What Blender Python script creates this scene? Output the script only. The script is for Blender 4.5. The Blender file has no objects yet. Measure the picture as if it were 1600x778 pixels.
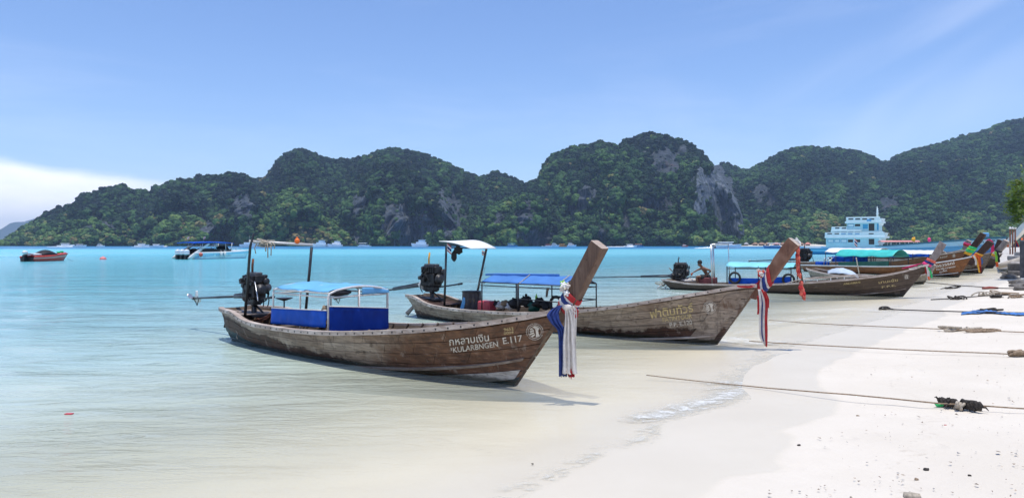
import bpy, bmesh, math, random
import numpy as np
from mathutils import Vector, Matrix, noise
from mathutils.bvhtree import BVHTree

FAST_TEST = False
random.seed(7)
SC = bpy.context.scene
COL = SC.collection
PI = math.pi
rad = math.radians

# ------------------------------------------------------------------ camera
F = 1150.0          # focal length in pixels of the 1600 px wide photograph
HC = 1.9            # eye height above the water
HORIZ = 383.0
cam_d = bpy.data.cameras.new('camera')
cam = bpy.data.objects.new('camera', cam_d)
COL.objects.link(cam)
cam.location = (0, 0, HC)
cam.rotation_euler = (rad(90), 0, 0)
cam_d.sensor_width = 36.0
cam_d.lens = F / 1600.0 * 36.0
cam_d.shift_y = -(389.0 - HORIZ) / 1600.0
cam_d.clip_start = 0.1
cam_d.clip_end = 30000
SC.camera = cam

# ------------------------------------------------------------------ render look
SC.view_settings.view_transform = 'Standard'
SC.view_settings.look = 'None'
SC.view_settings.gamma = 1.0
SC.view_settings.exposure = 0.31
SC.cycles.use_denoising = True
SC.cycles.max_bounces = 8
SC.cycles.transparent_max_bounces = 12
SC.cycles.volume_bounces = 0

# ------------------------------------------------------------------ sky and sun
SUN_AZ = rad(155)        # nearly overhead, a little behind the viewer's right shoulder
SUN_EL = rad(84.5)
world = bpy.data.worlds.new('World')
SC.world = world
world.use_nodes = True
wt = world.node_tree
wt.nodes.clear()


def N(t, typ, **kw):
    n = t.nodes.new(typ)
    for k, v in kw.items():
        if k == 'inp':
            for a, b in v.items():
                n.inputs[a].default_value = b
        else:
            setattr(n, k, v)
    return n


def math_node(t, op, a, b=None, c=None, clamp=False):
    n = t.nodes.new('ShaderNodeMath')
    n.operation = op
    n.use_clamp = clamp
    for i, v in enumerate((a, b, c)):
        if v is None:
            continue
        if isinstance(v, (int, float)):
            n.inputs[i].default_value = v
        else:
            t.links.new(v, n.inputs[i])
    return n.outputs[0]


def sstep(t, v, lo, hi):
    n = t.nodes.new('ShaderNodeMapRange')
    n.interpolation_type = 'SMOOTHSTEP'
    n.inputs['From Min'].default_value = lo
    n.inputs['From Max'].default_value = hi
    t.links.new(v, n.inputs['Value'])
    return n.outputs['Result']


def mixc(t, fac, a, b, blend='MIX'):
    n = t.nodes.new('ShaderNodeMix')
    n.data_type = 'RGBA'
    n.blend_type = blend
    for i, v in ((0, fac), (6, a), (7, b)):
        if isinstance(v, (int, float)):
            n.inputs[i].default_value = v
        elif isinstance(v, tuple):
            n.inputs[i].default_value = v if len(v) == 4 else v + (1,)
        else:
            t.links.new(v, n.inputs[i])
    return n.outputs[2]


def noise_node(t, vec, scale, detail=4, rough=.55, dist=0.0):
    n = t.nodes.new('ShaderNodeTexNoise')
    n.inputs['Scale'].default_value = scale
    n.inputs['Detail'].default_value = detail
    n.inputs['Roughness'].default_value = rough
    n.inputs['Distortion'].default_value = dist
    if vec is not None:
        t.links.new(vec, n.inputs['Vector'])
    return n.outputs['Fac']


def mapping(t, vec, scale=(1, 1, 1), rot=(0, 0, 0), loc=(0, 0, 0)):
    n = t.nodes.new('ShaderNodeMapping')
    n.inputs['Scale'].default_value = scale
    n.inputs['Rotation'].default_value = rot
    n.inputs['Location'].default_value = loc
    t.links.new(vec, n.inputs['Vector'])
    return n.outputs[0]


def ramp(t, fac, stops):
    n = t.nodes.new('ShaderNodeValToRGB')
    el = n.color_ramp.elements
    while len(el) < len(stops):
        el.new(0.5)
    for e, (p, c) in zip(el, stops):
        e.position = p
        e.color = tuple(c) + (1,) if len(c) == 3 else c
    t.links.new(fac, n.inputs[0])
    return n.outputs[0]


def build_world():
    t = wt
    sky = N(t, 'ShaderNodeTexSky')
    sky.sky_type = 'NISHITA'
    sky.sun_disc = False
    sky.sun_elevation = SUN_EL
    sky.sun_rotation = SUN_AZ
    sky.altitude = 0
    sky.air_density = 1.0
    sky.dust_density = 0.15
    sky.ozone_density = 1.6
    tc = N(t, 'ShaderNodeTexCoord')
    sep = N(t, 'ShaderNodeSeparateXYZ')
    t.links.new(tc.outputs['Generated'], sep.inputs[0])
    x, y, z = sep.outputs
    az = math_node(t, 'MULTIPLY', math_node(t, 'ARCTAN2', x, y), 57.2958)
    el = math_node(t, 'MULTIPLY', math_node(t, 'ARCSINE', z), 57.2958)
    # the blue leans to violet the way the photograph's does
    base = mixc(t, 1.0, sky.outputs[0], (.87, .96, 1.18), 'MULTIPLY')
    cv = N(t, 'ShaderNodeCombineXYZ')
    t.links.new(az, cv.inputs[0])
    t.links.new(el, cv.inputs[1])
    ae = cv.outputs[0]
    # bank of cloud low over the sea on the left
    n1 = noise_node(t, mapping(t, ae, (.12, .5, 1)), 1.0, 5, .5)
    e1 = math_node(t, 'ADD', el, math_node(t, 'MULTIPLY', math_node(t, 'SUBTRACT', n1, .5), -1.6))
    slope = math_node(t, 'ADD', e1, math_node(t, 'MULTIPLY', math_node(t, 'ADD', az, 34), .09))
    b = sstep(t, slope, 5.7, 4.7)
    b = math_node(t, 'MULTIPLY', b, sstep(t, az, -20, -30))
    n2 = noise_node(t, mapping(t, ae, (.5, 1.1, 1)), 1.0, 4, .5)
    b = math_node(t, 'MULTIPLY', b, math_node(t, 'ADD', math_node(t, 'MULTIPLY', n2, .35), .68), clamp=True)
    # thin streaks climbing to the right
    rot = mapping(t, ae, (1, 1, 1), (0, 0, rad(-26)), (0, 0, 0))
    st = noise_node(t, mapping(t, rot, (.035, .17, 1), loc=(3.1, 1.7, 0)), 1.0, 3, .5, .5)
    sepr = N(t, 'ShaderNodeSeparateXYZ')
    t.links.new(rot, sepr.inputs[0])
    band = math_node(t, 'MULTIPLY', sstep(t, sepr.outputs[1], -12.0, -5.5), sstep(t, sepr.outputs[1], 4.0, -2.0))
    st2 = math_node(t, 'MULTIPLY', sstep(t, st, .36, .80), math_node(t, 'MULTIPLY', sstep(t, az, 12, 27), band))
    st2 = math_node(t, 'MULTIPLY', st2, .24)
    # very faint veil elsewhere
    vl = noise_node(t, mapping(t, ae, (.03, .16, 1), loc=(9, 4, 0)), 1.0, 5, .6, .4)
    vl = math_node(t, 'MULTIPLY', sstep(t, vl, .42, .8), .10)
    cl = math_node(t, 'MAXIMUM', math_node(t, 'MAXIMUM', b, st2), vl)
    colr = mixc(t, cl, base, (9.9, 9.9, 10.3))
    bg = N(t, 'ShaderNodeBackground')
    bg.inputs['Strength'].default_value = 0.125
    t.links.new(colr, bg.inputs[0])
    out = N(t, 'ShaderNodeOutputWorld')
    t.links.new(bg.outputs[0], out.inputs[0])


build_world()
sun_d = bpy.data.lights.new('sun', 'SUN')
sun_d.energy = 3.3
sun_d.angle = rad(0.53)
sun_d.color = (1.0, .955, .87)
sun = bpy.data.objects.new('sun', sun_d)
COL.objects.link(sun)
sdir = Vector((math.sin(SUN_AZ) * math.cos(SUN_EL), math.cos(SUN_AZ) * math.cos(SUN_EL), math.sin(SUN_EL)))
sun.rotation_euler = (-sdir).to_track_quat('-Z', 'Y').to_euler()
sun.location = (0, 0, 400)


# ------------------------------------------------------------------ helpers
def P(px, py, D):
    """world point at depth D that the photograph shows at pixel px, py"""
    return Vector(((px - 800.0) / F * D, D, HC - (py - HORIZ) / F * D))


def G(px, py, z=0.0):
    """point of the level z that the photograph shows at pixel px, py"""
    D = (HC - z) * F / (py - HORIZ)
    return Vector(((px - 800.0) / F * D, D, z))


def smooth(a, b, x):
    t = min(1, max(0, (x - a) / (b - a)))
    return t * t * (3 - 2 * t)


def interp(pts, x):
    if x <= pts[0][0]:
        return pts[0][1]
    for (x0, y0), (x1, y1) in zip(pts, pts[1:]):
        if x <= x1:
            return y0 + (y1 - y0) * (x - x0) / (x1 - x0)
    return pts[-1][1]


def cinterp(pts, x):
    """smooth (Catmull-Rom) interpolation"""
    n = len(pts)
    if x <= pts[0][0]:
        return pts[0][1]
    if x >= pts[-1][0]:
        return pts[-1][1]
    for i in range(n - 1):
        if x <= pts[i + 1][0]:
            break
    x1, y1 = pts[i]
    x2, y2 = pts[i + 1]
    m1 = (y2 - pts[i - 1][1]) / (x2 - pts[i - 1][0]) if i > 0 else (y2 - y1) / (x2 - x1)
    m2 = (pts[i + 2][1] - y1) / (pts[i + 2][0] - x1) if i + 2 < n else (y2 - y1) / (x2 - x1)
    h = x2 - x1
    t = (x - x1) / h
    return ((2 * t**3 - 3 * t**2 + 1) * y1 + (t**3 - 2 * t**2 + t) * h * m1 +
            (-2 * t**3 + 3 * t**2) * y2 + (t**3 - t**2) * h * m2)


def link(o, parent=None):
    COL.objects.link(o)
    if parent is not None:
        o.parent = parent
    return o


def tag(o, label=None, cat=None, group=None, kind=None):
    if label:
        o['label'] = label
    if cat:
        o['category'] = cat
    if group:
        o['group'] = group
    if kind:
        o['kind'] = kind
    return o


def empty(name, loc=(0, 0, 0), rz=0.0):
    o = bpy.data.objects.new(name, None)
    o.empty_display_size = .3
    COL.objects.link(o)
    o.location = loc
    o.rotation_euler = (0, 0, rz)
    return o


class MB:
    """collects shapes for one mesh object"""

    def __init__(s):
        s.v, s.f, s.mi, s.uv, s.cur, s.sm = [], [], [], {}, 0, []
        s.smooth = False

    def add(s, vs, fs, uvs=None):
        b = len(s.v)
        s.v += [tuple(v) for v in vs]
        for f in fs:
            if uvs:
                s.uv[len(s.f)] = [uvs[i] for i in f]
            s.f.append(tuple(i + b for i in f))
            s.mi.append(s.cur)
            s.sm.append(s.smooth)
        return s

    def quadbox(s, p8):
        """8 corners: bottom 4 (ccw) then top 4"""
        return s.add(p8, [(3, 2, 1, 0), (4, 5, 6, 7), (0, 1, 5, 4), (1, 2, 6, 5), (2, 3, 7, 6), (3, 0, 4, 7)])

    def box(s, c, sz, M=None):
        x, y, z = (v / 2 for v in sz)
        p = [Vector((a, b, d)) for d in (-z, z) for a, b in ((-x, -y), (x, -y), (x, y), (-x, y))]
        if M is not None:
            p = [M @ q for q in p]
        return s.quadbox([q + Vector(c) for q in p])

    def bbox(s, c, sz, bev=.02, M=None):
        """box with chamfered edges"""
        x, y, z = (v / 2 for v in sz)
        b = min(bev, x * .9, y * .9, z * .9)
        vs, fs = [], []
        bm = bmesh.new()
        bmesh.ops.create_cube(bm, size=1)
        for v in bm.verts:
            v.co = Vector((v.co.x * sz[0], v.co.y * sz[1], v.co.z * sz[2]))
        bmesh.ops.bevel(bm, geom=bm.edges[:], offset=b, segments=1, affect='EDGES')
        for v in bm.verts:
            q = v.co.copy()
            if M is not None:
                q = M @ q
            vs.append(q + Vector(c))
        bm.verts.index_update()
        fs = [tuple(v.index for v in f.verts) for f in bm.faces]
        bm.free()
        return s.add(vs, fs)

    def tube(s, pts, r, n=8, cap=True, closed=False, flat=1.0):
        pts = [Vector(p) for p in pts]
        m = len(pts)
        rr = r if isinstance(r, (list, tuple)) else [r] * m
        vs, fs = [], []
        up = None
        for i, p in enumerate(pts):
            a = pts[(i - 1) % m] if (i > 0 or closed) else p
            b = pts[(i + 1) % m] if (i < m - 1 or closed) else p
            d = (b - a)
            d = d.normalized() if d.length > 1e-9 else Vector((0, 0, 1))
            if up is None:
                up = Vector((0, 0, 1)) if abs(d.z) < .9 else Vector((1, 0, 0))
            sd = d.cross(up)
            sd = sd.normalized() if sd.length > 1e-6 else Vector((1, 0, 0))
            up = sd.cross(d).normalized()
            for k in range(n):
                an = 2 * PI * k / n
                vs.append(p + (sd * math.cos(an) + up * math.sin(an) * flat) * rr[i])
        for i in range(m if closed else m - 1):
            j = (i + 1) % m
            for k in range(n):
                l = (k + 1) % n
                fs.append((i * n + k, i * n + l, j * n + l, j * n + k))
        if cap and not closed:
            fs.append(tuple(range(n - 1, -1, -1)))
            fs.append(tuple((m - 1) * n + k for k in range(n)))
        sm = s.smooth
        s.smooth = n > 5
        s.add(vs, fs)
        s.smooth = sm
        return s

    def lathe(s, prof, c=(0, 0, 0), axis=(0, 0, 1), n=16, cap=True):
        """prof = [(radius, height)] along axis from c"""
        ax = Vector(axis).normalized()
        u = ax.cross(Vector((0, 0, 1)) if abs(ax.z) < .9 else Vector((1, 0, 0))).normalized()
        w = ax.cross(u)
        vs, fs = [], []
        c = Vector(c)
        for r, h in prof:
            for k in range(n):
                a = 2 * PI * k / n
                vs.append(c + ax * h + (u * math.cos(a) + w * math.sin(a)) * r)
        for i in range(len(prof) - 1):
            for k in range(n):
                l = (k + 1) % n
                fs.append((i * n + k, i * n + l, (i + 1) * n + l, (i + 1) * n + k))
        if cap:
            fs.append(tuple(range(n - 1, -1, -1)))
            fs.append(tuple((len(prof) - 1) * n + k for k in range(n)))
        sm = s.smooth
        s.smooth = True
        s.add(vs, fs)
        s.smooth = sm
        return s

    def ball(s, c, r, n=10, sq=(1, 1, 1), jit=0.0, seed=0):
        vs, fs = [], []
        m = max(4, n // 2)
        for i in range(m + 1):
            ph = PI * i / m
            for k in range(n):
                th = 2 * PI * k / n
                d = Vector((math.sin(ph) * math.cos(th), math.sin(ph) * math.sin(th), math.cos(ph)))
                q = r
                if jit:
                    q *= 1 + jit * noise.noise(d * 2.1 + Vector((seed, seed * .7, 3)))
                vs.append(Vector(c) + Vector((d.x * sq[0], d.y * sq[1], d.z * sq[2])) * q)
        for i in range(m):
            for k in range(n):
                l = (k + 1) % n
                fs.append((i * n + k, (i + 1) * n + k, (i + 1) * n + l, i * n + l))
        sm = s.smooth
        s.smooth = True
        s.add(vs, fs)
        s.smooth = sm
        return s

    def grid(s, fn, nu, nv, uvfn=None, flip=False):
        """fn(i/nu, j/nv) -> point"""
        vs, fs, uvs = [], [], []
        for i in range(nu + 1):
            for j in range(nv + 1):
                vs.append(fn(i / nu, j / nv))
                if uvfn:
                    uvs.append(uvfn(i / nu, j / nv))
        w = nv + 1
        for i in range(nu):
            for j in range(nv):
                q = (i * w + j, (i + 1) * w + j, (i + 1) * w + j + 1, i * w + j + 1)
                fs.append(q[::-1] if flip else q)
        s.add(vs, fs, uvs if uvfn else None)
        return s

    def slab(s, fn, nu, nv, th=.01, uvfn=None):
        """cloth or board: the surface fn and a second one th behind it (along z unless fn gives (p, n))"""
        vs, uvs = [], []
        P0 = [[fn(i / nu, j / nv) for j in range(nv + 1)] for i in range(nu + 1)]
        for side in (0, 1):
            for i in range(nu + 1):
                for j in range(nv + 1):
                    i0, i1 = max(0, i - 1), min(nu, i + 1)
                    j0, j1 = max(0, j - 1), min(nv, j + 1)
                    n = (Vector(P0[i1][j]) - Vector(P0[i0][j])).cross(Vector(P0[i][j1]) - Vector(P0[i][j0]))
                    n = n.normalized() if n.length > 1e-9 else Vector((0, 0, 1))
                    vs.append(Vector(P0[i][j]) + n * (th / 2 if side == 0 else -th / 2))
                    uvs.append(uvfn(i / nu, j / nv) if uvfn else (i / nu, j / nv))
        w = nv + 1
        o = (nu + 1) * w
        fs = []
        for i in range(nu):
            for j in range(nv):
                q = (i * w + j, (i + 1) * w + j, (i + 1) * w + j + 1, i * w + j + 1)
                fs.append(q)
                fs.append(tuple(k + o for k in q[::-1]))
        for i in range(nu):
            a, b = i * w, (i + 1) * w
            fs.append((b, a, a + o, b + o))
            a, b = i * w + nv, (i + 1) * w + nv
            fs.append((a, b, b + o, a + o))
        for j in range(nv):
            a, b = j, j + 1
            fs.append((a, b, b + o, a + o))
            a, b = nu * w + j, nu * w + j + 1
            fs.append((b, a, a + o, b + o))
        s.add(vs, fs, uvs)
        return s

    def build(s, name, mats, parent=None, fix=False):
        me = bpy.data.meshes.new(name)
        me.from_pydata(s.v, [], s.f)
        if not isinstance(mats, (list, tuple)):
            mats = [mats]
        for m in mats:
            me.materials.append(m)
        me.polygons.foreach_set('material_index', s.mi)
        me.polygons.foreach_set('use_smooth', s.sm)
        if s.uv:
            ul = me.uv_layers.new(name='UVMap')
            for p in me.polygons:
                u = s.uv.get(p.index)
                if u:
                    for li, q in zip(p.loop_indices, u):
                        ul.data[li].uv = q
        me.update()
        if fix:
            bm = bmesh.new()
            bm.from_mesh(me)
            bmesh.ops.recalc_face_normals(bm, faces=bm.faces[:])
            bm.to_mesh(me)
            bm.free()
        o = bpy.data.objects.new(name, me)
        return link(o, parent)


# ------------------------------------------------------------------ materials
def new_mat(name):
    m = bpy.data.materials.new(name)
    m.use_nodes = True
    t = m.node_tree
    t.nodes.clear()
    out = N(t, 'ShaderNodeOutputMaterial')
    b = N(t, 'ShaderNodeBsdfPrincipled')
    t.links.new(b.outputs[0], out.inputs[0])
    return m, t, b, out


def bump(t, b, h, strength=.3, dist=.02):
    n = N(t, 'ShaderNodeBump')
    n.inputs['Strength'].default_value = strength
    n.inputs['Distance'].default_value = dist
    t.links.new(h, n.inputs['Height'])
    t.links.new(n.outputs[0], b.inputs['Normal'])
    return n


def plain(name, c, rough=.6, metal=0.0, var=.25, scale=6.0, dirt=None, bmp=.15, spec=.5, coat=0.0):
    """painted / cloth / metal surface with worn, uneven colour"""
    m, t, b, out = new_mat(name)
    tc = N(t, 'ShaderNodeTexCoord')
    v = tc.outputs['Object']
    n1 = noise_node(t, v, scale, 6, .6)
    n2 = noise_node(t, v, scale * 7, 4, .6)
    dk = tuple(x * (1 - var) for x in c)
    lt = tuple(min(1, x * (1 + var * .5)) for x in c)
    col = mixc(t, sstep(t, n1, .3, .7), dk, lt)
    if dirt:
        col = mixc(t, math_node(t, 'MULTIPLY', sstep(t, n2, .52, .72), sstep(t, n1, .35, .65)), col, dirt)
    t.links.new(col, b.inputs['Base Color'])
    b.inputs['Roughness'].default_value = rough
    b.inputs['Metallic'].default_value = metal
    b.inputs['Specular IOR Level'].default_value = spec
    b.inputs['Coat Weight'].default_value = coat
    if bmp:
        bump(t, b, n2, bmp, .01)
    return m


# ------------------------------------------------------------------ shoreline
DRY = [(900, 960), (1040, 830), (1110, 778), (1140, 750), (1230, 740), (1215, 725), (1240, 705), (1235, 685), (1215, 676), (1275, 664),
       (1308, 650), (1314, 637), (1307, 624), (1284, 610), (1279, 593), (1284, 581), (1301, 573), (1310, 564),
       (1330, 560), (1344, 550), (1372, 539), (1381, 533), (1414, 522), (1420, 515), (1457, 504), (1482, 494),
       (1471, 484), (1494, 477), (1512, 469), (1528, 461), (1548, 452), (1570, 443), (1590, 436)]
dry_w = [tuple(G(a, b)[:2]) for a, b in DRY]
# carried on behind the viewer and away along the beach
dry_w = [(-9.0, -40.0), (-4.0, -12.0), (-1.2, 0.0)] + dry_w + [(44, 60), (90, 130), (200, 300)]


def sdist(pts):
    """signed distance (+ = dry side, right of the line) for an array of xy points"""
    pts = np.asarray(pts, float)
    best = np.full(len(pts), 1e9)
    sgn = np.ones(len(pts))
    L = np.array(dry_w)
    for a, b in zip(L[:-1], L[1:]):
        d = b - a
        l2 = d @ d
        r = pts - a
        tt = np.clip((r @ d) / l2, 0, 1)
        q = r - tt[:, None] * d
        dist = np.hypot(q[:, 0], q[:, 1])
        cr = d[0] * r[:, 1] - d[1] * r[:, 0]
        m = dist < best - 1e-9
        best = np.where(m, dist, best)
        sgn = np.where(m, np.where(cr < 0, 1.0, -1.0), sgn)
    return best * sgn


def polydist(pts, line):
    pts = np.asarray(pts, float)
    best = np.full(len(pts), 1e9)
    for a, b in zip(line[:-1], line[1:]):
        a, b = np.array(a), np.array(b)
        d = b - a
        r = pts - a
        tt = np.clip((r @ d) / max(d @ d, 1e-9), 0, 1)
        q = r - tt[:, None] * d
        best = np.minimum(best, np.hypot(q[:, 0], q[:, 1]))
    return best


def sand_z(s):
    """height of the sand for a signed distance from the wet line"""
    s = np.asarray(s, float)
    return np.where(s > 0, .030 + .05 * s - .0006 * np.minimum(s, 40) ** 2,
                    np.where(s > -1.2, .030 + .030 * s, -.006 + .065 * (s + 1.2)))


def attr(me, name, arr):
    a = me.attributes.new(name, 'FLOAT', 'POINT')
    a.data.foreach_set('value', np.asarray(arr, np.float32))


def grid_mesh(name, X, Y, Z, mat, smooth=True):
    nu, nv = X.shape
    co = np.stack([X, Y, Z], -1).reshape(-1, 3)
    idx = np.arange(nu * nv).reshape(nu, nv)
    f = np.stack([idx[:-1, :-1], idx[1:, :-1], idx[1:, 1:], idx[:-1, 1:]], -1).reshape(-1, 4)
    me = bpy.data.meshes.new(name)
    me.vertices.add(len(co))
    me.vertices.foreach_set('co', co.ravel())
    me.loops.add(f.size)
    me.loops.foreach_set('vertex_index', f.ravel())
    me.polygons.add(len(f))
    me.polygons.foreach_set('loop_start', np.arange(len(f)) * 4)
    me.update(calc_edges=True)
    me.polygons.foreach_set('use_smooth', [smooth] * len(f))
    me.materials.append(mat)
    me.validate()
    o = bpy.data.objects.new(name, me)
    COL.objects.link(o)
    return o


def vnoise(x, y, seed=0.0):
    return np.array([noise.noise(Vector((a, b, seed))) for a, b in zip(x.ravel(), y.ravel())]).reshape(x.shape)


# ------------------------------------------------------------------ sand
def sand_material():
    m, t, b, out = new_mat('sand')
    geo = N(t, 'ShaderNodeNewGeometry')
    pos = geo.outputs['Position']
    sd = N(t, 'ShaderNodeAttribute', attribute_name='sd').outputs['Fac']
    n_edge = noise_node(t, pos, 1.6, 4, .5)
    e = math_node(t, 'ADD', sd, math_node(t, 'MULTIPLY', math_node(t, 'SUBTRACT', n_edge, .5), .25))
    wet = sstep(t, e, .05, -.06)
    n1 = noise_node(t, pos, .6, 5, .6)
    n2 = noise_node(t, pos, 14, 6, .65)
    n3 = noise_node(t, pos, 160, 3, .7)
    dry = mixc(t, sstep(t, n1, .3, .7), (.650, .590, .50), (.70, .64, .55))
    dry = mixc(t, math_node(t, 'MULTIPLY', sstep(t, n3, .58, .78), .55), dry, (.48, .43, .38))
    dry = mixc(t, math_node(t, 'MULTIPLY', sstep(t, n2, .6, .8), .22), dry, (.55, .50, .44))
    wetc = mixc(t, sstep(t, n1, .3, .7), (.62, .56, .455), (.655, .595, .49))
    wetc = mixc(t, math_node(t, 'MULTIPLY', sstep(t, n3, .58, .78), .25), wetc, (.42, .38, .33))
    under = mixc(t, sstep(t, n1, .3, .7), (.68, .61, .47), (.74, .67, .525))
    wetc = mixc(t, sstep(t, e, -1.5, -2.6), wetc, under)
    col = mixc(t, wet, dry, wetc)
    t.links.new(col, b.inputs['Base Color'])
    r = math_node(t, 'SUBTRACT', .95, math_node(t, 'MULTIPLY', wet, .50))
    t.links.new(r, b.inputs['Roughness'])
    sp = math_node(t, 'ADD', .10, math_node(t, 'MULTIPLY', wet, .15))
    t.links.new(sp, b.inputs['Specular IOR Level'])
    hn = math_node(t, 'ADD', math_node(t, 'MULTIPLY', n2, .6), math_node(t, 'MULTIPLY', n3, .25))
    vo = N(t, 'ShaderNodeTexVoronoi', feature='SMOOTH_F1')
    vo.inputs['Scale'].default_value = 1.7
    vo.inputs['Smoothness'].default_value = .25
    t.links.new(mapping(t, pos, (1.6, 1.0, 1), (0, 0, rad(35))), vo.inputs['Vector'])
    foot = math_node(t, 'MULTIPLY', sstep(t, vo.outputs['Distance'], .24, .05), sstep(t, noise_node(t, pos, .45, 3, .6), .47, .60))
    hn = math_node(t, 'SUBTRACT', hn, math_node(t, 'MULTIPLY', foot, 1.3))
    lines = noise_node(t, mapping(t, pos, (1, 1, 1)), .8, 4, .6)
    tl = math_node(t, 'ABSOLUTE', math_node(t, 'SUBTRACT', math_node(t, 'ADD', sd, math_node(t, 'MULTIPLY', lines, 1.2)), 1.55))
    tide = math_node(t, 'MULTIPLY', sstep(t, tl, .10, .0), math_node(t, 'MULTIPLY', sstep(t, n2, .50, .66), .35))
    col = mixc(t, tide, col, (.42, .35, .27))
    t.links.new(col, b.inputs['Base Color'])
    hn = math_node(t, 'MULTIPLY', hn, math_node(t, 'SUBTRACT', 1.0, math_node(t, 'MULTIPLY', wet, .85)))
    bump(t, b, hn, .55, .03)
    return m


def make_sand():
    m = sand_material()
    # a sheet of its own fineness near the viewer, ever coarser away; one grid
    xs = np.concatenate([[-400, -150, -60, -30, -18], np.arange(-12, 16, .13), np.arange(16, 40, .5), [45, 55, 80, 130, 260, 600]])
    ys = np.concatenate([[-300, -100, -40, -15, -6, -2, 0, 1.5, 3], np.arange(4, 20, .11), np.arange(20, 50, .35), [52, 60, 75, 100, 150, 300, 700]])
    X, Y = np.meshgrid(xs, ys, indexing='ij')
    s = sdist(np.stack([X.ravel(), Y.ravel()], -1)).reshape(X.shape)
    Z = sand_z(s)
    near = np.clip((60 - np.hypot(X, Y)) / 30, 0, 1)
    Z = Z + near * np.where(s > .1, np.clip((s - .1) * 2, 0, 1), 0) * (.018 * vnoise(X * 1.1, Y * 1.1) + .012 * vnoise(X * 3.7, Y * 3.7, 5) + .006 * vnoise(X * 8.0, Y * 8.0, 9))
    Z = np.minimum(Z, 2.2)
    Z = np.maximum(Z, -7)
    o = grid_mesh('beach_sand', X, Y, Z, m)
    attr(o.data, 'sd', s.ravel())
    tag(o, 'pale sand beach sloping from dry white sand into the shallow water', kind='structure')
    return o


# ------------------------------------------------------------------ sea
FOAM = [  # px, py polylines on the water, half width in metres, strength
    ([(1005, 652), (1060, 640), (1110, 626), (1150, 612), (1185, 596), (1215, 580), (1250, 572)], .20, 1.0),
    ([(1165, 608), (1200, 588), (1225, 574), (1235, 560)], .50, .85),
    ([(675, 684), (715, 693), (765, 707)], .035, .55),
    ([(1125, 534), (1150, 528), (1180, 536), (1205, 533)], .30, .85),
    ([(1195, 507), (1240, 500), (1290, 494)], .22, .65),
    ([(1265, 486), (1330, 482), (1400, 487)], .25, .65),
    ([(1290, 583), (1255, 585), (1225, 590)], .10, .5),
    ([(640, 486), (665, 492), (690, 494), (720, 502)], .14, .7),
    ([(1030, 455), (1060, 458), (1100, 462), (1150, 466)], .14, .7),
    ([(1430, 452), (1480, 449), (1520, 444)], .3, .65),
    ([(1190, 512), (1150, 520), (1110, 531)], .16, .6),
    ([(1180, 464), (1260, 470), (1340, 470), (1400, 470)], .09, .5),
]


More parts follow.
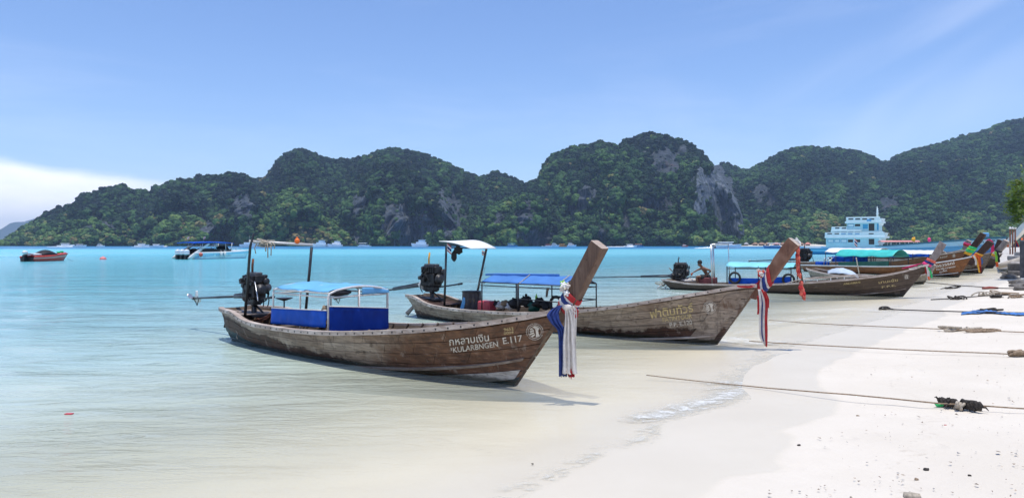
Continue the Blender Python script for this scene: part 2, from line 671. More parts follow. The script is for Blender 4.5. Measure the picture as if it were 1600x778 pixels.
def sea_material():
    m = bpy.data.materials.new('sea')
    m.use_nodes = True
    t = m.node_tree
    t.nodes.clear()
    out = N(t, 'ShaderNodeOutputMaterial')
    b = N(t, 'ShaderNodeBsdfPrincipled')
    geo = N(t, 'ShaderNodeNewGeometry')
    pos = geo.outputs['Position']
    sd = N(t, 'ShaderNodeAttribute', attribute_name='sd').outputs['Fac']
    foam = N(t, 'ShaderNodeAttribute', attribute_name='foam').outputs['Fac']
    off = math_node(t, 'MULTIPLY', sd, -1.0)
    sep = N(t, 'ShaderNodeSeparateXYZ')
    t.links.new(pos, sep.inputs[0])
    y = sep.outputs[1]
    nl = noise_node(t, mapping(t, pos, (.10, .22, 1)), 1.0, 4, .55)
    off2 = math_node(t, 'MULTIPLY', off, math_node(t, 'ADD', .65, math_node(t, 'MULTIPLY', nl, .7)))
    lg = math_node(t, 'LOGARITHM', math_node(t, 'MAXIMUM', off2, .3), 10.0)     # 0.3 m .. 1000 m -> -.5 .. 3
    f = math_node(t, 'DIVIDE', math_node(t, 'ADD', lg, .5), 3.5)
    col = ramp(t, f, SEA_RAMP)
    # the deep channel beyond the shallows and patches of darker bottom
    nb = noise_node(t, mapping(t, pos, (.004, .012, 1)), 1.0, 3, .5)
    yy = math_node(t, 'ADD', y, math_node(t, 'MULTIPLY', nb, 90))
    col = mixc(t, sstep(t, yy, 350, 450), col, (.008, .20, .42))
    np_ = noise_node(t, mapping(t, pos, (.012, .03, 1), loc=(5, 2, 0)), 1.0, 3, .5)
    col = mixc(t, math_node(t, 'MULTIPLY', sstep(t, np_, .5, .68), math_node(t, 'MULTIPLY', sstep(t, y, 25, 90), .35)), col, (.10, .40, .50))
    # foam
    nf = noise_node(t, mapping(t, pos, (2.2, 3.6, 1)), 1.0, 6, .66, 1.2)
    nf2 = noise_node(t, mapping(t, pos, (12, 18, 1)), 1.0, 5, .7, .8)
    fm = math_node(t, 'ADD', foam, math_node(t, 'MULTIPLY', math_node(t, 'SUBTRACT', nf, .5), 2.0))
    fm = math_node(t, 'ADD', fm, math_node(t, 'MULTIPLY', math_node(t, 'SUBTRACT', nf2, .5), 2.4))
    fmask = math_node(t, 'MULTIPLY', math_node(t, 'MULTIPLY', sstep(t, fm, .05, 1.25), .85), sstep(t, foam, .0, .6))
    lap = math_node(t, 'MULTIPLY', math_node(t, 'MULTIPLY', sstep(t, off, 1.12, 1.22), sstep(t, off, 1.60, 1.25)), sstep(t, math_node(t, 'ADD', nf, math_node(t, 'MULTIPLY', nf2, .5)), .70, .95))
    fmask = math_node(t, 'MAXIMUM', fmask, math_node(t, 'MULTIPLY', lap, .6))
    # lone flecks of foam on the shallows
    vor = N(t, 'ShaderNodeTexVoronoi', feature='F1')
    vor.inputs['Scale'].default_value = 2.1
    t.links.new(mapping(t, pos, (1, 1.6, 1)), vor.inputs['Vector'])
    fl = math_node(t, 'MULTIPLY', sstep(t, vor.outputs['Distance'], .045, .02), sstep(t, noise_node(t, pos, .35, 3, .6), .52, .62))
    fl = math_node(t, 'MULTIPLY', fl, math_node(t, 'MULTIPLY', sstep(t, off, 1.5, 3.0), sstep(t, off, 24, 12)))
    fmask = math_node(t, 'MAXIMUM', fmask, math_node(t, 'MULTIPLY', fl, .8))
    col = mixc(t, fmask, col, (.82, .83, .82))
    t.links.new(col, b.inputs['Base Color'])
    b.inputs['IOR'].default_value = 1.33
    rr = math_node(t, 'ADD', .07, math_node(t, 'MULTIPLY', fmask, .5))
    rr = math_node(t, 'ADD', rr, math_node(t, 'MULTIPLY', sstep(t, y, 15, 200), .22))
    t.links.new(rr, b.inputs['Roughness'])
    # ripples: long low swell, wind ripples and fine chop, calmer in the shallows
    a = noise_node(t, mapping(t, pos, (.55, 1.5, 1), (0, 0, rad(12))), 1.0, 5, .62, .5)
    c = noise_node(t, mapping(t, pos, (1.5, 4.2, 1), (0, 0, rad(-8))), 1.0, 5, .62, .8)
    d = noise_node(t, mapping(t, pos, (.14, .42, 1), (0, 0, rad(5))), 1.0, 3, .5, .2)
    rd = math_node(t, 'SUBTRACT', 1.0, math_node(t, 'ABSOLUTE', math_node(t, 'SUBTRACT', math_node(t, 'MULTIPLY', a, 4.0), 2.0)))
    h = math_node(t, 'ADD', math_node(t, 'MULTIPLY', a, .50), math_node(t, 'MULTIPLY', c, .30))
    h = math_node(t, 'ADD', h, math_node(t, 'MULTIPLY', rd, .10))
    h = math_node(t, 'ADD', h, math_node(t, 'MULTIPLY', d, 1.6))
    amp = math_node(t, 'ADD', .10, math_node(t, 'ADD', math_node(t, 'MULTIPLY', sstep(t, off, 1.4, 5.0), .22), math_node(t, 'MULTIPLY', sstep(t, off, 5.0, 20.0), .62)))
    h = math_node(t, 'MULTIPLY', h, amp)
    h = math_node(t, 'ADD', h, math_node(t, 'MULTIPLY', fmask, .05))
    bump(t, b, h, 1.0, .34)
    tr = N(t, 'ShaderNodeBsdfTransparent')
    mx = N(t, 'ShaderNodeMixShader')
    al = sstep(t, off, .7, 9.0)
    al = math_node(t, 'ADD', .05, math_node(t, 'MULTIPLY', math_node(t, 'POWER', al, .75), .90), clamp=True)
    lip = sstep(t, off, 1.05, 1.35)
    al = math_node(t, 'MAXIMUM', math_node(t, 'MULTIPLY', al, lip), fmask)
    t.links.new(al, mx.inputs[0])
    t.links.new(tr.outputs[0], mx.inputs[1])
    t.links.new(b.outputs[0], mx.inputs[2])
    t.links.new(mx.outputs[0], out.inputs[0])
    return m


SEA_RAMP = [(0.0, (.68, .63, .50)), (.24, (.66, .64, .50)), (.36, (.56, .60, .48)), (.43, (.44, .57, .52)),
            (.50, (.30, .53, .57)), (.58, (.18, .51, .60)), (.68, (.15, .53, .63)), (.85, (.12, .55, .65)), (1.0, (.05, .48, .63))]


def make_sea():
    m = sea_material()
    th = np.radians(np.linspace(-86, 86, 620))
    r = np.concatenate([np.geomspace(2.0, 60, 300), np.geomspace(61, 9500, 130)])
    R, T = np.meshgrid(r, th, indexing='ij')
    X, Y = R * np.sin(T), R * np.cos(T)
    s = sdist(np.stack([X.ravel(), Y.ravel()], -1)).reshape(X.shape)
    near = np.clip((50 - R) / 25, 0, 1) * np.clip((-s - 2) / 8, 0, 1)
    Z = near * (.020 * vnoise(X * .7, Y * 1.5, 3))
    o = grid_mesh('sea', X, Y, Z, m)
    o.data.flip_normals()
    fo = np.zeros(X.size)
    pts = np.stack([X.ravel(), Y.ravel()], -1)
    for line, w, k in FOAM:
        d = polydist(pts, [tuple(G(a, b)[:2]) for a, b in line])
        fo = np.maximum(fo, k * np.clip(1 - d / (w * 2.2), 0, 1))
    attr(o.data, 'sd', s.ravel())
    attr(o.data, 'foam', fo)
    tag(o, 'turquoise sea of the bay, clear and sandy in the shallows', kind='structure')
    return o


# ------------------------------------------------------------------ hills
SKY1 = [(-420, 372), (-200, 380), (-60, 384), (0, 382), (5, 377), (26, 362), (63, 338), (76, 330), (92, 321), (113, 318), (129, 304), (152, 297), (171, 290), (194, 289),
        (210, 296), (218, 295.5), (234, 299), (239, 292), (270, 282), (297, 275.6), (341, 271), (367, 268.5), (388, 274), (395, 283), (430, 300), (480, 330), (520, 384)]
SKY2 = [(330, 384), (370, 310), (396, 281), (419, 272), (430, 257), (440, 243), (459, 233), (472, 233), (485, 237.5), (506, 245), (543, 247), (577, 240), (603, 232), (632, 232),
        (663, 240), (695, 253), (721, 264), (747, 274), (760, 273), (774, 267), (789, 272), (801, 275), (818, 286), (850, 310), (900, 384)]
SKY3 = [(740, 384), (790, 310), (818, 287), (845, 274), (850, 260), (861, 245), (882, 230.5), (909, 225), (944, 221), (966, 223), (982, 215.6), (1004, 207), (1039, 208), (1063, 217),
        (1085, 228), (1106, 249), (1118, 262), (1140, 290), (1162, 330), (1180, 366), (1195, 384)]
SKY4 = [(1040, 384), (1080, 270), (1100, 258), (1115, 255), (1133, 253), (1158, 261.5), (1169, 263), (1200, 249), (1209, 242), (1233, 230.6), (1254, 226), (1283, 229), (1322, 232), (1351, 238),
        (1363, 242), (1372, 250), (1400, 262), (1440, 290), (1520, 384)]
SKY5 = [(1290, 384), (1340, 290), (1372, 252), (1393, 250), (1399, 242), (1434, 230.6), (1470, 222), (1505, 210), (1535, 202.5), (1564, 191), (1600, 182), (1700, 150), (1850, 130), (2050, 170), (2300, 384)]
SPURA = [(250, 384), (320, 345), (345, 315), (366, 300), (385, 292), (404, 305), (418, 330), (440, 365), (455, 384)]
SPURB = [(500, 384), (520, 340), (543, 300), (575, 270), (608, 253), (640, 262), (672, 280), (700, 300), (722, 340), (735, 384)]
SPURC = [(590, 384), (606, 335), (625, 303), (652, 295), (690, 308), (712, 335), (724, 384)]
SPURD = [(700, 384), (735, 345), (775, 318), (815, 300), (850, 312), (900, 345), (950, 384)]
SPURE = [(1060, 384), (1072, 300), (1086, 262), (1100, 257), (1118, 262), (1140, 290), (1158, 325), (1166, 362), (1180, 384)]
SPURF = [(860, 384), (900, 340), (960, 318), (1010, 322), (1060, 335), (1110, 352), (1150, 368), (1200, 384)]
SPURG = [(1120, 384), (1180, 350), (1230, 330), (1290, 325), (1340, 335), (1390, 345), (1430, 352), (1500, 340), (1560, 325), (1620, 300), (1760, 280), (1900, 384)]
SPURH = [(1330, 384), (1385, 335), (1430, 312), (1480, 300), (1530, 292), (1580, 275), (1660, 255), (1800, 250), (2000, 384)]
SPURI = [(380, 384), (402, 345), (430, 310), (460, 290), (490, 300), (520, 335), (560, 384)]
SPURJ = [(40, 384), (90, 352), (150, 335), (200, 345), (260, 330), (310, 340), (350, 384)]
# name, skyline, depth at foot, depth at ridge, front steepness
MASSES = [('hill_far_left', SKY1, 870, 1060, .50), ('hill_left', SKY2, 860, 1240, .58), ('hill_centre', SKY3, 830, 1080, .55),
          ('hill_back', SKY4, 930, 1430, .62), ('hill_right', SKY5, 880, 1500, .66),
          ('cliff_spur', SPURA, 820, 900, .40), ('cliff_dome', SPURB, 815, 960, .45), ('cliff_front', SPURC, 790, 860, .32),
          ('spur_middle', SPURD, 800, 900, .5), ('cliff_tower', SPURE, 800, 850, .22), ('foothill_centre', SPURF, 775, 880, .7),
          ('foothill_right', SPURG, 790, 1020, .8), ('slope_right', SPURH, 830, 1250, .8), ('spur_small', SPURI, 800, 920, .5),
          ('spur_left', SPURJ, 820, 900, .5)]
ROCKS = [  # ellipses in the photograph, projected onto the slopes once, when the rock is laid out
    (383, 325, 20, 27), (150, 365, 24, 16), (200, 372, 10, 10), (325, 353, 14, 18), (230, 372, 12, 10), (300, 342, 9, 12),
    (634, 352, 32, 34), (612, 330, 14, 16), (702, 338, 20, 38), (558, 322, 13, 17), (450, 336, 9, 20), (489, 371, 19, 10), (665, 345, 16, 26),
    (1040, 255, 26, 22), (1066, 236, 8, 11), (1112, 292, 27, 36), (1135, 335, 27, 34), (1095, 320, 12, 16), (912, 310, 13, 26), (895, 330, 14, 10), (820, 332, 20, 16),
    (838, 371, 26, 12), (1030, 322, 27, 13), (1188, 300, 15, 13), (1205, 312, 10, 8), (1389, 318, 18, 12), (938, 362, 7, 16), (980, 344, 8, 14),
    (780, 345, 8, 12), (560, 372, 8, 7)]


def rockness(px, py, jit):
    r = 0.0
    for cx, cy, rx, ry in ROCKS:
        d = math.hypot((px - cx) / rx, (py - cy) / ry)
        r = max(r, 1.18 - d + jit * .45)
    return r


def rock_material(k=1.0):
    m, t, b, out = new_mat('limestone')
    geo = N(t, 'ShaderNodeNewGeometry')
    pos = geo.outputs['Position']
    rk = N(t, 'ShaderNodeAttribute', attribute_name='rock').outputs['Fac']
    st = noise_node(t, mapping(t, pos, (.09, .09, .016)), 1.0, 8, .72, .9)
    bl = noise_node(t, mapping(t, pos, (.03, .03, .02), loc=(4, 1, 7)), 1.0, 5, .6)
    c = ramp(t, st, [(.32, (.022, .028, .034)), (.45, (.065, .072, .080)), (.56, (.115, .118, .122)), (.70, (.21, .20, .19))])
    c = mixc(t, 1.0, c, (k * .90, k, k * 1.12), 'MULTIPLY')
    c = mixc(t, math_node(t, 'MULTIPLY', sstep(t, bl, .58, .75), .6), c, (.17, .10, .075))
    g = noise_node(t, pos, .12, 6, .7)
    c = mixc(t, math_node(t, 'MULTIPLY', sstep(t, g, .53, .6), .8), c, (.035, .06, .025))
    grn = mixc(t, g, (.010, .020, .009), (.03, .05, .02))
    col = mixc(t, sstep(t, math_node(t, 'ADD', rk, math_node(t, 'MULTIPLY', math_node(t, 'SUBTRACT', st, .5), 1.1)), .16, .34), grn, c)
    t.links.new(col, b.inputs['Base Color'])
    b.inputs['Roughness'].default_value = .95
    b.inputs['Specular IOR Level'].default_value = .1
    bump(t, b, math_node(t, 'ADD', st, math_node(t, 'MULTIPLY', g, .6)), 1.0, 9)
    return m


def leaf_material(name='leaves', warm=0.0):
    m, t, b, out = new_mat(name)
    a = N(t, 'ShaderNodeAttribute', attribute_name='tint', attribute_type='INSTANCER').outputs['Fac']
    geo = N(t, 'ShaderNodeNewGeometry')
    n = noise_node(t, geo.outputs['Position'], .9, 4, .7)
    f = math_node(t, 'ADD', a, math_node(t, 'MULTIPLY', math_node(t, 'SUBTRACT', n, .5), .35))
    c = ramp(t, f, [(0.0, (.004, .012, .011)), (.3, (.014, .036, .016)), (.58, (.048, .110, .032)), (.85, (.115, .195, .050)), (1.0, (.20, .15, .065))])
    t.links.new(c, b.inputs['Base Color'])
    b.inputs['Roughness'].default_value = .8
    b.inputs['Specular IOR Level'].default_value = .2
    return m


def crown_protos(mat):
    cc = bpy.data.collections.new('crown_kinds')
    for k in range(5):
        bm = bmesh.new()
        bmesh.ops.create_icosphere(bm, subdivisions=3, radius=1.0)
        sq = (1, 1, [.75, .95, .6, 1.15, .85][k])
        for v in bm.verts:
            d = v.co.normalized()
            n = noise.fractal(d * 1.6 + Vector((k * 7.3, 2, 1)), .8, 2.2, 4)
            lump = noise.noise(d * 4.5 + Vector((k * 3.1, 8, 4)))
            v.co = d * (1 + .42 * n + .28 * lump)
            v.co = Vector((v.co.x * sq[0], v.co.y * sq[1], v.co.z * sq[2]))
        me = bpy.data.meshes.new('crown')
        bm.to_mesh(me)
        bm.free()
        me.materials.append(mat)
        cc.objects.link(bpy.data.objects.new('crown_kind', me))
    return cc


def scatter_object(name, pts, scl, rot, tint, idx, coll):
    me = bpy.data.meshes.new(name)
    me.from_pydata([tuple(p) for p in pts], [], [])
    attr(me, 'scl', scl)
    attr(me, 'rotz', rot)
    attr(me, 'tint', tint)
    a = me.attributes.new('kind_index', 'INT', 'POINT')
    a.data.foreach_set('value', np.asarray(idx, np.int32))
    o = bpy.data.objects.new(name, me)
    COL.objects.link(o)
    g = bpy.data.node_groups.new(name, 'GeometryNodeTree')
    g.interface.new_socket('Geometry', in_out='INPUT', socket_type='NodeSocketGeometry')
    g.interface.new_socket('Geometry', in_out='OUTPUT', socket_type='NodeSocketGeometry')
    gi = g.nodes.new('NodeGroupInput')
    go = g.nodes.new('NodeGroupOutput')
    ci = g.nodes.new('GeometryNodeCollectionInfo')
    ci.inputs[0].default_value = coll
    ci.inputs[1].default_value = True
    ci.inputs[2].default_value = True
    ip = g.nodes.new('GeometryNodeInstanceOnPoints')
    ip.inputs['Pick Instance'].default_value = True

    def na(nm, ty):
        n = g.nodes.new('GeometryNodeInputNamedAttribute')
        n.data_type = ty
        n.inputs[0].default_value = nm
        return [s for s in n.outputs if s.enabled and s.name == 'Attribute'][0]
    cx = g.nodes.new('ShaderNodeCombineXYZ')
    g.links.new(na('rotz', 'FLOAT'), cx.inputs[2])
    g.links.new(gi.outputs[0], ip.inputs['Points'])
    g.links.new(ci.outputs[0], ip.inputs['Instance'])
    g.links.new(na('kind_index', 'INT'), ip.inputs['Instance Index'])
    g.links.new(cx.outputs[0], ip.inputs['Rotation'])
    g.links.new(na('scl', 'FLOAT'), ip.inputs['Scale'])
    g.links.new(ip.outputs[0], go.inputs[0])
    md = o.modifiers.new('scatter', 'NODES')
    md.node_group = g
    return o


HK = 1.5


def make_hills():
    rm = rock_material(1.0)
    rm2 = rock_material(1.3)
    rm3 = rock_material(1.9)  # tower copy of the rock, its steep sunless face brightened in the colour
    lm = leaf_material()
    pts, scl, rot, tint, idx = [], [], [], [], []
    rng = random.Random(3)
    for mi, (name, sk, Df, Dr, pw) in enumerate(MASSES):
        Df, Dr = Df * HK, Dr * HK
        px0, px1 = sk[0][0], sk[-1][0]
        step = 4
        cols = int((px1 - px0) / step)
        rows = 34
        back = 5
        grid = np.zeros((cols + 1, rows + back + 1, 3))
        rock = np.zeros((cols + 1, rows + back + 1))
        for i in range(cols + 1):
            px = px0 + (px1 - px0) * i / cols
            py = cinterp(sk, px) + 4.0
            wob = noise.noise(Vector((px * .011, mi * 5.1, 0))) * 60 + noise.noise(Vector((px * .035, mi * 3.3, 2))) * 26
            wob *= HK
            dr = Dr + wob * .6
            h = max(.5, (HORIZ - py) / F * dr + HC)
            df = Df + wob
            for j in range(rows + back + 1):
                if j <= rows:
                    tt = j / rows
                    g = tt ** 1.25
                    q = g ** pw
                    q = q * .86 + .14 * math.sin(PI / 2 * tt)
                    D = df + (dr - df) * g
                    # buttresses and gullies, fading at foot and ridge
                    k = math.sin(PI * min(1, tt * 1.02)) ** .6
                    nn = noise.fractal(Vector((px * .020, q * 2.6, mi * 9.7)), 1.0, 2.0, 4)
                    n2 = noise.noise(Vector((px * .075, q * 3.5, mi * 4.7 + 3)))
                    D += k * (nn * 62 + n2 * 20) * HK * (.4 + .6 * min(1, h / 90)) * (.25 if mi == 9 else 1.0)
                    z = h * q * (D / dr if j == rows else 1.0)
                    z += k * 7 * noise.noise(Vector((px * .03, q * 4, mi * 2.2 + 8)))
                else:
                    tb = (j - rows) / back
                    D = dr + 390 * tb
                    z = h * (1 - tb) ** 1.3 * (1 if tb < 1 else 0)
                if j == 0:
                    z = -2
                X = (px - 800) / F * D
                grid[i, j] = (X, D, z)
                ppy = HORIZ - (z - HC) / D * F
                jit = 1.5 * noise.noise(Vector((px * .07, ppy * .03, 1.7))) + 1.3 * noise.noise(Vector((px * .19, ppy * .07, 4.7)))
                r = rockness(px, ppy, jit) if j <= rows else 0
                if mi >= 11 and py > 0:
                    r = min(r, .1) if not (1370 < px < 1410) else r
                if mi == 9:
                    r *= 1.7
                rock[i, j] = r
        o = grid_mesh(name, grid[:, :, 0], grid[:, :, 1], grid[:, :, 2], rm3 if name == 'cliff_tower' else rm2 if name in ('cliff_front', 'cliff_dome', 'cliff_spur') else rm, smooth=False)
        attr(o.data, 'rock', np.clip(rock, 0, 1).ravel())
        tag(o, kind='structure')
        # crowns over the slope
        for i in range(cols):
            for j in range(rows + 1):
                a, b_, c_, d_ = grid[i, j], grid[i + 1, j], grid[i + 1, min(j + 1, rows + back)], grid[i, j + 1]
                area = np.linalg.norm(np.cross(b_ - a, d_ - a))
                nz = abs(np.cross(b_ - a, d_ - a)[2]) / max(area, 1e-6)
                expn = area * DENS * (0.55 if nz > .75 else 1.0)
                cnt = int(expn) + (1 if rng.random() < expn - int(expn) else 0)
                px = px0 + (px1 - px0) * (i + .5) / cols
                if px < -160 or px > 1780:
                    cnt = int(cnt * .5)
                for _ in range(min(cnt, 14)):
                    u, v = rng.random(), rng.random()
                    p = a * (1 - u) * (1 - v) + b_ * u * (1 - v) + c_ * u * v + d_ * (1 - u) * v
                    r = rock[i, j] * (1 - u) * (1 - v) + rock[i + 1, j] * u * (1 - v) + rock[i + 1, min(j + 1, rows + back)] * u * v + rock[i, j + 1] * (1 - u) * v
                    if r > .22 and rng.random() > .06:
                        continue
                    if p[2] < .3:
                        continue
                    ppy = HORIZ - (p[2] - HC) / p[1] * F
                    ppx = p[0] / p[1] * F + 800
                    s = HK * rng.choice((1.5, 1.9, 2.5, 3.2, 4.4)) * rng.uniform(.8, 1.2)
                    if r > .22:
                        s *= .55
                    tn = .5 + .55 * noise.noise(Vector((ppx * .012, ppy * .02, mi * 2.0))) + .35 * noise.noise(Vector((ppx * .05, ppy * .07, 9.0)))
                    low = smooth(300, 372, ppy)
                    v_ = .07 + .65 * (tn - .22) + .22 * low + rng.uniform(-.30, .30)
                    if mi >= 11:
                        v_ += .20
                        s *= .85
                    if rng.random() < .012:
                        v_ = rng.uniform(.85, 1.0)
                    if j >= rows - 1:
                        v_ -= .05
                    pts.append((p[0], p[1], p[2] + s * .25))
                    scl.append(s)
                    rot.append(rng.uniform(0, 6.28))
                    tint.append(min(1, max(0, v_)))
                    idx.append(rng.randrange(5))
    coll = crown_protos(lm)
    f = scatter_object('forest', pts, scl, rot, tint, idx, coll)
    tag(f, 'dense evergreen forest covering the limestone hills across the bay', kind='stuff')
    print('crowns', len(pts))
    # far island, blue with distance
    isl = [(-700, 384), (-560, 366), (-420, 352), (-300, 362), (-200, 350), (-120, 345), (-70, 356), (-30, 366), (0, 359), (16, 354), (29, 344.7), (35, 347.5), (52, 341), (60, 341), (90, 350), (130, 384)]
    g = np.zeros((120, 12, 3))
    for i in range(120):
        px = -700 + 830 * i / 119
        h = (HORIZ - cinterp(isl, px)) / F * 8300 + HC + 5 * noise.noise(Vector((px * .2, 0, 0))) * 3
        for j in range(12):
            q = math.sin(PI * j / 11) ** .8
            D = 7900 + 80 * j + 50 * noise.noise(Vector((px * .05, j * .4, 3)))
            g[i, j] = ((px - 800) / F * 8300, D, max(-3, h * q * (1 if 0 < j < 11 else 0) - (3 if j in (0, 11) else 0)))
    im = plain('far_island_green', (.045, .075, .04), .9, var=.4, scale=.02, bmp=0)
    o = grid_mesh('far_island', g[:, :, 0], g[:, :, 1], g[:, :, 2], im, smooth=False)
    tag(o, kind='structure')


DENS = .052 / 2.25


# ================================================================== longtail boats
def hull_mat(name, top, mid, low, edge, bottom=None, bedge=None, rust=(.10, .045, .025), worn=(.42, .36, .31), dirt=.5, gloss=.6, bow=None):
    """weathered planks: UV.x metres along the hull, UV.y 0 at the rail .. 1 at the keel.
    edge: (x, v) where the bleached wood gives way to the old dark stain; bedge: where the bottom paint starts"""
    m, t, b, out = new_mat(name)
    uv = N(t, 'ShaderNodeUVMap')
    uv.uv_map = 'UVMap'
    sep = N(t, 'ShaderNodeSeparateXYZ')
    t.links.new(uv.outputs[0], sep.inputs[0])
    x, v = sep.outputs[0], sep.outputs[1]
    oi = N(t, 'ShaderNodeObjectInfo')
    rnd = oi.outputs['Random']
    tc = N(t, 'ShaderNodeTexCoord')
    ob = tc.outputs['Object']
    grain = noise_node(t, mapping(t, ob, (2.2, 14, 34)), 1.0, 8, .68, .5)
    blot = noise_node(t, mapping(t, ob, (1.1, 1.5, 2.2)), 1.0, 6, .62)
    blot2 = noise_node(t, mapping(t, ob, (5, 5, 9), loc=(3, 3, 3)), 1.0, 6, .66)
    drip = noise_node(t, mapping(t, ob, (9, 9, .9), loc=(1, 7, 3)), 1.0, 5, .6)

    def prof(pts):
        x0, x1 = pts[0][0], pts[-1][0]
        f = math_node(t, 'DIVIDE', math_node(t, 'SUBTRACT', x, x0), x1 - x0)
        r = ramp(t, f, [((a - x0) / (x1 - x0), (c, c, c)) for a, c in pts])
        bw = N(t, 'ShaderNodeRGBToBW')
        t.links.new(r, bw.inputs[0])
        return bw.outputs[0]
    # random plank tone
    topc = mixc(t, sstep(t, blot, .32, .68), top, mid)
    topc = mixc(t, math_node(t, 'MULTIPLY', sstep(t, rnd, .55, 1.0), .25), topc, worn)
    topc = mixc(t, math_node(t, 'MULTIPLY', sstep(t, rnd, .4, 0.0), .22), topc, tuple(c * .55 for c in mid))
    if bow:
        bm_ = sstep(t, math_node(t, 'ADD', x, math_node(t, 'MULTIPLY', math_node(t, 'SUBTRACT', blot, .5), 3.0)), bow[0], bow[1])
        topc = mixc(t, bm_, topc, mixc(t, sstep(t, blot2, .35, .65), bow[2], bow[3]))
    lowc = mixc(t, sstep(t, blot2, .35, .65), low, tuple(c * .5 for c in low))
    e = math_node(t, 'ADD', v, math_node(t, 'MULTIPLY', math_node(t, 'SUBTRACT', blot, .5), .5))
    e = math_node(t, 'ADD', e, math_node(t, 'MULTIPLY', math_node(t, 'SUBTRACT', drip, .5), .22))
    ee = math_node(t, 'SUBTRACT', e, prof(edge))
    col = mixc(t, sstep(t, ee, -.008, .012), topc, lowc)
    # a dark rim where the stain ends
    rim = math_node(t, 'MULTIPLY', sstep(t, ee, -.03, 0.0), sstep(t, ee, .03, .0))
    col = mixc(t, math_node(t, 'MULTIPLY', rim, .5), col, (.03, .02, .016))
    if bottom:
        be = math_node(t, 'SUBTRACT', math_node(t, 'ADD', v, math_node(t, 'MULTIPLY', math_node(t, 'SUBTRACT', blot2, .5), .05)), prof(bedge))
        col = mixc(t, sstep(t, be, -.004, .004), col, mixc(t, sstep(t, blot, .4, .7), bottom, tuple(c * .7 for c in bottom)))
    # grain, stains running down, rust at the fastenings
    gm = math_node(t, 'MULTIPLY', sstep(t, grain, .60, .42), .45)
    col = mixc(t, gm, col, (.045, .032, .025))
    gl = math_node(t, 'MULTIPLY', sstep(t, grain, .58, .72), .35)
    col = mixc(t, gl, col, worn)
    col = mixc(t, math_node(t, 'MULTIPLY', math_node(t, 'MULTIPLY', sstep(t, drip, .56, .72), sstep(t, blot, .45, .6)), dirt), col, rust)
    col = mixc(t, math_node(t, 'MULTIPLY', sstep(t, blot2, .58, .68), .65), col, (.040, .028, .022))
    streak = noise_node(t, mapping(t, ob, (6, 6, 1.2), loc=(8, 2, 5)), 1.0, 6, .7)
    col = mixc(t, math_node(t, 'MULTIPLY', sstep(t, streak, .56, .66), .5), col, (.05, .034, .026))
    col = mixc(t, math_node(t, 'MULTIPLY', sstep(t, streak, .42, .34), .35), col, worn)
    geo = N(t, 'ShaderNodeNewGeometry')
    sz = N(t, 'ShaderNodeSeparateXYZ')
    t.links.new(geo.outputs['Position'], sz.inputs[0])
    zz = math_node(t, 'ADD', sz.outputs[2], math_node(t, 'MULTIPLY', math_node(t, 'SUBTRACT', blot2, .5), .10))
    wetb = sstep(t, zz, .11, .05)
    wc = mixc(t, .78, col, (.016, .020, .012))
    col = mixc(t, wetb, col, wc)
    t.links.new(col, b.inputs['Base Color'])
    t.links.new(math_node(t, 'SUBTRACT', gloss, math_node(t, 'MULTIPLY', wetb, .35)), b.inputs['Roughness'])
    b.inputs['Specular IOR Level'].default_value = .35
    bump(t, b, math_node(t, 'ADD', grain, math_node(t, 'MULTIPLY', blot2, .6)), .5, .008)
    return m


def wood(name, c, dark, light, rough=.7, sc=1.0, axis=0):
    m, t, b, out = new_mat(name)
    tc = N(t, 'ShaderNodeTexCoord')
    ob = tc.outputs['Object']
    s = [16, 16, 16]
    s[axis] = 1.6
    g = noise_node(t, mapping(t, ob, tuple(q * sc for q in s)), 1.0, 8, .68, .6)
    bl = noise_node(t, ob, 2.2 * sc, 5, .6)
    fl = noise_node(t, ob, 22 * sc, 4, .7)
    col = mixc(t, sstep(t, g, .3, .7), dark, c)
    col = mixc(t, math_node(t, 'MULTIPLY', sstep(t, bl, .5, .72), .8), col, light)
    col = mixc(t, math_node(t, 'MULTIPLY', sstep(t, fl, .60, .70), .7), col, tuple(q * .4 for q in dark))
    t.links.new(col, b.inputs['Base Color'])
    b.inputs['Roughness'].default_value = rough
    b.inputs['Specular IOR Level'].default_value = .35
    bump(t, b, math_node(t, 'ADD', g, fl), .5, .006)
    return m


MT = {}


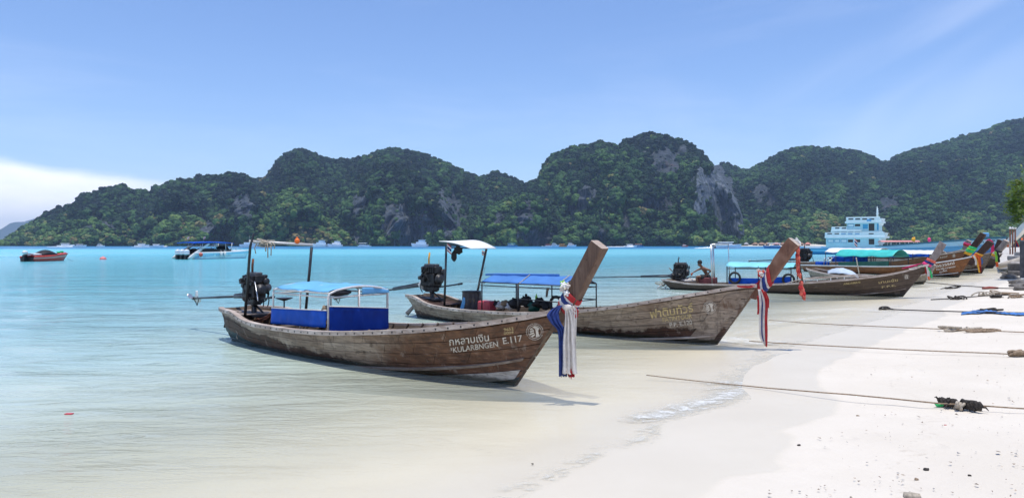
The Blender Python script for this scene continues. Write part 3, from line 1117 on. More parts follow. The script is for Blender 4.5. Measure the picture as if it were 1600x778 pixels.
def make_mats():
    M = MT
    M['rail'] = wood('bleached_rail', (.55, .47, .41), (.28, .21, .17), (.72, .64, .57))
    M['rail_dark'] = wood('old_rail', (.30, .25, .21), (.14, .10, .08), (.50, .45, .40))
    M['prow'] = wood('prow_timber', (.165, .105, .075), (.085, .050, .036), (.24, .17, .13), axis=2)
    M['prow2'] = wood('prow_red_timber', (.20, .095, .060), (.12, .055, .035), (.28, .16, .11), axis=2)
    M['prow_end'] = wood('prow_end_grain', (.50, .41, .34), (.34, .26, .20), (.64, .55, .48), axis=1)
    M['prow_grey'] = wood('grey_prow', (.30, .26, .24), (.18, .14, .13), (.42, .38, .35), axis=2)
    M['prow_dark'] = wood('dark_prow', (.07, .035, .025), (.035, .018, .014), (.12, .07, .05), axis=2)
    M['inner'] = wood('inner_planks', (.16, .12, .09), (.07, .05, .035), (.30, .24, .19))
    M['deck'] = wood('deck_boards', (.36, .30, .25), (.20, .15, .12), (.50, .44, .38))
    M['engine'] = plain('engine_black', (.018, .018, .022), .42, .3, var=.6, scale=9, dirt=(.07, .05, .04), bmp=.4)
    M['engine2'] = plain('engine_grey', (.10, .10, .11), .45, .5, var=.5, scale=9, dirt=(.05, .035, .03), bmp=.4)
    M['steel'] = plain('steel_bright', (.62, .62, .62), .28, .8, var=.15, scale=5, dirt=(.25, .17, .12))
    M['steel_dark'] = plain('steel_dark', (.045, .048, .055), .45, .4, var=.4, scale=8, dirt=(.12, .07, .045))
    M['shaft'] = plain('shaft_paint', (.05, .065, .08), .4, .3, var=.4, scale=4, dirt=(.12, .08, .06))
    M['rust'] = plain('rust', (.20, .075, .04), .8, .2, var=.5, scale=10, dirt=(.05, .03, .02))
    M['white_paint'] = plain('white_paint', (.72, .72, .70), .45, 0, var=.12, scale=4, dirt=(.42, .36, .30))
    M['white_pipe'] = plain('white_pipe', (.66, .64, .62), .4, .1, var=.15, scale=8, dirt=(.26, .16, .11))
    M['blue_tarp'] = plain('blue_tarp', (.002, .075, .46), .5, 0, var=.25, scale=2.5, bmp=.3, spec=.2)
    M['blue_tarp_shaded'] = plain('blue_tarp_shaded', (.002, .030, .24), .5, 0, var=.25, scale=2.5, bmp=.3, spec=.2)  # darker copy of the blue tarp, shade of the front curtain put into its colour
    M['sky_canvas'] = plain('light_blue_canvas', (.15, .44, .74), .6, 0, var=.15, scale=2, bmp=.2)
    M['mid_canvas'] = plain('mid_blue_canvas', (.06, .20, .52), .6, 0, var=.15, scale=2, bmp=.2)
    M['cyan_canvas'] = plain('cyan_canvas', (.22, .62, .72), .6, 0, var=.12, scale=2, bmp=.2)
    M['teal_canvas'] = plain('teal_canvas', (.04, .50, .46), .6, 0, var=.15, scale=2, bmp=.2)
    M['green_tarp'] = plain('green_tarp', (.004, .085, .060), .5, 0, var=.25, scale=2, bmp=.2)
    M['white_cloth'] = plain('white_cloth', (.66, .62, .58), .8, 0, var=.18, scale=12, dirt=(.42, .35, .30))
    M['white_sheet'] = plain('white_sheet', (.80, .80, .78), .5, 0, var=.06, scale=3)
    M['red_cloth'] = plain('red_cloth', (.42, .018, .022), .75, 0, var=.3, scale=14)
    M['blue_cloth'] = plain('blue_cloth', (.008, .030, .17), .75, 0, var=.35, scale=14)
    M['orange_cloth'] = plain('orange_cloth', (.75, .13, .02), .75, 0, var=.3, scale=14)
    M['salmon_cloth'] = plain('salmon_cloth', (.62, .12, .08), .75, 0, var=.35, scale=14)
    M['pink_cloth'] = plain('pink_cloth', (.80, .05, .20), .75, 0, var=.2, scale=14)
    M['green_cloth'] = plain('green_cloth', (.03, .50, .16), .75, 0, var=.3, scale=14)
    M['lime_cloth'] = plain('lime_cloth', (.25, .62, .06), .75, 0, var=.3, scale=14)
    M['yellow_cloth'] = plain('yellow_cloth', (.75, .38, .03), .75, 0, var=.3, scale=14)
    M['black_cloth'] = plain('black_cloth', (.018, .018, .022), .75, 0, var=.5, scale=10)
    M['rope'] = plain('rope', (.46, .40, .32), .9, 0, var=.4, scale=30, bmp=.5)
    M['rope_brown'] = plain('brown_rope', (.33, .24, .16), .9, 0, var=.4, scale=30, bmp=.5)
    M['rope_dark'] = plain('dark_rope', (.05, .042, .036), .95, 0, var=.5, scale=30, bmp=.5)
    M['rubber'] = plain('rubber', (.018, .018, .018), .7, 0, var=.3, scale=8)
    M['orange_plastic'] = plain('orange_plastic', (.85, .16, .01), .4, 0, var=.1, scale=4)
    M['red_plastic'] = plain('red_vinyl', (.55, .06, .08), .45, 0, var=.2, scale=6)
    M['letter_white'] = plain('lettering_white', (.62, .58, .52), .7, 0, var=.35, scale=16, dirt=(.20, .13, .09), bmp=0)
    M['letter_gold'] = plain('lettering_gold', (.55, .44, .22), .7, 0, var=.4, scale=12, dirt=(.22, .14, .09), bmp=0)
    M['skin'] = plain('skin', (.17, .075, .042), .5, 0, var=.12, scale=5, bmp=.05)
    M['hair'] = plain('hair', (.010, .008, .007), .5, 0, var=.2, scale=30)


class Boat:
    def __init__(s, S, B, beam, sheer_px, draft=.22, ov=.85, keel=None, stem_z=None):
        s.S, s.Bp = Vector(S), Vector(B)
        d = s.Bp - s.S
        s.L = d.length
        s.d = d.normalized()
        s.n = Vector((-s.d.y, s.d.x))
        s.beam = beam
        s.draft = draft
        s.ov = ov
        s.Lg = s.L + ov
        s.keelp = keel or [(0, -draft * .7), (.2, -draft), (.7, -draft), (.9, -draft * .6), (1, -.02)]
        # the rail heights that put the near rail where the photograph has it
        pts = []
        for px, py in sheer_px:
            x = s.L / 2
            for _ in range(30):
                u = min(1, max(0, x / s.Lg))
                x = .5 * x + .5 * s.at(px, py, -s.half(u))[0]
            pts.append((x, s.at(px, py, -s.half(min(1, max(0, x / s.Lg))))[2]))
        pts.sort()
        s.sheerp = pts

    def half(s, u):
        return s.beam / 2 * cinterp([(0, .40), (.05, .60), (.2, .86), (.4, 1), (.6, .97), (.78, .76), (.9, .45), (.97, .20), (1, .08)], u)

    def sheer(s, x):
        return cinterp(s.sheerp, x)

    def at(s, px, py, y):
        """local point at lateral offset y seen at pixel px, py"""
        k = (px - 800.0) / F
        x = (k * (s.S.y + y * s.n.y) - s.S.x - y * s.n.x) / (s.d.x - k * s.d.y)
        D = s.S.y + x * s.d.y + y * s.n.y
        return Vector((x, y, HC - (py - HORIZ) / F * D))

    def world(s, p):
        q = s.S + s.d * p[0] + s.n * p[1]
        return Vector((q.x, q.y, p[2]))

    def hull(s, u, v, side=-1, off=0.0):
        """point of the skin, off metres outside it"""
        p = s._h(u, v, side)
        if off:
            e = .004
            du = s._h(min(1, u + e), v, side) - s._h(max(0, u - e), v, side)
            dv = s._h(u, min(1, v + e * 3), side) - s._h(u, max(0, v - e * 3), side)
            n = du.cross(dv)
            n = n.normalized() if n.length > 1e-9 else Vector((0, side, 0))
            if n.y * side < 0:
                n = -n
            p = p + n * off
        return p

    def _h(s, u, v, side):
        w_mid = interp([(0, 1), (.3, .94), (.55, .83), (.75, .66), (.88, .46), (1, .05)], v)
        w_bow = interp([(0, 1), (.5, .62), (.8, .36), (1, .12)], v)
        k = smooth(.45, 1.0, u)
        hz = v ** (1.0 + .12 * (1 - k))
        x = u * (s.Lg * (1 - hz) + s.L * hz)
        zk = cinterp(s.keelp, u)
        zs = s.sheer(u * s.Lg)
        w = w_mid * (1 - k) + w_bow * k
        if u < .06:      # the stern rounds in below
            w *= 1 - .25 * (1 - u / .06) * v
        y = s.half(u) * w
        y = max(y, .028)
        x += (1 - smooth(0, .05, u)) * .55 * hz      # the sternpost rakes
        return Vector((x, side * y, zs + (zk - zs) * hz))


def build_hull(b, root, mats, strakes, planks=True, plen=(.6, 1.25), seed=1, ledge=None, rail_w=.10, rail_mat='rail', nseg=44):
    hm = mats['hull']
    rng = random.Random(seed)
    mb = MB()
    for side in (-1, 1):
        mb.slab(lambda i, j: b.hull(i, j, side, -.040), nseg, 10, .05, uvfn=lambda i, j: (i * b.Lg, j))
    # stern board
    vs = [b.hull(0.004, k / 6, -1, -.02) for k in range(7)] + [b.hull(0.004, k / 6, 1, -.02) for k in range(6, -1, -1)]
    st = MB()
    st.add(vs + [v + Vector((.05, 0, 0)) for v in vs], [tuple(range(13, -1, -1)), tuple(range(14, 28))] + [(i, (i + 1) % 14, (i + 1) % 14 + 14, i + 14) for i in range(14)])
    mb.smooth = False
    h = mb.build('hull_shell', mats['inner'], root)
    st.build('transom', mats['inner'], root, fix=True)
    cnt = 0
    for side in (-1, 1):
        for k in range(len(strakes) - 1):
            v0, v1 = strakes[k], strakes[k + 1]
            x = rng.uniform(.1, .9) if planks else 99
            cuts = [0.0]
            while planks and x < b.Lg - .45:
                cuts.append(x / b.Lg)
                x += rng.uniform(*plen)
            cuts.append(1.0)
            for a, c in zip(cuts, cuts[1:]):
                o_ = rng.uniform(-.0015, .0025)
                g = .003 / b.Lg
                gv = .005
                n = max(2, int((c - a) * b.Lg / .35)) if planks else 26
                pm = MB()
                a2, c2 = a + g, c - g
                pm.slab(lambda i, j: b.hull(a2 + (c2 - a2) * i, v0 + gv + (v1 - v0 - 2 * gv) * j, side, o_), n, 2, .024,
                        uvfn=lambda i, j: ((a2 + (c2 - a2) * i) * b.Lg, v0 + (v1 - v0) * j))
                o = pm.build('plank' if planks else 'strake', hm, root)
                cnt += 1
    # rails
    for side in (-1, 1):
        rm = MB()
        n = nseg
        vs, fs = [], []
        hw = rail_w
        for i in range(n + 1):
            u = i / n
            p = b.hull(u, 0, side)
            q = b.hull(u, .06, side, .015)
            inn = min(hw * .7, p.y * side * .9)
            y = p.y * side
            wob = .004 * noise.noise(Vector((u * 30, side, seed)))
            z = p.z + wob
            prof = [(y - inn, z + .030), (y + hw * .38, z + .030), (y + hw * .42, z - .035), (y - inn, z - .012)]
            if rail_w < .05:
                prof = [(y - .03, z + .02), (y + .025, z + .02), (y + .025, z - .02), (y - .03, z - .02)]
            for yy, zz in prof:
                vs.append((p.x, side * yy, zz))
            if i < n:
                for k in range(4):
                    l = (k + 1) % 4
                    fs.append((i * 4 + k, i * 4 + l, (i + 1) * 4 + l, (i + 1) * 4 + k))
        fs += [(3, 2, 1, 0), (n * 4, n * 4 + 1, n * 4 + 2, n * 4 + 3)]
        rm.add(vs, fs)
        rm.build('rail', mats[rail_mat], root, fix=True)
    if ledge:
        for (u0, u1, v0a, v1a, pr, hh) in ledge:
            for side in (-1, 1):
                lm = MB()
                lm.slab(lambda i, j: b.hull(u0 + (u1 - u0) * i, v0a + (v1a - v0a) * i + hh * (j - .5), side, .022), 18, 1, pr,
                        uvfn=lambda i, j: ((u0 + (u1 - u0) * i) * b.Lg, .3))
                lm.build('rub_strake', mats['ledge'] if 'ledge' in mats else mats['rail_dark'], root)
    return cnt


def rail_pegs(b, root, n=34):
    mb = MB()
    for i in range(n):
        for side in (-1, 1):
            u = .03 + .93 * i / n
            p = b.hull(u, 0, side)
            mb.box((p.x, p.y + side * .043, p.z - .004), (.022, .008, .022))
    o = mb.build('peg', MT['steel_dark'], root)
    o['kind'] = 'stuff'


def deck_and_ribs(b, root, mats, foredeck=(.74, .965), ndeck=12, ribs=14, floor_v=.62):
    fm = MB()
    fm.slab(lambda i, j: Vector((lambda p, q: p * (1 - j) + q * j)(b.hull(.05 + .85 * i, floor_v, -1, -.06), b.hull(.05 + .85 * i, floor_v, 1, -.06))), 26, 2, .03)
    fm.build('floor', MT['inner'], root)
    if foredeck:
        a, c = foredeck
        for k in range(ndeck):
            u0 = a + (c - a) * k / ndeck + .0015
            u1 = a + (c - a) * (k + 1) / ndeck - .0015
            dm = MB()

            def f(i, j):
                u = u0 + (u1 - u0) * i
                p, q = b.hull(u, .06, -1, -.05), b.hull(u, .06, 1, -.05)
                r = p * (1 - j) + q * j
                r.z = b.sheer(u * b.Lg) - .055 + .02 * math.sin(PI * j)
                return r
            dm.slab(f, 1, 4, .022)
            dm.build('deck_board', mats['deck'], root)
    for k in range(ribs):
        u = .07 + .66 * k / max(1, ribs - 1)
        for side in (-1, 1):
            rm = MB()
            rm.tube([b.hull(u, v, side, -.075) for v in (.01, .2, .4, .58)], .022, 4)
            rm.build('rib', MT['inner'], root)
    for u in (.26, .5, .66):
        tm = MB()
        p, q = b.hull(u, .16, -1, -.05), b.hull(u, .16, 1, -.05)
        tm.bbox(((p.x + q.x) / 2, 0, p.z), (.22, abs(p.y) * 2, .035), .008)
        tm.build('thwart', MT['inner'], root)


def build_prow(b, root, st, hw0, hw1, mat, end_mat):
    """st: [(rear px, py), (front px, py)] stations on the near face, from the foot to the top"""
    secs = []
    n = len(st)
    for i, (r, f) in enumerate(st):
        hw = hw0 + (hw1 - hw0) * i / (n - 1)
        R, Fp = b.at(r[0], r[1], -hw), b.at(f[0], f[1], -hw)
        secs.append((R, Fp, hw))
    vs, fs = [], []
    fine = []
    for i in range(n - 1):
        for k in range(4):
            t_ = k / 4
            a = secs[max(0, i - 1)], secs[i], secs[i + 1], secs[min(n - 1, i + 2)]

            def cr(p0, p1, p2, p3):
                return .5 * ((2 * p1) + (-p0 + p2) * t_ + (2 * p0 - 5 * p1 + 4 * p2 - p3) * t_**2 + (-p0 + 3 * p1 - 3 * p2 + p3) * t_**3)
            fine.append((cr(*[q[0] for q in a]), cr(*[q[1] for q in a]), cr(*[q[2] for q in a])))
    fine.append(secs[-1])
    c = .012
    for R, Fp, hw in fine:
        d = (Fp - R).normalized()
        ring = [(R + d * c, -hw), (Fp - d * c, -hw), (Fp, -hw + c), (Fp, hw - c), (Fp - d * c, hw), (R + d * c, hw), (R, hw - c), (R, -hw + c)]
        for p, y in ring:
            vs.append(Vector((p.x, y, p.z)))
    m = len(fine)
    for i in range(m - 1):
        for k in range(8):
            l = (k + 1) % 8
            fs.append((i * 8 + k, i * 8 + l, (i + 1) * 8 + l, (i + 1) * 8 + k))
    fs.append(tuple(range(7, -1, -1)))
    mb = MB()
    mb.add(vs, fs)
    mb.cur = 1
    mb.add([v for v in vs[-8:]], [tuple(range(8))])
    mb.build('prow', [mat, end_mat], root, fix=True)
    b.prow = fine
    return fine


def prow_band(b, s0, s1, mat, name='wrap', off=.014, th=.012, seed=0, tilt=0.0):
    """a strip of cloth wound once round the prow between fractions s0 and s1 of its length"""
    m = len(b.prow)
    pts = []

    def sec(s):
        s = min(.999, max(0, s)) * (m - 1)
        i = int(s)
        t_ = s - i
        A, B_ = b.prow[i], b.prow[min(m - 1, i + 1)]
        return A[0].lerp(B_[0], t_), A[1].lerp(B_[1], t_), A[2] * (1 - t_) + B_[2] * t_

    def f(i, j):
        a = 2 * PI * i
        ti = tilt * math.cos(a)
        s = s0 + (s1 - s0) * j + ti + .006 * noise.noise(Vector((i * 9, j * 2, seed)))
        R, Fp, hw = sec(s)
        c_ = (R + Fp) / 2
        h = (Fp - R).length / 2
        ax = (Fp - R).normalized()
        ca, sa = math.cos(a), math.sin(a)
        q = 1 / max(abs(ca), abs(sa), .72 * (abs(ca) + abs(sa)))
        o_ = off + .007 * noise.noise(Vector((i * 14, j * 3, seed + 4))) + .004 * math.sin(j * PI)
        p = c_ + ax * (ca * q * (h + o_))
        return Vector((p.x, -(hw + o_) * sa * q, p.z))
    mb = MB()
    mb.smooth = True
    mb.slab(f, 28, 3, th)
    return mb


def ribbon(pts, D, widths, n=None, pleats=3, amp=.012, th=.003, seed=0, dvec=(1, 0, 0)):
    """hanging cloth; pts pixel centres top to bottom at depth D, widths in pixels"""
    W = [P(px, py, D if isinstance(D, (int, float)) else D[i]) for i, (px, py) in enumerate(pts)]
    m = len(W)
    mb = MB()
    mb.smooth = True
    dv = Vector(dvec).normalized()
    De = D if isinstance(D, (int, float)) else D[0]

    def f(i, j):
        t_ = i * (m - 1)
        k = min(m - 2, int(t_))
        fr = t_ - k
        p0, p1, p2, p3 = W[max(0, k - 1)], W[k], W[k + 1], W[min(m - 1, k + 2)]
        p = .5 * ((2 * p1) + (-p0 + p2) * fr + (2 * p0 - 5 * p1 + 4 * p2 - p3) * fr**2 + (-p0 + 3 * p1 - 3 * p2 + p3) * fr**3)
        w = (widths[k] * (1 - fr) + widths[k + 1] * fr) / F * De
        y = amp * math.sin(j * pleats * 2 * PI + seed + .8 * math.sin(i * 3)) * min(1, .3 + i * 2)
        y += amp * .9 * noise.noise(Vector((i * 4, j * 5, seed)))
        x_ = amp * .8 * noise.noise(Vector((i * 3.5, seed + 7, j)))
        z = .035 * noise.noise(Vector((j * 9, seed, 1))) if i == 1 else 0
        return p + dv * (w * (j - .5) + x_) + Vector((0, y, z))
    mb.slab(f, max(16, (m - 1) * 6), max(8, pleats * 7), th)
    return mb


def twine(p0, p1, sag, r, n=12, mb=None, wob=0.0, seed=0):
    mb = mb or MB()
    p0, p1 = Vector(p0), Vector(p1)
    pts = []
    for i in range(n + 1):
        t_ = i / n
        p = p0.lerp(p1, t_) - Vector((0, 0, sag * 4 * t_ * (1 - t_)))
        if wob:
            p += Vector((noise.noise(Vector((t_ * 6, seed, 0))), noise.noise(Vector((t_ * 6, seed, 5))), noise.noise(Vector((t_ * 6, seed, 9))))) * wob
        pts.append(p)
    mb.tube(pts, r, 6)
    return mb


def tangle(c, size, r, n=26, seed=0, mb=None, sq=(1, 1, .6)):
    mb = mb or MB()
    rg = random.Random(seed)
    pts = []
    ph = [rg.uniform(0, 6) for _ in range(6)]
    fr = [rg.uniform(1.5, 5) for _ in range(6)]
    for i in range(n * 3):
        t_ = i / (n * 3) * 2 * PI
        pts.append(Vector(c) + Vector((math.sin(t_ * fr[0] + ph[0]) * .6 + math.sin(t_ * fr[1] + ph[1]) * .4,
                                       math.sin(t_ * fr[2] + ph[2]) * .6 + math.sin(t_ * fr[3] + ph[3]) * .4,
                                       math.sin(t_ * fr[4] + ph[4]) * .6 + math.sin(t_ * fr[5] + ph[5]) * .4)) * size * Vector(sq).length / 1.5)
    for p in pts:
        p.z = c[2] + (p.z - c[2]) * sq[2]
        p.x = c[0] + (p.x - c[0]) * sq[0]
        p.y = c[1] + (p.y - c[1]) * sq[1]
    mb.tube(pts, r, 6)
    return mb


# ---------------------------------------------------------------- lettering
def text_polys(txt):
    cu = bpy.data.curves.new('lettering', 'FONT')
    cu.body = txt
    cu.size = 1.0
    cu.resolution_u = 3
    cu.offset = .010
    cu.fill_mode = 'FRONT'
    o = bpy.data.objects.new('lettering', cu)
    COL.objects.link(o)
    dg = bpy.context.evaluated_depsgraph_get()
    me = bpy.data.meshes.new_from_object(o.evaluated_get(dg))
    vs = [v.co.copy() for v in me.vertices]
    fs = [tuple(p.vertices) for p in me.polygons]
    bpy.data.objects.remove(o)
    return vs, fs


def boat_bvh(b, side=-1):
    vs, fs = [], []
    nu, nv = 160, 24
    for i in range(nu + 1):
        for j in range(nv + 1):
            vs.append(b.hull(i / nu, j / nv, side, .016))
    w = nv + 1
    for i in range(nu):
        for j in range(nv):
            fs.append((i * w + j, (i + 1) * w + j, (i + 1) * w + j + 1, i * w + j + 1))
    return BVHTree.FromPolygons(vs, fs)


def letter(b, bvh, root, vs, fs, x0y0, x1y1, hpx, mat, name='lettering', bold=0.0, shear=0.0):
    """lay flat print on the hull: the base line runs from pixel x0y0 to x1y1, capitals hpx high"""
    xs = [v.x for v in vs]
    ys = [v.y for v in vs]
    mx, Mx = min(xs), max(xs)
    cap = .72
    X0, Y0 = x0y0
    X1, Y1 = x1y1
    L = math.hypot(X1 - X0, Y1 - Y0)
    ex, ey = (X1 - X0) / L, (Y1 - Y0) / L
    nx, ny = ey, -ex          # up in the picture
    ax = L / (Mx - mx)
    ay = hpx / cap
    out, ok = [], []
    cl = b.S
    o_w = Vector((0, 0, HC))
    # into the boat's frame
    def loc(pw):
        r = Vector((pw.x, pw.y)) - b.S
        return Vector((r.dot(b.d), r.dot(b.n), pw.z))
    ol = loc(o_w)
    for v in vs:
        a, c = (v.x - mx) * ax, v.y * ay
        px, py = X0 + ex * a + nx * c + shear * c, Y0 + ey * a + ny * c
        q = loc(P(px, py, 10))
        hit, nrm, ix, dist = bvh.ray_cast(ol, (q - ol).normalized())
        if hit is None:
            out.append(Vector((0, 0, 0)))
            ok.append(False)
        else:
            if nrm.dot(ol - hit) < 0:
                nrm = -nrm
            out.append(hit + nrm * .012)
            ok.append(True)
    mb = MB()
    mb.add(out, [f for f in fs if all(ok[i] for i in f)])
    return mb.build(name, mat, root)


def emblem_polys():
    """round badge: ring of small marks, an open circle and a curled bird head"""
    vs, fs = [], []

    def poly(pts):
        k = len(vs)
        vs.extend(Vector((x, y, 0)) for x, y in pts)
        fs.append(tuple(range(k, k + len(pts))))
    rg = random.Random(5)
    for k in range(40):               # letters round the rim
        a = 2 * PI * k / 40
        if .55 < (a / (2 * PI)) % 1 < .60 or .90 < (a / (2 * PI)) % 1 < .95:
            continue
        r0, r1 = .86, 1.0
        for q in range(2):
            rr0, rr1 = r0 + rg.uniform(0, .06), r1 - rg.uniform(0, .04)
            a0 = a + q * .075
            a1 = a0 + rg.uniform(.03, .06)
            poly([(rr0 * math.cos(a0), rr0 * math.sin(a0)), (rr0 * math.cos(a1), rr0 * math.sin(a1)), (rr1 * math.cos(a1), rr1 * math.sin(a1)), (rr1 * math.cos(a0), rr1 * math.sin(a0))])
    for k in range(36):               # thin ring
        a0, a1 = 2 * PI * k / 36, 2 * PI * (k + 1) / 36
        poly([(.72 * math.cos(a0), .72 * math.sin(a0)), (.72 * math.cos(a1), .72 * math.sin(a1)), (.77 * math.cos(a1), .77 * math.sin(a1)), (.77 * math.cos(a0), .77 * math.sin(a0))])
    # the figure: a neck rising from the lower right to a head, and feathered flames on the left
    poly([(.05, -.68), (.50, -.55), (.40, -.20), (.12, -.15)])
    poly([(.12, -.15), (.40, -.20), (.42, .12), (.10, .16)])
    poly([(.10, .16), (.42, .12), (.60, .30), (.35, .55), (.02, .40)])
    poly([(.02, .40), (.35, .55), (.05, .66), (-.25, .52)])
    poly([(-.60, .12), (-.12, .26), (-.05, .06), (-.50, -.06)])
    poly([(-.66, -.18), (-.10, -.02), (-.06, -.16), (-.56, -.34)])
    poly([(-.50, -.46), (-.06, -.24), (.00, -.40), (-.34, -.60)])
    poly([(-.52, .40), (-.30, .48), (-.12, .32), (-.45, .24)])
    return vs, fs


# ---------------------------------------------------------------- engine
def build_engine(b, root, c, sc, shaft_end, shaft_r=.028, tiller=None, exhaust=None, seed=0, mount=None, housing_len=1.1, yel=False, white_fin=True):
    """c: engine centre (local), sc: overall size, shaft_end: local point of the propeller"""
    rg = random.Random(seed)
    c = Vector(c)
    ax = (Vector(shaft_end) - c)
    ax.z = 0
    rz = math.atan2(ax.y, ax.x)
    R = Matrix.Rotation(rz, 3, 'Z')       # local +x of the engine points to the propeller

    def E(x, y, z):
        return c + R @ Vector((x * sc, y * sc, z * sc))
    mb = MB()
    Mx = R
    mb.bbox(E(0, 0, -.10), (.62 * sc, .40 * sc, .42 * sc), .03 * sc, Mx)
    mb.bbox(E(-.02, 0, .22), (.66 * sc, .30 * sc, .24 * sc), .03 * sc, Mx)
    mb.bbox(E(0, 0, -.38), (.50 * sc, .30 * sc, .16 * sc), .03 * sc, Mx)
    for k in range(7):
        mb.bbox(E(-.27 + .085 * k, -.17, .22), (.035 * sc, .10 * sc, .20 * sc), .008 * sc, Mx)
        mb.bbox(E(-.27 + .085 * k, .17, .22), (.035 * sc, .10 * sc, .20 * sc), .008 * sc, Mx)
    for k in range(14):
        p = E(rg.uniform(-.34, .34), rg.choice((-.24, .24)), rg.uniform(-.32, .30))
        mb.bbox(p, (rg.uniform(.06, .16) * sc, rg.uniform(.06, .14) * sc, rg.uniform(.06, .16) * sc), .012 * sc, Mx @ Matrix.Rotation(rg.uniform(-.5, .5), 3, 'Y'))
    en = mb.build('engine', MT['engine'], root, fix=True)
    m2 = MB()
    m2.bbox(E(-.02, 0, .37), (.56 * sc, .20 * sc, .08 * sc), .02 * sc, Mx)
    m2.build('valve_cover', MT['engine2'], en, fix=True)
    m2 = MB()
    m2.lathe([(.05 * sc, 0), (.17 * sc, .01), (.17 * sc, .03 * sc), (.11 * sc, .06 * sc), (.16 * sc, .08 * sc), (.05 * sc, .10 * sc)], E(-.34, 0, -.08), R @ Vector((-1, 0, 0)), 18)
    m2.lathe([(.04 * sc, 0), (.09 * sc, .01), (.09 * sc, .05 * sc), (.03 * sc, .06 * sc)], E(-.36, -.16, .16), R @ Vector((-1, 0, 0)), 14)
    m2.build('pulley', MT['steel_dark'], en)
    m2 = MB()
    m2.lathe([(.10 * sc, 0), (.12 * sc, .04 * sc), (.12 * sc, .20 * sc), (.08 * sc, .24 * sc)], E(-.30, -.27, -.02), R @ Vector((1, 0, 0)), 16)
    m2.build('alternator', MT['engine2'], en)
    for k in range(6):
        a, z0 = rg.uniform(-.32, .32), rg.uniform(-.2, .35)
        s_ = rg.choice((-1, 1))
        h = MB()
        e0 = E(a, .2 * s_, z0)
        e1 = E(a + rg.uniform(-.3, .3), .22 * s_, z0 - rg.uniform(.2, .5))
        mid = (e0 + e1) / 2 + R @ Vector((rg.uniform(-.1, .1) * sc, .16 * s_ * sc, rg.uniform(0, .12) * sc))
        pts = [e0.lerp(mid, q) * (1 - q) + mid.lerp(e1, q) * q for q in [i / 8 for i in range(9)]]
        h.tube(pts, .016 * sc, 7)
        h.build('hose', MT['rubber'], en)
    # bell housing towards the shaft
    sd = (Vector(shaft_end) - E(.36, 0, -.30)).normalized()
    m2 = MB()
    m2.lathe([(.20 * sc, 0), (.20 * sc, .05 * sc), (.12 * sc, .16 * sc), (.07 * sc, .26 * sc), (.05 * sc, .30 * sc)], E(.30, 0, -.26), sd, 18)
    m2.build('bell_housing', MT['white_paint'] if yel else MT['engine2'], en)
    m2 = MB()
    s0 = E(.36, 0, -.28)
    s1 = Vector(shaft_end)
    hl = housing_len
    pth = s0 + sd * hl
    m2.tube([s0, pth], [shaft_r * 1.7, shaft_r * 1.5], 10)
    m2.tube([s0 + Vector((0, 0, .07)), pth + Vector((0, 0, .045))], [shaft_r * .6, shaft_r * .5], 8)
    m2.tube([pth, s1], [shaft_r * 1.0, shaft_r * .8], 10)
    m2.build('drive_shaft', MT['shaft'], en)
    # propeller, bracket under it
    m2 = MB()
    m2.lathe([(.02, -.06), (.036, -.03), (.036, .05), (.012, .09)], s1, sd, 12)
    u = sd.cross(Vector((0, 0, 1))).normalized()
    w = sd.cross(u)
    pr = MB()
    for k in range(2):
        a = .55 + k * PI
        d1 = (u * math.cos(a) + w * math.sin(a))
        d2 = sd.cross(d1)

        def f(i, j):
            r = .02 + .15 * i
            cw = .055 * math.sin(PI * (.12 + .8 * i)) + .012
            tw = .9 - .5 * i
            return s1 + d1 * r + (d2 * math.cos(tw) + sd * math.sin(tw)) * (cw * (2 * j - 1))
        pr.smooth = True
        pr.slab(f, 6, 3, .008)
    m2.build('hub', MT['steel_dark'], en)
    pr.build('propeller', MT['steel'], en)
    fin = MB()
    q = s1 - sd * .16
    fin.tube([q + sd * -.1, q + Vector((0, 0, -.16)), q + sd * .12 + Vector((0, 0, -.03))], .010, 6)
    fin.build('skeg', MT['steel_dark'], en)
    if white_fin:
        wf = MB()
        wf.smooth = True
        wf.slab(lambda i, j: q + sd * (.02 + .10 * (j - .5) * (1 - .5 * i)) + Vector((0, 0, .02 + .15 * i)), 5, 3, .03)
        wf.build('fin', MT['white_paint'], en)
    if tiller:
        t_ = MB()
        t_.tube([E(-.30, 0, -.34), Vector(tiller)], .020, 8)
        t_.tube([Vector(tiller) + (Vector(tiller) - E(-.3, 0, -.34)).normalized() * -.16, Vector(tiller)], .026, 8)
        t_.build('tiller', MT['shaft'], en)
    if exhaust:
        e_ = MB()
        e0 = E(*exhaust[0])
        e_.tube([e0, e0 + Vector((0, 0, exhaust[1] * .5)), e0 + Vector((.03, 0, exhaust[1]))], .028 * max(.8, sc), 9)
        e_.build('exhaust_pipe', MT['rust'] if not exhaust[2] else exhaust[2], en)
    h = MB()
    h.tube([E(.36, -.1, -.1), E(.52, -.14, .02), E(.62, -.16, .12)], .022 * sc, 8)
    h.build('lifting_handle', MT['rust'], en)
    # mount
    if mount is not None:
        mo = MB()
        base = Vector(mount)
        top = E(0, 0, -.46)
        mo.lathe([(.07, 0), (.055, .04), (.05, (top - base).length * .8), (.08, (top - base).length)], base, (top - base).normalized(), 12)
        mo.bbox(top, (.34 * sc, .26 * sc, .06), .01, Mx)
        mo.tube([base + Vector((.22, .12, 0)), top], .02, 6)
        mo.tube([base + Vector((.22, -.12, 0)), top], .02, 6)
        mo.bbox(base, (.5, .36, .06), .01)
        mo.build('engine_mount', MT['steel_dark'], root, fix=True)
    return en


def pipe(root, pts, r, mat, name='pole', n=8, rnd=False):
    mb = MB()
    mb.tube(pts, r, n)
    return mb.build(name, mat, root)


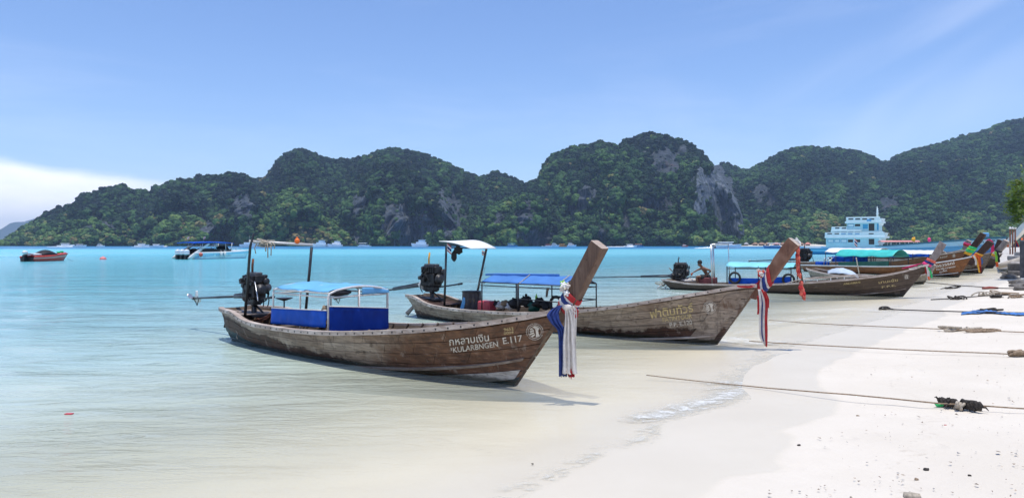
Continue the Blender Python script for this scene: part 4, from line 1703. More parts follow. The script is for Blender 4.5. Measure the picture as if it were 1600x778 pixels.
def cloth(root, corners, mat, name='canopy', nu=28, nv=12, sag=.02, th=.008, arch=0.0, wr=.006, seed=0):
    """corners: 4 points; a sheet with slight waves"""
    a, b_, c, d = [Vector(p) for p in corners]
    nrm = (b_ - a).cross(d - a).normalized()
    if nrm.z < 0:
        nrm = -nrm

    def f(i, j):
        p = a * (1 - i) * (1 - j) + b_ * i * (1 - j) + c * i * j + d * (1 - i) * j
        p = p + nrm * (arch * math.sin(PI * j) - sag * math.sin(PI * i) * math.sin(PI * j))
        p = p - nrm * (.6 * arch * (1 - math.sin(PI * j)) * .25 * abs(math.sin(i * 3 * PI)))
        return p + nrm * (wr * noise.noise(Vector((i * 9, j * 5, seed))) + .5 * wr * noise.noise(Vector((i * 23, j * 11, seed + 2))))
    mb = MB()
    mb.smooth = True
    mb.slab(f, nu, nv, th)
    return mb.build(name, mat, root)


def curtain(root, corners, mat, name='side_curtain', folds=5, amp=.012, th=.006, seed=0, nu=30):
    """corners: top a, top b, bottom b, bottom a"""
    a, b_, c, d = [Vector(p) for p in corners]
    nrm = (b_ - a).cross(d - a).normalized()

    def f(i, j):
        p = a * (1 - i) * (1 - j) + b_ * i * (1 - j) + c * i * j + d * (1 - i) * j
        k = amp * (.35 + .65 * j)
        return p + nrm * (k * .25 * math.sin(i * folds * 2 * PI + seed) + 1.5 * k * noise.noise(Vector((i * 12, j * 1.5, seed))) + .3 * amp * noise.noise(Vector((i * 25, j * 12, seed + 3))))
    mb = MB()
    mb.smooth = True
    mb.slab(f, nu, 6, th)
    return mb.build(name, mat, root)


def flag(root, base, h, w, ht, dirx=(1, 0, 0), name='flag'):
    """small tricolour, five bands"""
    o0 = Vector(base)
    pl = MB()
    pl.tube([o0, o0 + Vector((0, 0, h))], .006, 6)
    st = pl.build('flagstaff', MT['white_paint'], root)
    dv = Vector(dirx).normalized()
    mb = MB()
    mb.smooth = True
    bands = [(0, 1 / 6, 0), (1 / 6, 2 / 6, 1), (2 / 6, 4 / 6, 2), (4 / 6, 5 / 6, 1), (5 / 6, 1, 0)]
    for a, b_, c in bands:
        mb.cur = c
        mb.slab(lambda i, j: o0 + Vector((0, 0, h - ht * (a + (b_ - a) * j) - .35 * w * i)) + dv * (w * i) + Vector((0, .02 * math.sin(i * 6), 0)), 6, 1, .004)
    mb.build(name, [MT['red_cloth'], MT['white_sheet'], MT['blue_cloth']], st)


def longtail(b, name='longtail_boat'):
    root = empty(name, (b.S.x, b.S.y, 0), math.atan2(b.d.y, b.d.x))
    return root


def xy(px, py):
    g = G(px, py)
    return (g.x, g.y)


# ------------------------------------------------------------------ first boat
def boat_one():
    b = Boat((-5.75, 15.3), (0.04, 10.0), 1.62,
             [(362, 488), (384, 503), (426, 512), (474, 518), (523, 520.5), (592, 519), (640, 517), (704, 511.5), (760, 505), (808, 497.5), (845, 491), (878, 484)], ov=.86)
    root = longtail(b)
    tag(root, 'nearest brown wooden longtail boat, lettered KULARBNGEN E.117, with royal blue side curtains', 'longtail boat', 'wooden longtail boats moored along the beach')
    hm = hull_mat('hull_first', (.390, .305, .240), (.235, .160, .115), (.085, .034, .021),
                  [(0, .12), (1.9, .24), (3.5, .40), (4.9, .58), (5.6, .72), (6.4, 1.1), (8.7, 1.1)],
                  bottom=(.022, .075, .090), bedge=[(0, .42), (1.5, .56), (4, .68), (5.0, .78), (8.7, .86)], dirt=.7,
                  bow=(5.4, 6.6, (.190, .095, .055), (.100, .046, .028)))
    white_b = hull_mat('hull_bottom_white', (.62, .60, .56), (.55, .52, .48), (.40, .34, .28), [(0, 1.2), (9, 1.2)], dirt=.2)
    mats = dict(hull=hm, inner=MT['inner'], rail=MT['rail'], rail_dark=MT['rail_dark'], deck=MT['deck'], ledge=MT['rail_dark'])
    build_hull(b, root, mats, [0.05, .23, .42, .60, .78, .91, 1.0], True, (.45, .95), 11, ledge=[(.50, .985, .78, .60, .035, .035)])
    # white painted strake under the ledge at the bow
    for side in (-1, 1):
        w = MB()
        w.slab(lambda i, j: b.hull(.62 + .372 * i, (.905 - .02 * i) - (.02 + .11 * min(1, i * 1.4)) * (1 - j), side, .020), 16, 2, .006,
               uvfn=lambda i, j: ((.62 + .37 * i) * b.Lg, .5))
        w.build('painted_strake', white_b, root)
    deck_and_ribs(b, root, mats, (.80, .965), 9, 15)
    rail_pegs(b, root, 40)
    build_prow(b, root, [((846, 512), (868, 519)), ((872, 472), (895, 480)), ((897, 426), (917, 435)), ((922.7, 375.4), (940, 388.5))], .050, .080, MT['prow'], MT['prow_end'])
    bv = boat_bvh(b)
    letter(b, bv, root, *text_polys('กหลาบเงิน'), (703, 539), (765, 531.5), 11.5, MT['letter_white'])
    letter(b, bv, root, *text_polys('¹KULARBNGEN'), (706, 550.5), (779, 540.5), 8.6, MT['letter_white'])
    letter(b, bv, root, *text_polys('E.117'), (787, 536.5), (817, 532), 10.2, MT['letter_white'])
    letter(b, bv, root, *text_polys('9652'), (788, 516.5), (803, 514.5), 4.6, MT['letter_gold'])
    letter(b, bv, root, *text_polys('0004'), (788, 522), (803, 520), 4.0, MT['letter_gold'])
    vs, fs = emblem_polys()
    vs = [Vector((v.x, v.y + 1.0, 0)) for v in vs]
    letter(b, bv, root, vs, fs, (824, 532.5), (851, 529), 9.7, MT['letter_white'], 'emblem')
    # engine
    ec = b.at(397, 448, 0)
    build_engine(b, root, ec, .72, b.at(303, 466, .0), tiller=b.at(428, 464, -.10), exhaust=((.0, .05, .36), .30, None), seed=2,
                 mount=(ec.x, 0, b.sheer(.3) - .10), housing_len=.55)
    # the stern deck and gear
    for k in range(5):
        d = MB()
        u0, u1 = .012 + .022 * k, .031 + .022 * k

        def f(i, j):
            u = u0 + (u1 - u0) * i
            p, q = b.hull(u, .12, -1, -.04), b.hull(u, .12, 1, -.04)
            r = p.lerp(q, j)
            return r
        d.slab(f, 1, 3, .02)
        d.build('deck_board', MT['deck'], root)
    # tall posts and the bar between them
    pn0, pn1 = b.at(383, 493, -.42), b.at(391, 385, -.42)
    pipe(root, [pn0, pn1, b.at(396.5, 365, -.42)], [.030, .026, .016], MT['steel_dark'])
    pf0, pf1 = b.at(478, 484, .62), b.at(487, 386, .62)
    pipe(root, [pf0, pf1], .028, MT['steel_dark'])
    bar0, bar1 = b.at(392, 377, -.42), b.at(487, 382.5, .62)
    pipe(root, [bar0 + (bar0 - bar1) * .03, bar1 + (bar1 - bar0) * .02], .024, MT['white_pipe'], 'crossbar')
    rc = b.world(bar0.lerp(bar1, .23))
    t_ = MB()
    tangle(rc + Vector((0, -.03, -.02)), .17, .011, seed=4, mb=t_, sq=(1.2, .5, .5))
    for k, (dx, dz) in enumerate(((-.17, -.22), (.06, -.30), (.12, -.26), (.18, -.12), (.02, -.18))):
        t_.tube([rc + Vector((dx * .8, -.03, 0)), rc + Vector((dx * 1.1, -.05, dz * .5)), rc + Vector((dx, -.03, dz))], .011, 6)
    o = t_.build('rope_bundle', MT['rope'])
    tag(o, 'tangle of pale rope hung over the crossbar of the nearest boat', 'rope')
    oc = b.world(bar0.lerp(bar1, .755))
    fl = MB()
    fl.ball(oc + Vector((0, 0, .055)), .052, 14, (1, 1, 1.15))
    fl.lathe([(.018, 0), (.018, .03)], oc + Vector((0, 0, .105)), n=8)
    o = fl.build('float', MT['orange_plastic'])
    tag(o, 'small orange float sitting on the crossbar above the nearest boat', 'float')
    # canopy frame: near and far posts, hoops, roof cloth
    yn, yf = -.60, .60
    W = MT['white_pipe']
    A0, A1 = b.at(425, 482, yn), b.at(428, 455, yn)
    zt = b.at(428, 451, yn).z
    xs = [b.at(427, 451, yn).x, b.at(469, 451, yn).x, b.at(513, 450, yn).x]
    z_end = [b.sheer(x) for x in xs]
    dz = b.at(605, 451.5, yf).z - zt          # the far side hangs lower

    def tz(y):
        return dz * (y - yn) / (yf - yn)

    def hoop(x, z, arch, name='canopy_hoop', zr=None, r=.017):
        pts = [Vector((x, yn, b.sheer(x) - .03)), Vector((x, yn, z - .06)), Vector((x, yn * .96, z - .015))]
        for k in range(1, 8):
            a = k / 8
            pts.append(Vector((x, yn * (1 - 2 * a), z + tz(yn * (1 - 2 * a)) + arch * math.sin(PI * a))))
        pts += [Vector((x, yf * .96, z + dz - .015)), Vector((x, yf, z + dz - .06)), Vector((x, yf, b.sheer(x) - .12))]
        return pipe(root, pts, r, W, name)
    for k, x in enumerate(xs):
        hoop(x, zt, .075, r=.020 if k == 2 else .016)
    for y in (yn, yf):
        pipe(root, [Vector((xs[0], y, zt + tz(y) - .075)), Vector((xs[2], y, zt + tz(y) - .075))], .014, W, 'canopy_rail')
        pipe(root, [Vector((xs[0], y, zt + tz(y) - .01)), Vector((xs[2], y, zt + tz(y) - .01))], .014, W, 'canopy_rail')
    for x in (xs[0], xs[2]):
        pipe(root, [Vector((x, yn, zt - .08)), Vector((x, yf, zt + dz - .08))], .014, W, 'canopy_rail')
    pipe(root, [Vector((xs[2] + .01, 0, zt + .03)), Vector((xs[2] + .01, 0, b.sheer(xs[2]) - .35))], .015, W, 'canopy_post')
    cloth(root, [Vector((xs[0] + .1, yn - .01, zt + .018)), Vector((xs[2] - .01, yn - .01, zt + .018)), Vector((xs[2] - .01, yf, zt + dz + .018)), Vector((xs[0] + .1, yf, zt + dz + .018))],
          MT['sky_canvas'], 'canopy_cloth', arch=.072, sag=.0, wr=.030, seed=3)
    lu = MB()
    lu.smooth = True
    lu.slab(lambda i, j: Vector((xs[2] + .02 + .02 * math.sin(i * 8), .05 + (yf - .05) * i, zt + dz * (.5 + .5 * i) - .06 + (.045 + .07 * math.sin(PI * (.5 + .5 * i))) * j)), 10, 4, .006)
    lu.build('valance', MT['sky_canvas'], root)
    x0, z0 = xs[2] - .30, zt
    # dark bundle lashed under the second canopy
    bun = MB()
    c0 = Vector((xs[2] - .05, yn + .26, zt - .01))
    bun.smooth = True
    bun.ball(c0, .26, 16, (.30, .85, .22), .25, 3)
    o = bun.build('bundle', MT['black_cloth'])
    o.matrix_world = root.matrix_basis
    tag(o, 'dark rolled bundle lashed under the arched canopy of the nearest boat', 'bundle')
    # curtains
    curtain(root, [b.at(424, 481.5, yn - .03), b.at(510, 485.5, yn - .03), b.at(508.5, 512, yn - .03), b.at(423, 505.5, yn - .03)], MT['blue_tarp'], folds=7, seed=1)
    xq, zq = xs[2] + .03, b.at(515, 478.5, yn).z
    zf_ = b.at(604.5, 481, yf).z
    curtain(root, [Vector((xq, yn, zq)), Vector((xq, yf, zf_)), Vector((xq, yf, zf_ - .40)), Vector((xq, yn, zq - .48))], MT['blue_tarp_shaded'], folds=6, seed=4)
    pipe(root, [Vector((xq, yn, zq)), Vector((xq, yf, zf_))], .010, W, 'curtain_rail')
    pipe(root, [b.at(424, 481, yn - .03), b.at(510, 485, yn - .03)], .010, W, 'curtain_rail')
    curtain(root, [b.at(430, 481.5, yf), b.at(512, 484.5, yf), b.at(512, 500, yf), b.at(430, 498, yf)], MT['blue_tarp'], folds=7, seed=7)
    # round stand on a post
    w = MB()
    sc_ = b.at(444, 466, .1)
    w.tube([sc_ + Vector((0, 0, -.42)), sc_ + Vector((0, 0, -.02))], .014, 8)
    w.lathe([(.02, -.05), (.05, -.04), (.16, .0), (.165, .012), (.03, .0)], sc_, n=22)
    w.build('stool', MT['steel_dark'], root)
    # stern rope, hose
    h = MB()
    h.tube([b.at(372, 488, -.2), b.at(360, 495, -.25), b.at(353, 503, -.25), b.at(351, 511, -.25)], .024, 8)
    h.build('bilge_pipe', MT['rubber'], root)
    o = twine(b.world(b.at(368, 494, -.40)), b.world(b.at(371, 529, -.62)), .02, .009, wob=.03, seed=2).build('mooring_rope', MT['rope'])
    tag(o, 'frayed rope hanging from the stern of the nearest boat', 'rope')
    for k, (p, q) in enumerate((((396, 504), (424, 489)), ((399, 507), (422, 493)))):
        twine(b.at(p[0], p[1] - 4, -.1), b.at(q[0], q[1], -.2), .03, .014, wob=.02, seed=k).build('fuel_hose', MT['rust'], root)
    twine(b.at(398, 440, -.2), b.at(403, 470, -.3), -.03, .010).build('stay', MT['steel'], root)
    # small rag on the curtain corner
    rg = MB()
    rg.ball(b.world(b.at(508, 482, yn)), .055, 10, (1, .6, .9), .6, 2)
    o = rg.build('rag', MT['rope_brown'])
    tag(o, 'brown rag tied where the two blue curtains meet on the nearest boat', 'rag')
    rail_extra(b, root)
    sash_one(b, root)
    return b, root


def rail_extra(b, root):
    pass


def place(o, b, root):
    """a thing resting on a boat, modelled in the boat's frame"""
    o.matrix_world = root.matrix_basis
    return o


def sash_root(b, root, label, s=.4):
    m = b.prow[int(s * (len(b.prow) - 1))]
    c = b.world(Vector(((m[0].x + m[1].x) / 2, 0, (m[0].z + m[1].z) / 2)))
    r = empty('sash', tuple(c), 0)
    tag(r, label, 'sash', 'coloured sashes tied round the prows')
    return r, c


def put(mb, name, mat, r, M=None):
    """build in world coordinates, then hang under r without moving it"""
    o = mb.build(name, mat)
    if M is not None:
        o.data.transform(M)
    o.data.transform(Matrix.Translation(-Vector(r.location)))
    o.parent = r
    return o


def bmat(b):
    return Matrix.Translation((b.S.x, b.S.y, 0)) @ Matrix.Rotation(math.atan2(b.d.y, b.d.x), 4, 'Z')


def wraps(b, r, rows, off=.016):
    M = bmat(b)
    for k, (s0, s1, mat, tilt) in enumerate(rows):
        mb = prow_band(b, s0, s1, mat, off=off + .004 * (k % 3), seed=k * 3.1, tilt=tilt)
        put(mb, 'wrap', MT[mat], r, M)


def garland(b, root, px, py, y, size, mats, label, seed=0):
    rg = random.Random(seed)
    c = b.world(b.at(px, py, y))
    r = empty('garland', tuple(c))
    tag(r, label, 'garland')
    for k in range(9):
        mb = MB()
        p = c + Vector((rg.uniform(-1, 1), rg.uniform(-1, 1), rg.uniform(-1, 1))) * size
        mb.ball(p, size * rg.uniform(.35, .6), 8, (1, 1, .8), .5, k)
        for q in range(5):
            a = q * 1.257
            d = Vector((math.cos(a), math.sin(a) * .4 - .3, math.sin(a)))
            mb.ball(p + d * size * .45, size * .26, 6, (1, 1, 1), .3, q + k)
        put(mb, 'flower' if k % 3 else 'leaf', MT[mats[k % len(mats)]], r)
    return r


def sash_one(b, root):
    r, c = sash_root(b, root, 'tricolour sash round the nearest prow with a blue tail and a long white tail', .33)
    wraps(b, r, [(.272, .305, 'red_cloth', -.05), (.300, .345, 'white_cloth', -.05), (.338, .385, 'blue_cloth', -.05), (.378, .412, 'white_cloth', -.05), (.405, .46, 'red_cloth', -.05)])
    D = b.world(b.at(885, 485, -.08)).y - .06
    # slack loop of blue over the shoulder of the bow
    dv = (b.d.x, b.d.y, -.35)
    put(ribbon([(876, 477), (868, 484), (864, 493), (869, 505), (877, 517), (879, 545), (880, 588)], [D + .02, D, D - .02, D - .03, D - .03, D - .03, D - .03], [6, 14, 19, 16, 12, 12, 12], pleats=3, seed=1, amp=.010), 'tail', MT['blue_cloth'], r)
    put(ribbon([(885, 476), (888, 484), (889, 505), (889, 540), (890, 578), (891, 584)], D - .06, [6, 9, 14, 19, 23, 23], pleats=3, seed=2, amp=.026), 'tail', MT['white_cloth'], r)
    put(ribbon([(893, 478), (897, 490), (895, 540), (897, 580)], D - .03, [8, 9, 9, 9], pleats=2, seed=3, amp=.012), 'tail', MT['white_cloth'], r)
    put(ribbon([(890, 576), (892, 583), (893, 589)], D - .04, [13, 11, 9], pleats=3, seed=5, amp=.02), 'tail_end', MT['red_cloth'], r)
    put(ribbon([(896, 480), (899, 487), (900, 496)], D - .02, [10, 9, 5], pleats=2, seed=5, amp=.014), 'tail', MT['red_cloth'], r)
    kn = MB()
    kn.ball(P(887, 480, D - .05), .045, 10, (1.2, .8, .8), .5, 4)
    put(kn, 'knot', MT['white_cloth'], r)
    garland(b, root, 883, 450, -.07, .062, ['white_cloth', 'white_sheet', 'lime_cloth', 'white_cloth', 'yellow_cloth'], 'posy of white and yellow flowers tucked behind the nearest prow', 3)


# ------------------------------------------------------------------ second boat
def boat_two():
    b = Boat((-2.62, 20.0), (3.95, 14.2), 1.70,
             [(646, 463.5), (669, 476), (714, 484), (760, 487.5), (808, 489.5), (860, 489), (900, 486.5), (977, 477.5), (1054, 465), (1131, 452), (1170, 446)], ov=.84)
    root = longtail(b)
    tag(root, 'second longtail boat, lettered FATINTOUR P.P. E.120, bleached grey over dark red-brown', 'longtail boat', 'wooden longtail boats moored along the beach')
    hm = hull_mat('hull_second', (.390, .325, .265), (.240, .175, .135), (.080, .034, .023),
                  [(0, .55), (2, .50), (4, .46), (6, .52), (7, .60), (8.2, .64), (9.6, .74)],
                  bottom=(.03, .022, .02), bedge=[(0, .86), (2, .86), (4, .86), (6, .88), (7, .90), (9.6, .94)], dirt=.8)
    mats = dict(hull=hm, inner=MT['inner'], rail=MT['rail'], rail_dark=MT['rail_dark'], deck=MT['deck'], ledge=MT['rail'])
    build_hull(b, root, mats, [0.05, .21, .37, .53, .68, .86, 1.0], True, (.5, 1.1), 23, ledge=[(.44, .985, .83, .82, .03, .028)], rail_w=.085)
    deck_and_ribs(b, root, mats, (.80, .965), 9, 14)
    rail_pegs(b, root, 40)
    build_prow(b, root, [((1160, 462), (1180, 468)), ((1188, 438), (1199.5, 447)), ((1208, 403), (1224, 413)), ((1226, 378), (1242, 388)), ((1232, 371.6), (1247, 384))], .055, .085, MT['prow2'], MT['prow_end'])
    bv = boat_bvh(b)
    letter(b, bv, root, *text_polys('ฟาตินทัวร์'), (1017, 497), (1084, 486), 13, MT['letter_gold'])
    letter(b, bv, root, *text_polys('FATINTOUR'), (1036, 502.5), (1082, 496), 7.2, MT['letter_gold'])
    letter(b, bv, root, *text_polys('P.P. E.120'), (1047, 510.8), (1082, 506), 7.0, MT['letter_white'])
    vs, fs = emblem_polys()
    vs = [Vector((v.x, v.y + 1.0, 0)) for v in vs]
    letter(b, bv, root, vs, fs, (1100.5, 491.5), (1121, 488), 7.4, MT['letter_white'], 'emblem')
    # triangular bleached board where the planks meet the stem
    for side in (-1, 1):
        w = MB()
        w.slab(lambda i, j: b.hull(.922 + .03 * (1 - j) + (.035 + .03 * j) * i, .10 + .80 * j, side, .021), 3, 8, .012, uvfn=lambda i, j: (8 + i, .2))
        w.build('stem_board', hm, root)
    ec = b.at(674, 432, 0)
    build_engine(b, root, ec, .82, b.at(524, 466.5, .0), tiller=b.at(722, 443, -.1), exhaust=((.12, .0, .36), .34, MT['yellow_cloth']), seed=6,
                 mount=(ec.x + .05, 0, b.sheer(.4) - .08), housing_len=1.3, yel=True)
    for k in range(6):
        d = MB()
        u0, u1 = .012 + .020 * k, .029 + .020 * k

        def f(i, j):
            u = u0 + (u1 - u0) * i
            return b.hull(u, .12, -1, -.04).lerp(b.hull(u, .12, 1, -.04), j)
        d.slab(f, 1, 3, .02)
        d.build('deck_board', MT['prow_dark'], root)
    D_ = MT['steel_dark']
    pn = b.at(694.3, 478, -.50), b.at(697.5, 383, -.50)
    pf = b.at(742.5, 473, .62), b.at(760, 389, .62)
    pipe(root, list(pn), .028, D_)
    pipe(root, list(pf), .030, D_)
    # white roof board
    r0 = [b.at(686, 376.5, .1), b.at(735, 388.5, -.50), b.at(775, 388, .62), b.at(728, 377, 1.0)]
    mb = MB()
    mb.smooth = True
    A_, B_, C_, D2 = b.at(686, 377, -.62), b.at(736, 388.5, -.62), b.at(775, 388.0, .55), b.at(722, 377, .62)

    def rf(i, j):
        p = A_ * (1 - i) * (1 - j) + B_ * i * (1 - j) + C_ * i * j + D2 * (1 - i) * j
        return p + Vector((0, 0, .10 * math.sin(PI * i) * (.4 + .6 * j)))
    mb.slab(rf, 12, 6, .018)
    mb.build('roof_sheet', MT['white_sheet'], root)
    pipe(root, [b.at(697.5, 386.5, -.50), b.at(761, 388.5, .62)], .014, D_, 'roof_bar')
    fr = empty('flag', tuple(b.world(b.at(698.6, 396, -.56))))
    tag(fr, 'small red, white and blue flag on the left roof post of the second boat', 'flag', 'small flags on boats')
    flag(fr, (0, 0, 0), .26, .14, .20, (.8, -.5, -.3), 'flag_cloth')
    fr = empty('flag', tuple(b.world(b.at(753, 398, .60))))
    tag(fr, 'small folded flag hanging at the right roof post of the second boat', 'flag', 'small flags on boats')
    flag(fr, (0, 0, 0), .12, .11, .12, (.9, -.3, -.2), 'flag_cloth')
    # black bag hanging from the bar
    bg = MB()
    q = b.world(b.at(713, 388, -.2))
    bg.ball(q + Vector((.05, 0, -.05)), .13, 12, (.9, .5, .8), .5, 1)
    bg.ball(q + Vector((-.06, 0, -.18)), .12, 12, (.6, .5, 1.1), .5, 5)
    bg.tube([q + Vector((.08, 0, .02)), q + Vector((0, 0, -.05)), q + Vector((-.10, 0, -.28))], .014, 6)
    o = bg.build('bag', MT['black_cloth'])
    tag(o, 'black bag hanging under the white roof of the second boat', 'bag')
    o = twine(b.world(b.at(759, 416, .6)), b.world(b.at(745, 452, .2)), .0, .006).build('stay_rope', MT['rope'])
    tag(o, 'thin pale rope slanting down from the rear roof post of the second boat', 'rope')
    # drum
    dc = b.at(737, 480, -.10)
    rt = empty('drum', tuple(b.world(dc)), 0)
    tag(rt, 'dark ribbed drum with a lid beside the red bag on the second boat', 'drum')
    dm = MB()
    hgt = (481 - 457.5) / F * 18.6
    rr = .235
    vs, fs = [], []
    n = 40
    for z, q in ((-.25, 1), (hgt * .5, 1.02), (hgt, 1)):
        for k in range(n):
            a = 2 * PI * k / n
            r_ = rr * q * (1 if k % 4 < 2 else .93)
            vs.append((r_ * math.cos(a), r_ * math.sin(a), z))
    for i in range(2):
        for k in range(n):
            l = (k + 1) % n
            fs.append((i * n + k, i * n + l, (i + 1) * n + l, (i + 1) * n + k))
    fs.append(tuple(2 * n + k for k in range(n)))
    dm.add(vs, fs)
    dm.build('barrel', plain('drum_paint', (.055, .045, .055), .5, .1, var=.4, scale=4, dirt=(.25, .18, .05)), rt)
    l = MB()
    l.lathe([(rr * 1.03, 0), (rr * 1.03, .03), (.1, .04)], (0, 0, hgt), n=24)
    l.bbox((.18, .0, .085), (.34, .22, .03), .008)
    l.bbox((.14, .0, .06), (.05, .05, .05), .008)
    l.build('lid', D_, rt)
    # blue board between drum and rail
    bb = MB()
    bb.bbox((0, 0, 0), (.09, .03, .30), .01, Matrix.Rotation(.25, 3, 'Y'))
    o = bb.build('board', MT['sky_canvas'])
    o.location = b.world(b.at(724, 474, -.35))
    tag(o, 'light blue board leaning against the drum on the second boat', 'board')
    # red bag
    cb = MB()
    cb.smooth = False
    M_ = Matrix.Rotation(math.atan2(b.d.y, b.d.x), 3, 'Z')
    cb.bbox((0, 0, 0), (.40, .30, .24), .035, M_)
    o = cb.build('cool_bag', MT['red_plastic'])
    o.location = b.world(b.at(761, 477.5, -.36))
    tag(o, 'red vinyl cool bag standing beside the drum on the second boat', 'bag')
    # heap of bags, each its own
    items = [('bag', 'white_cloth', 782, 477, .11, 'pale cloth bag next to the red cool bag on the second boat'),
             ('bag', 'black_cloth', 776, 474, .09, 'small black bag wedged behind the pale cloth bag'),
             ('bag', 'rope_brown', 789, 473, .08, 'small brown bag on top of the pale cloth bag'),
             ('basket', 'white_paint', 797, 478.5, .10, 'white basket among the luggage on the second boat'),
             ('bag', 'black_cloth', 806, 474, .14, 'black rucksack leaning on the canopy post of the second boat'),
             ('air_tank', 'black_cloth', 822, 471, .15, 'black diving vest heaped behind the green tank'),
             ('bag', 'green_tarp', 834, 479, .13, 'dark green bag lying on the boards of the second boat'),
             ('air_tank', 'rubber', 842, 473, .13, 'black diving gear piled on the dark green bag'),
             ('air_tank', 'black_cloth', 853, 477, .12, 'black wetsuit lying at the end of the diving gear'), ]
    for k, (nm, mt, px, py, s_, lb) in enumerate(items):
        mb = MB()
        c = b.world(b.at(px, py, -.25))
        mb.ball(c, s_, 14, (1.05, .8, .85), .7, k * 3.3)
        if k in (0, 4, 5, 7):
            mb.tube([c + Vector((-s_ * .6, -s_ * .6, 0)), c + Vector((-.02, -s_ * .9, s_ * .7)), c + Vector((s_ * .5, -s_ * .7, -.02))], .014, 6)
        if k == 5:
            mb.lathe([(.02, 0), (.03, .01), (.03, .05), (.015, .07)], c + Vector((.0, 0, s_ * .75)), n=8)
        o = mb.build(nm if nm != 'air_tank' else 'diving_gear', MT[mt])
        tag(o, lb, {'bag': 'bag', 'basket': 'basket', 'air_tank': 'diving gear'}[nm])
    o = MB().lathe([(.012, 0), (.028, .02), (.028, .10), (.014, .12), (.014, .16)], b.world(b.at(838, 470, -.25)), n=10).build('bottle', MT['lime_cloth'])
    tag(o, 'small lime green bottle on top of the diving gear', 'bottle')
    # canopy
    yn, yf = -.62, .62
    z = lambda px, py: b.at(px, py, yn)
    X = [b.at(753, 445, yn).x, b.at(809.4, 443, yn).x, b.at(868, 441, yn).x, b.at(880, 440, yn).x]
    zr = [b.at(753, 445, yn).z, b.at(809, 443.5, yn).z, b.at(868, 441.5, yn).z]
    xr = b.at(935, 438, yf).x
    zz = sum(zr) / 3
    for x in (X[0], X[1], X[3]):
        zt = zz
        for y in (yn, yf):
            pipe(root, [Vector((x, y, b.sheer(x) - .04)), Vector((x, y, zt))], .024 if x == X[1] and y < 0 else .016, D_, 'canopy_post')
        pts = [Vector((x, yn + (yf - yn) * k / 8, zt + .14 * math.sin(PI * k / 8))) for k in range(9)]
        pipe(root, pts, .016, D_, 'canopy_hoop')
    for y in (yn, yf):
        for dz in (0, -.075):
            pipe(root, [Vector((X[0] - .04, y, zz + dz)), Vector((X[3], y, zz + dz))], .012, D_, 'canopy_rail')
        pipe(root, [Vector((X[1], y, zz - .34)), Vector((X[3], y, zz - .36))], .012, D_, 'canopy_rail')
    for dz in (-.07, -.36):
        pipe(root, [Vector((X[3], yn, zz + dz)), Vector((X[3], yf, zz + dz))], .012, D_, 'canopy_rail')
    cloth(root, [Vector((X[0], yn, zz + .02)), Vector((X[3], yn, zz + .02)), Vector((X[3], yf, zz + .02)), Vector((X[0], yf, zz + .02))], MT['mid_canvas'], 'canopy_cloth', arch=.155, sag=.0, wr=.022, seed=5)
    # folded board on the roof
    bo = MB()
    x0, x1 = b.at(768, 431, 0).x, b.at(872, 427, 0).x
    bo.slab(lambda i, j: Vector((x0 + (x1 - x0) * i, (-.22 + .44 * j) * (1 - .75 * i ** 3), zz + .16 + .035 * i)), 12, 4, .05)
    o = bo.build('paddle_board', MT['mid_canvas'])
    place(o, b, root)
    tag(o, 'long grey-blue board lashed on top of the second boat canopy', 'board')
    for k, (p, q) in enumerate((((778, 432), (809, 444)), ((828, 429), (811, 443)), ((778, 432), (755, 443)), ((890, 430), (876, 441)))):
        o = twine(b.world(b.at(p[0], p[1], -.2)), b.world(b.at(q[0], q[1], yn)), .0, .010).build('lashing', MT['rope'])
        tag(o, ['white lashing crossing down to the middle post of the second boat', 'white lashing from the roof board back to the middle post', 'white lashing at the stern corner of the blue canopy', 'white lashing at the front corner of the blue canopy'][k], 'rope')
    # hanging towel, tyre
    t_ = ribbon([(856.5, 449.5), (855, 456), (854, 464)], b.world(b.at(855, 455, .1)).y, [5, 4, 3], pleats=2).build('towel', MT['rope'])
    tag(t_, 'pale towel hanging from the canopy rail of the second boat', 'towel')
    ty = MB()
    cc = b.at(868, 475, -.3)
    ty.tube([cc + Vector((.16 * math.cos(a), .02, .16 * math.sin(a))) for a in [2 * PI * k / 20 for k in range(20)]], .035, 8, closed=True)
    o = ty.build('tyre', MT['rubber'])
    place(o, b, root)
    tag(o, 'black tyre hung inside the second boat behind the nearest prow', 'tyre')
    # stern fittings in the water
    h = MB()
    h.tube([b.at(655, 470, -.1), b.at(645, 480, -.2), b.at(636, 490, -.25)], [.05, .045, .06], 8)
    h.tube([b.at(660, 474, -.2), b.at(652, 488, -.3)], .018, 6)
    h.build('rudder_post', MT['prow_grey'], root)
    # sash
    r, c = sash_root(b, root, 'tricolour sash round the second prow with a long striped tail reaching the water', .3)
    wraps(b, r, [(.165, .205, 'red_cloth', -.06), (.200, .235, 'white_cloth', -.06), (.230, .28, 'blue_cloth', -.06), (.275, .31, 'white_cloth', -.06), (.305, .355, 'red_cloth', -.06)])
    D = b.world(b.at(1190, 455, -.08)).y - .06
    for k, (mt, dx, w) in enumerate((('blue_cloth', 0, 4.5), ('white_cloth', 3.6, 4.5), ('red_cloth', 7.0, 4.5), ('white_cloth', -2.5, 3))):
        put(ribbon([(1187 + dx * .5, 452), (1190.5 + dx, 470), (1190 + dx, 500), (1190.5 + dx, 525), (1195 + dx * .4, 538 + dx * .5)], D - .02 * k, [3, w, w, w, 2], pleats=1, seed=k, amp=.014), 'tail', MT[mt], r)
    put(ribbon([(1185, 462), (1186, 475), (1186, 491)], D - .01, [4, 5, 5], pleats=1, seed=8), 'tail', MT['red_cloth'], r)
    put(ribbon([(1193, 455), (1199, 465), (1199.5, 481)], D - .05, [5, 4, 4], pleats=1, seed=9), 'tail', MT['red_cloth'], r)
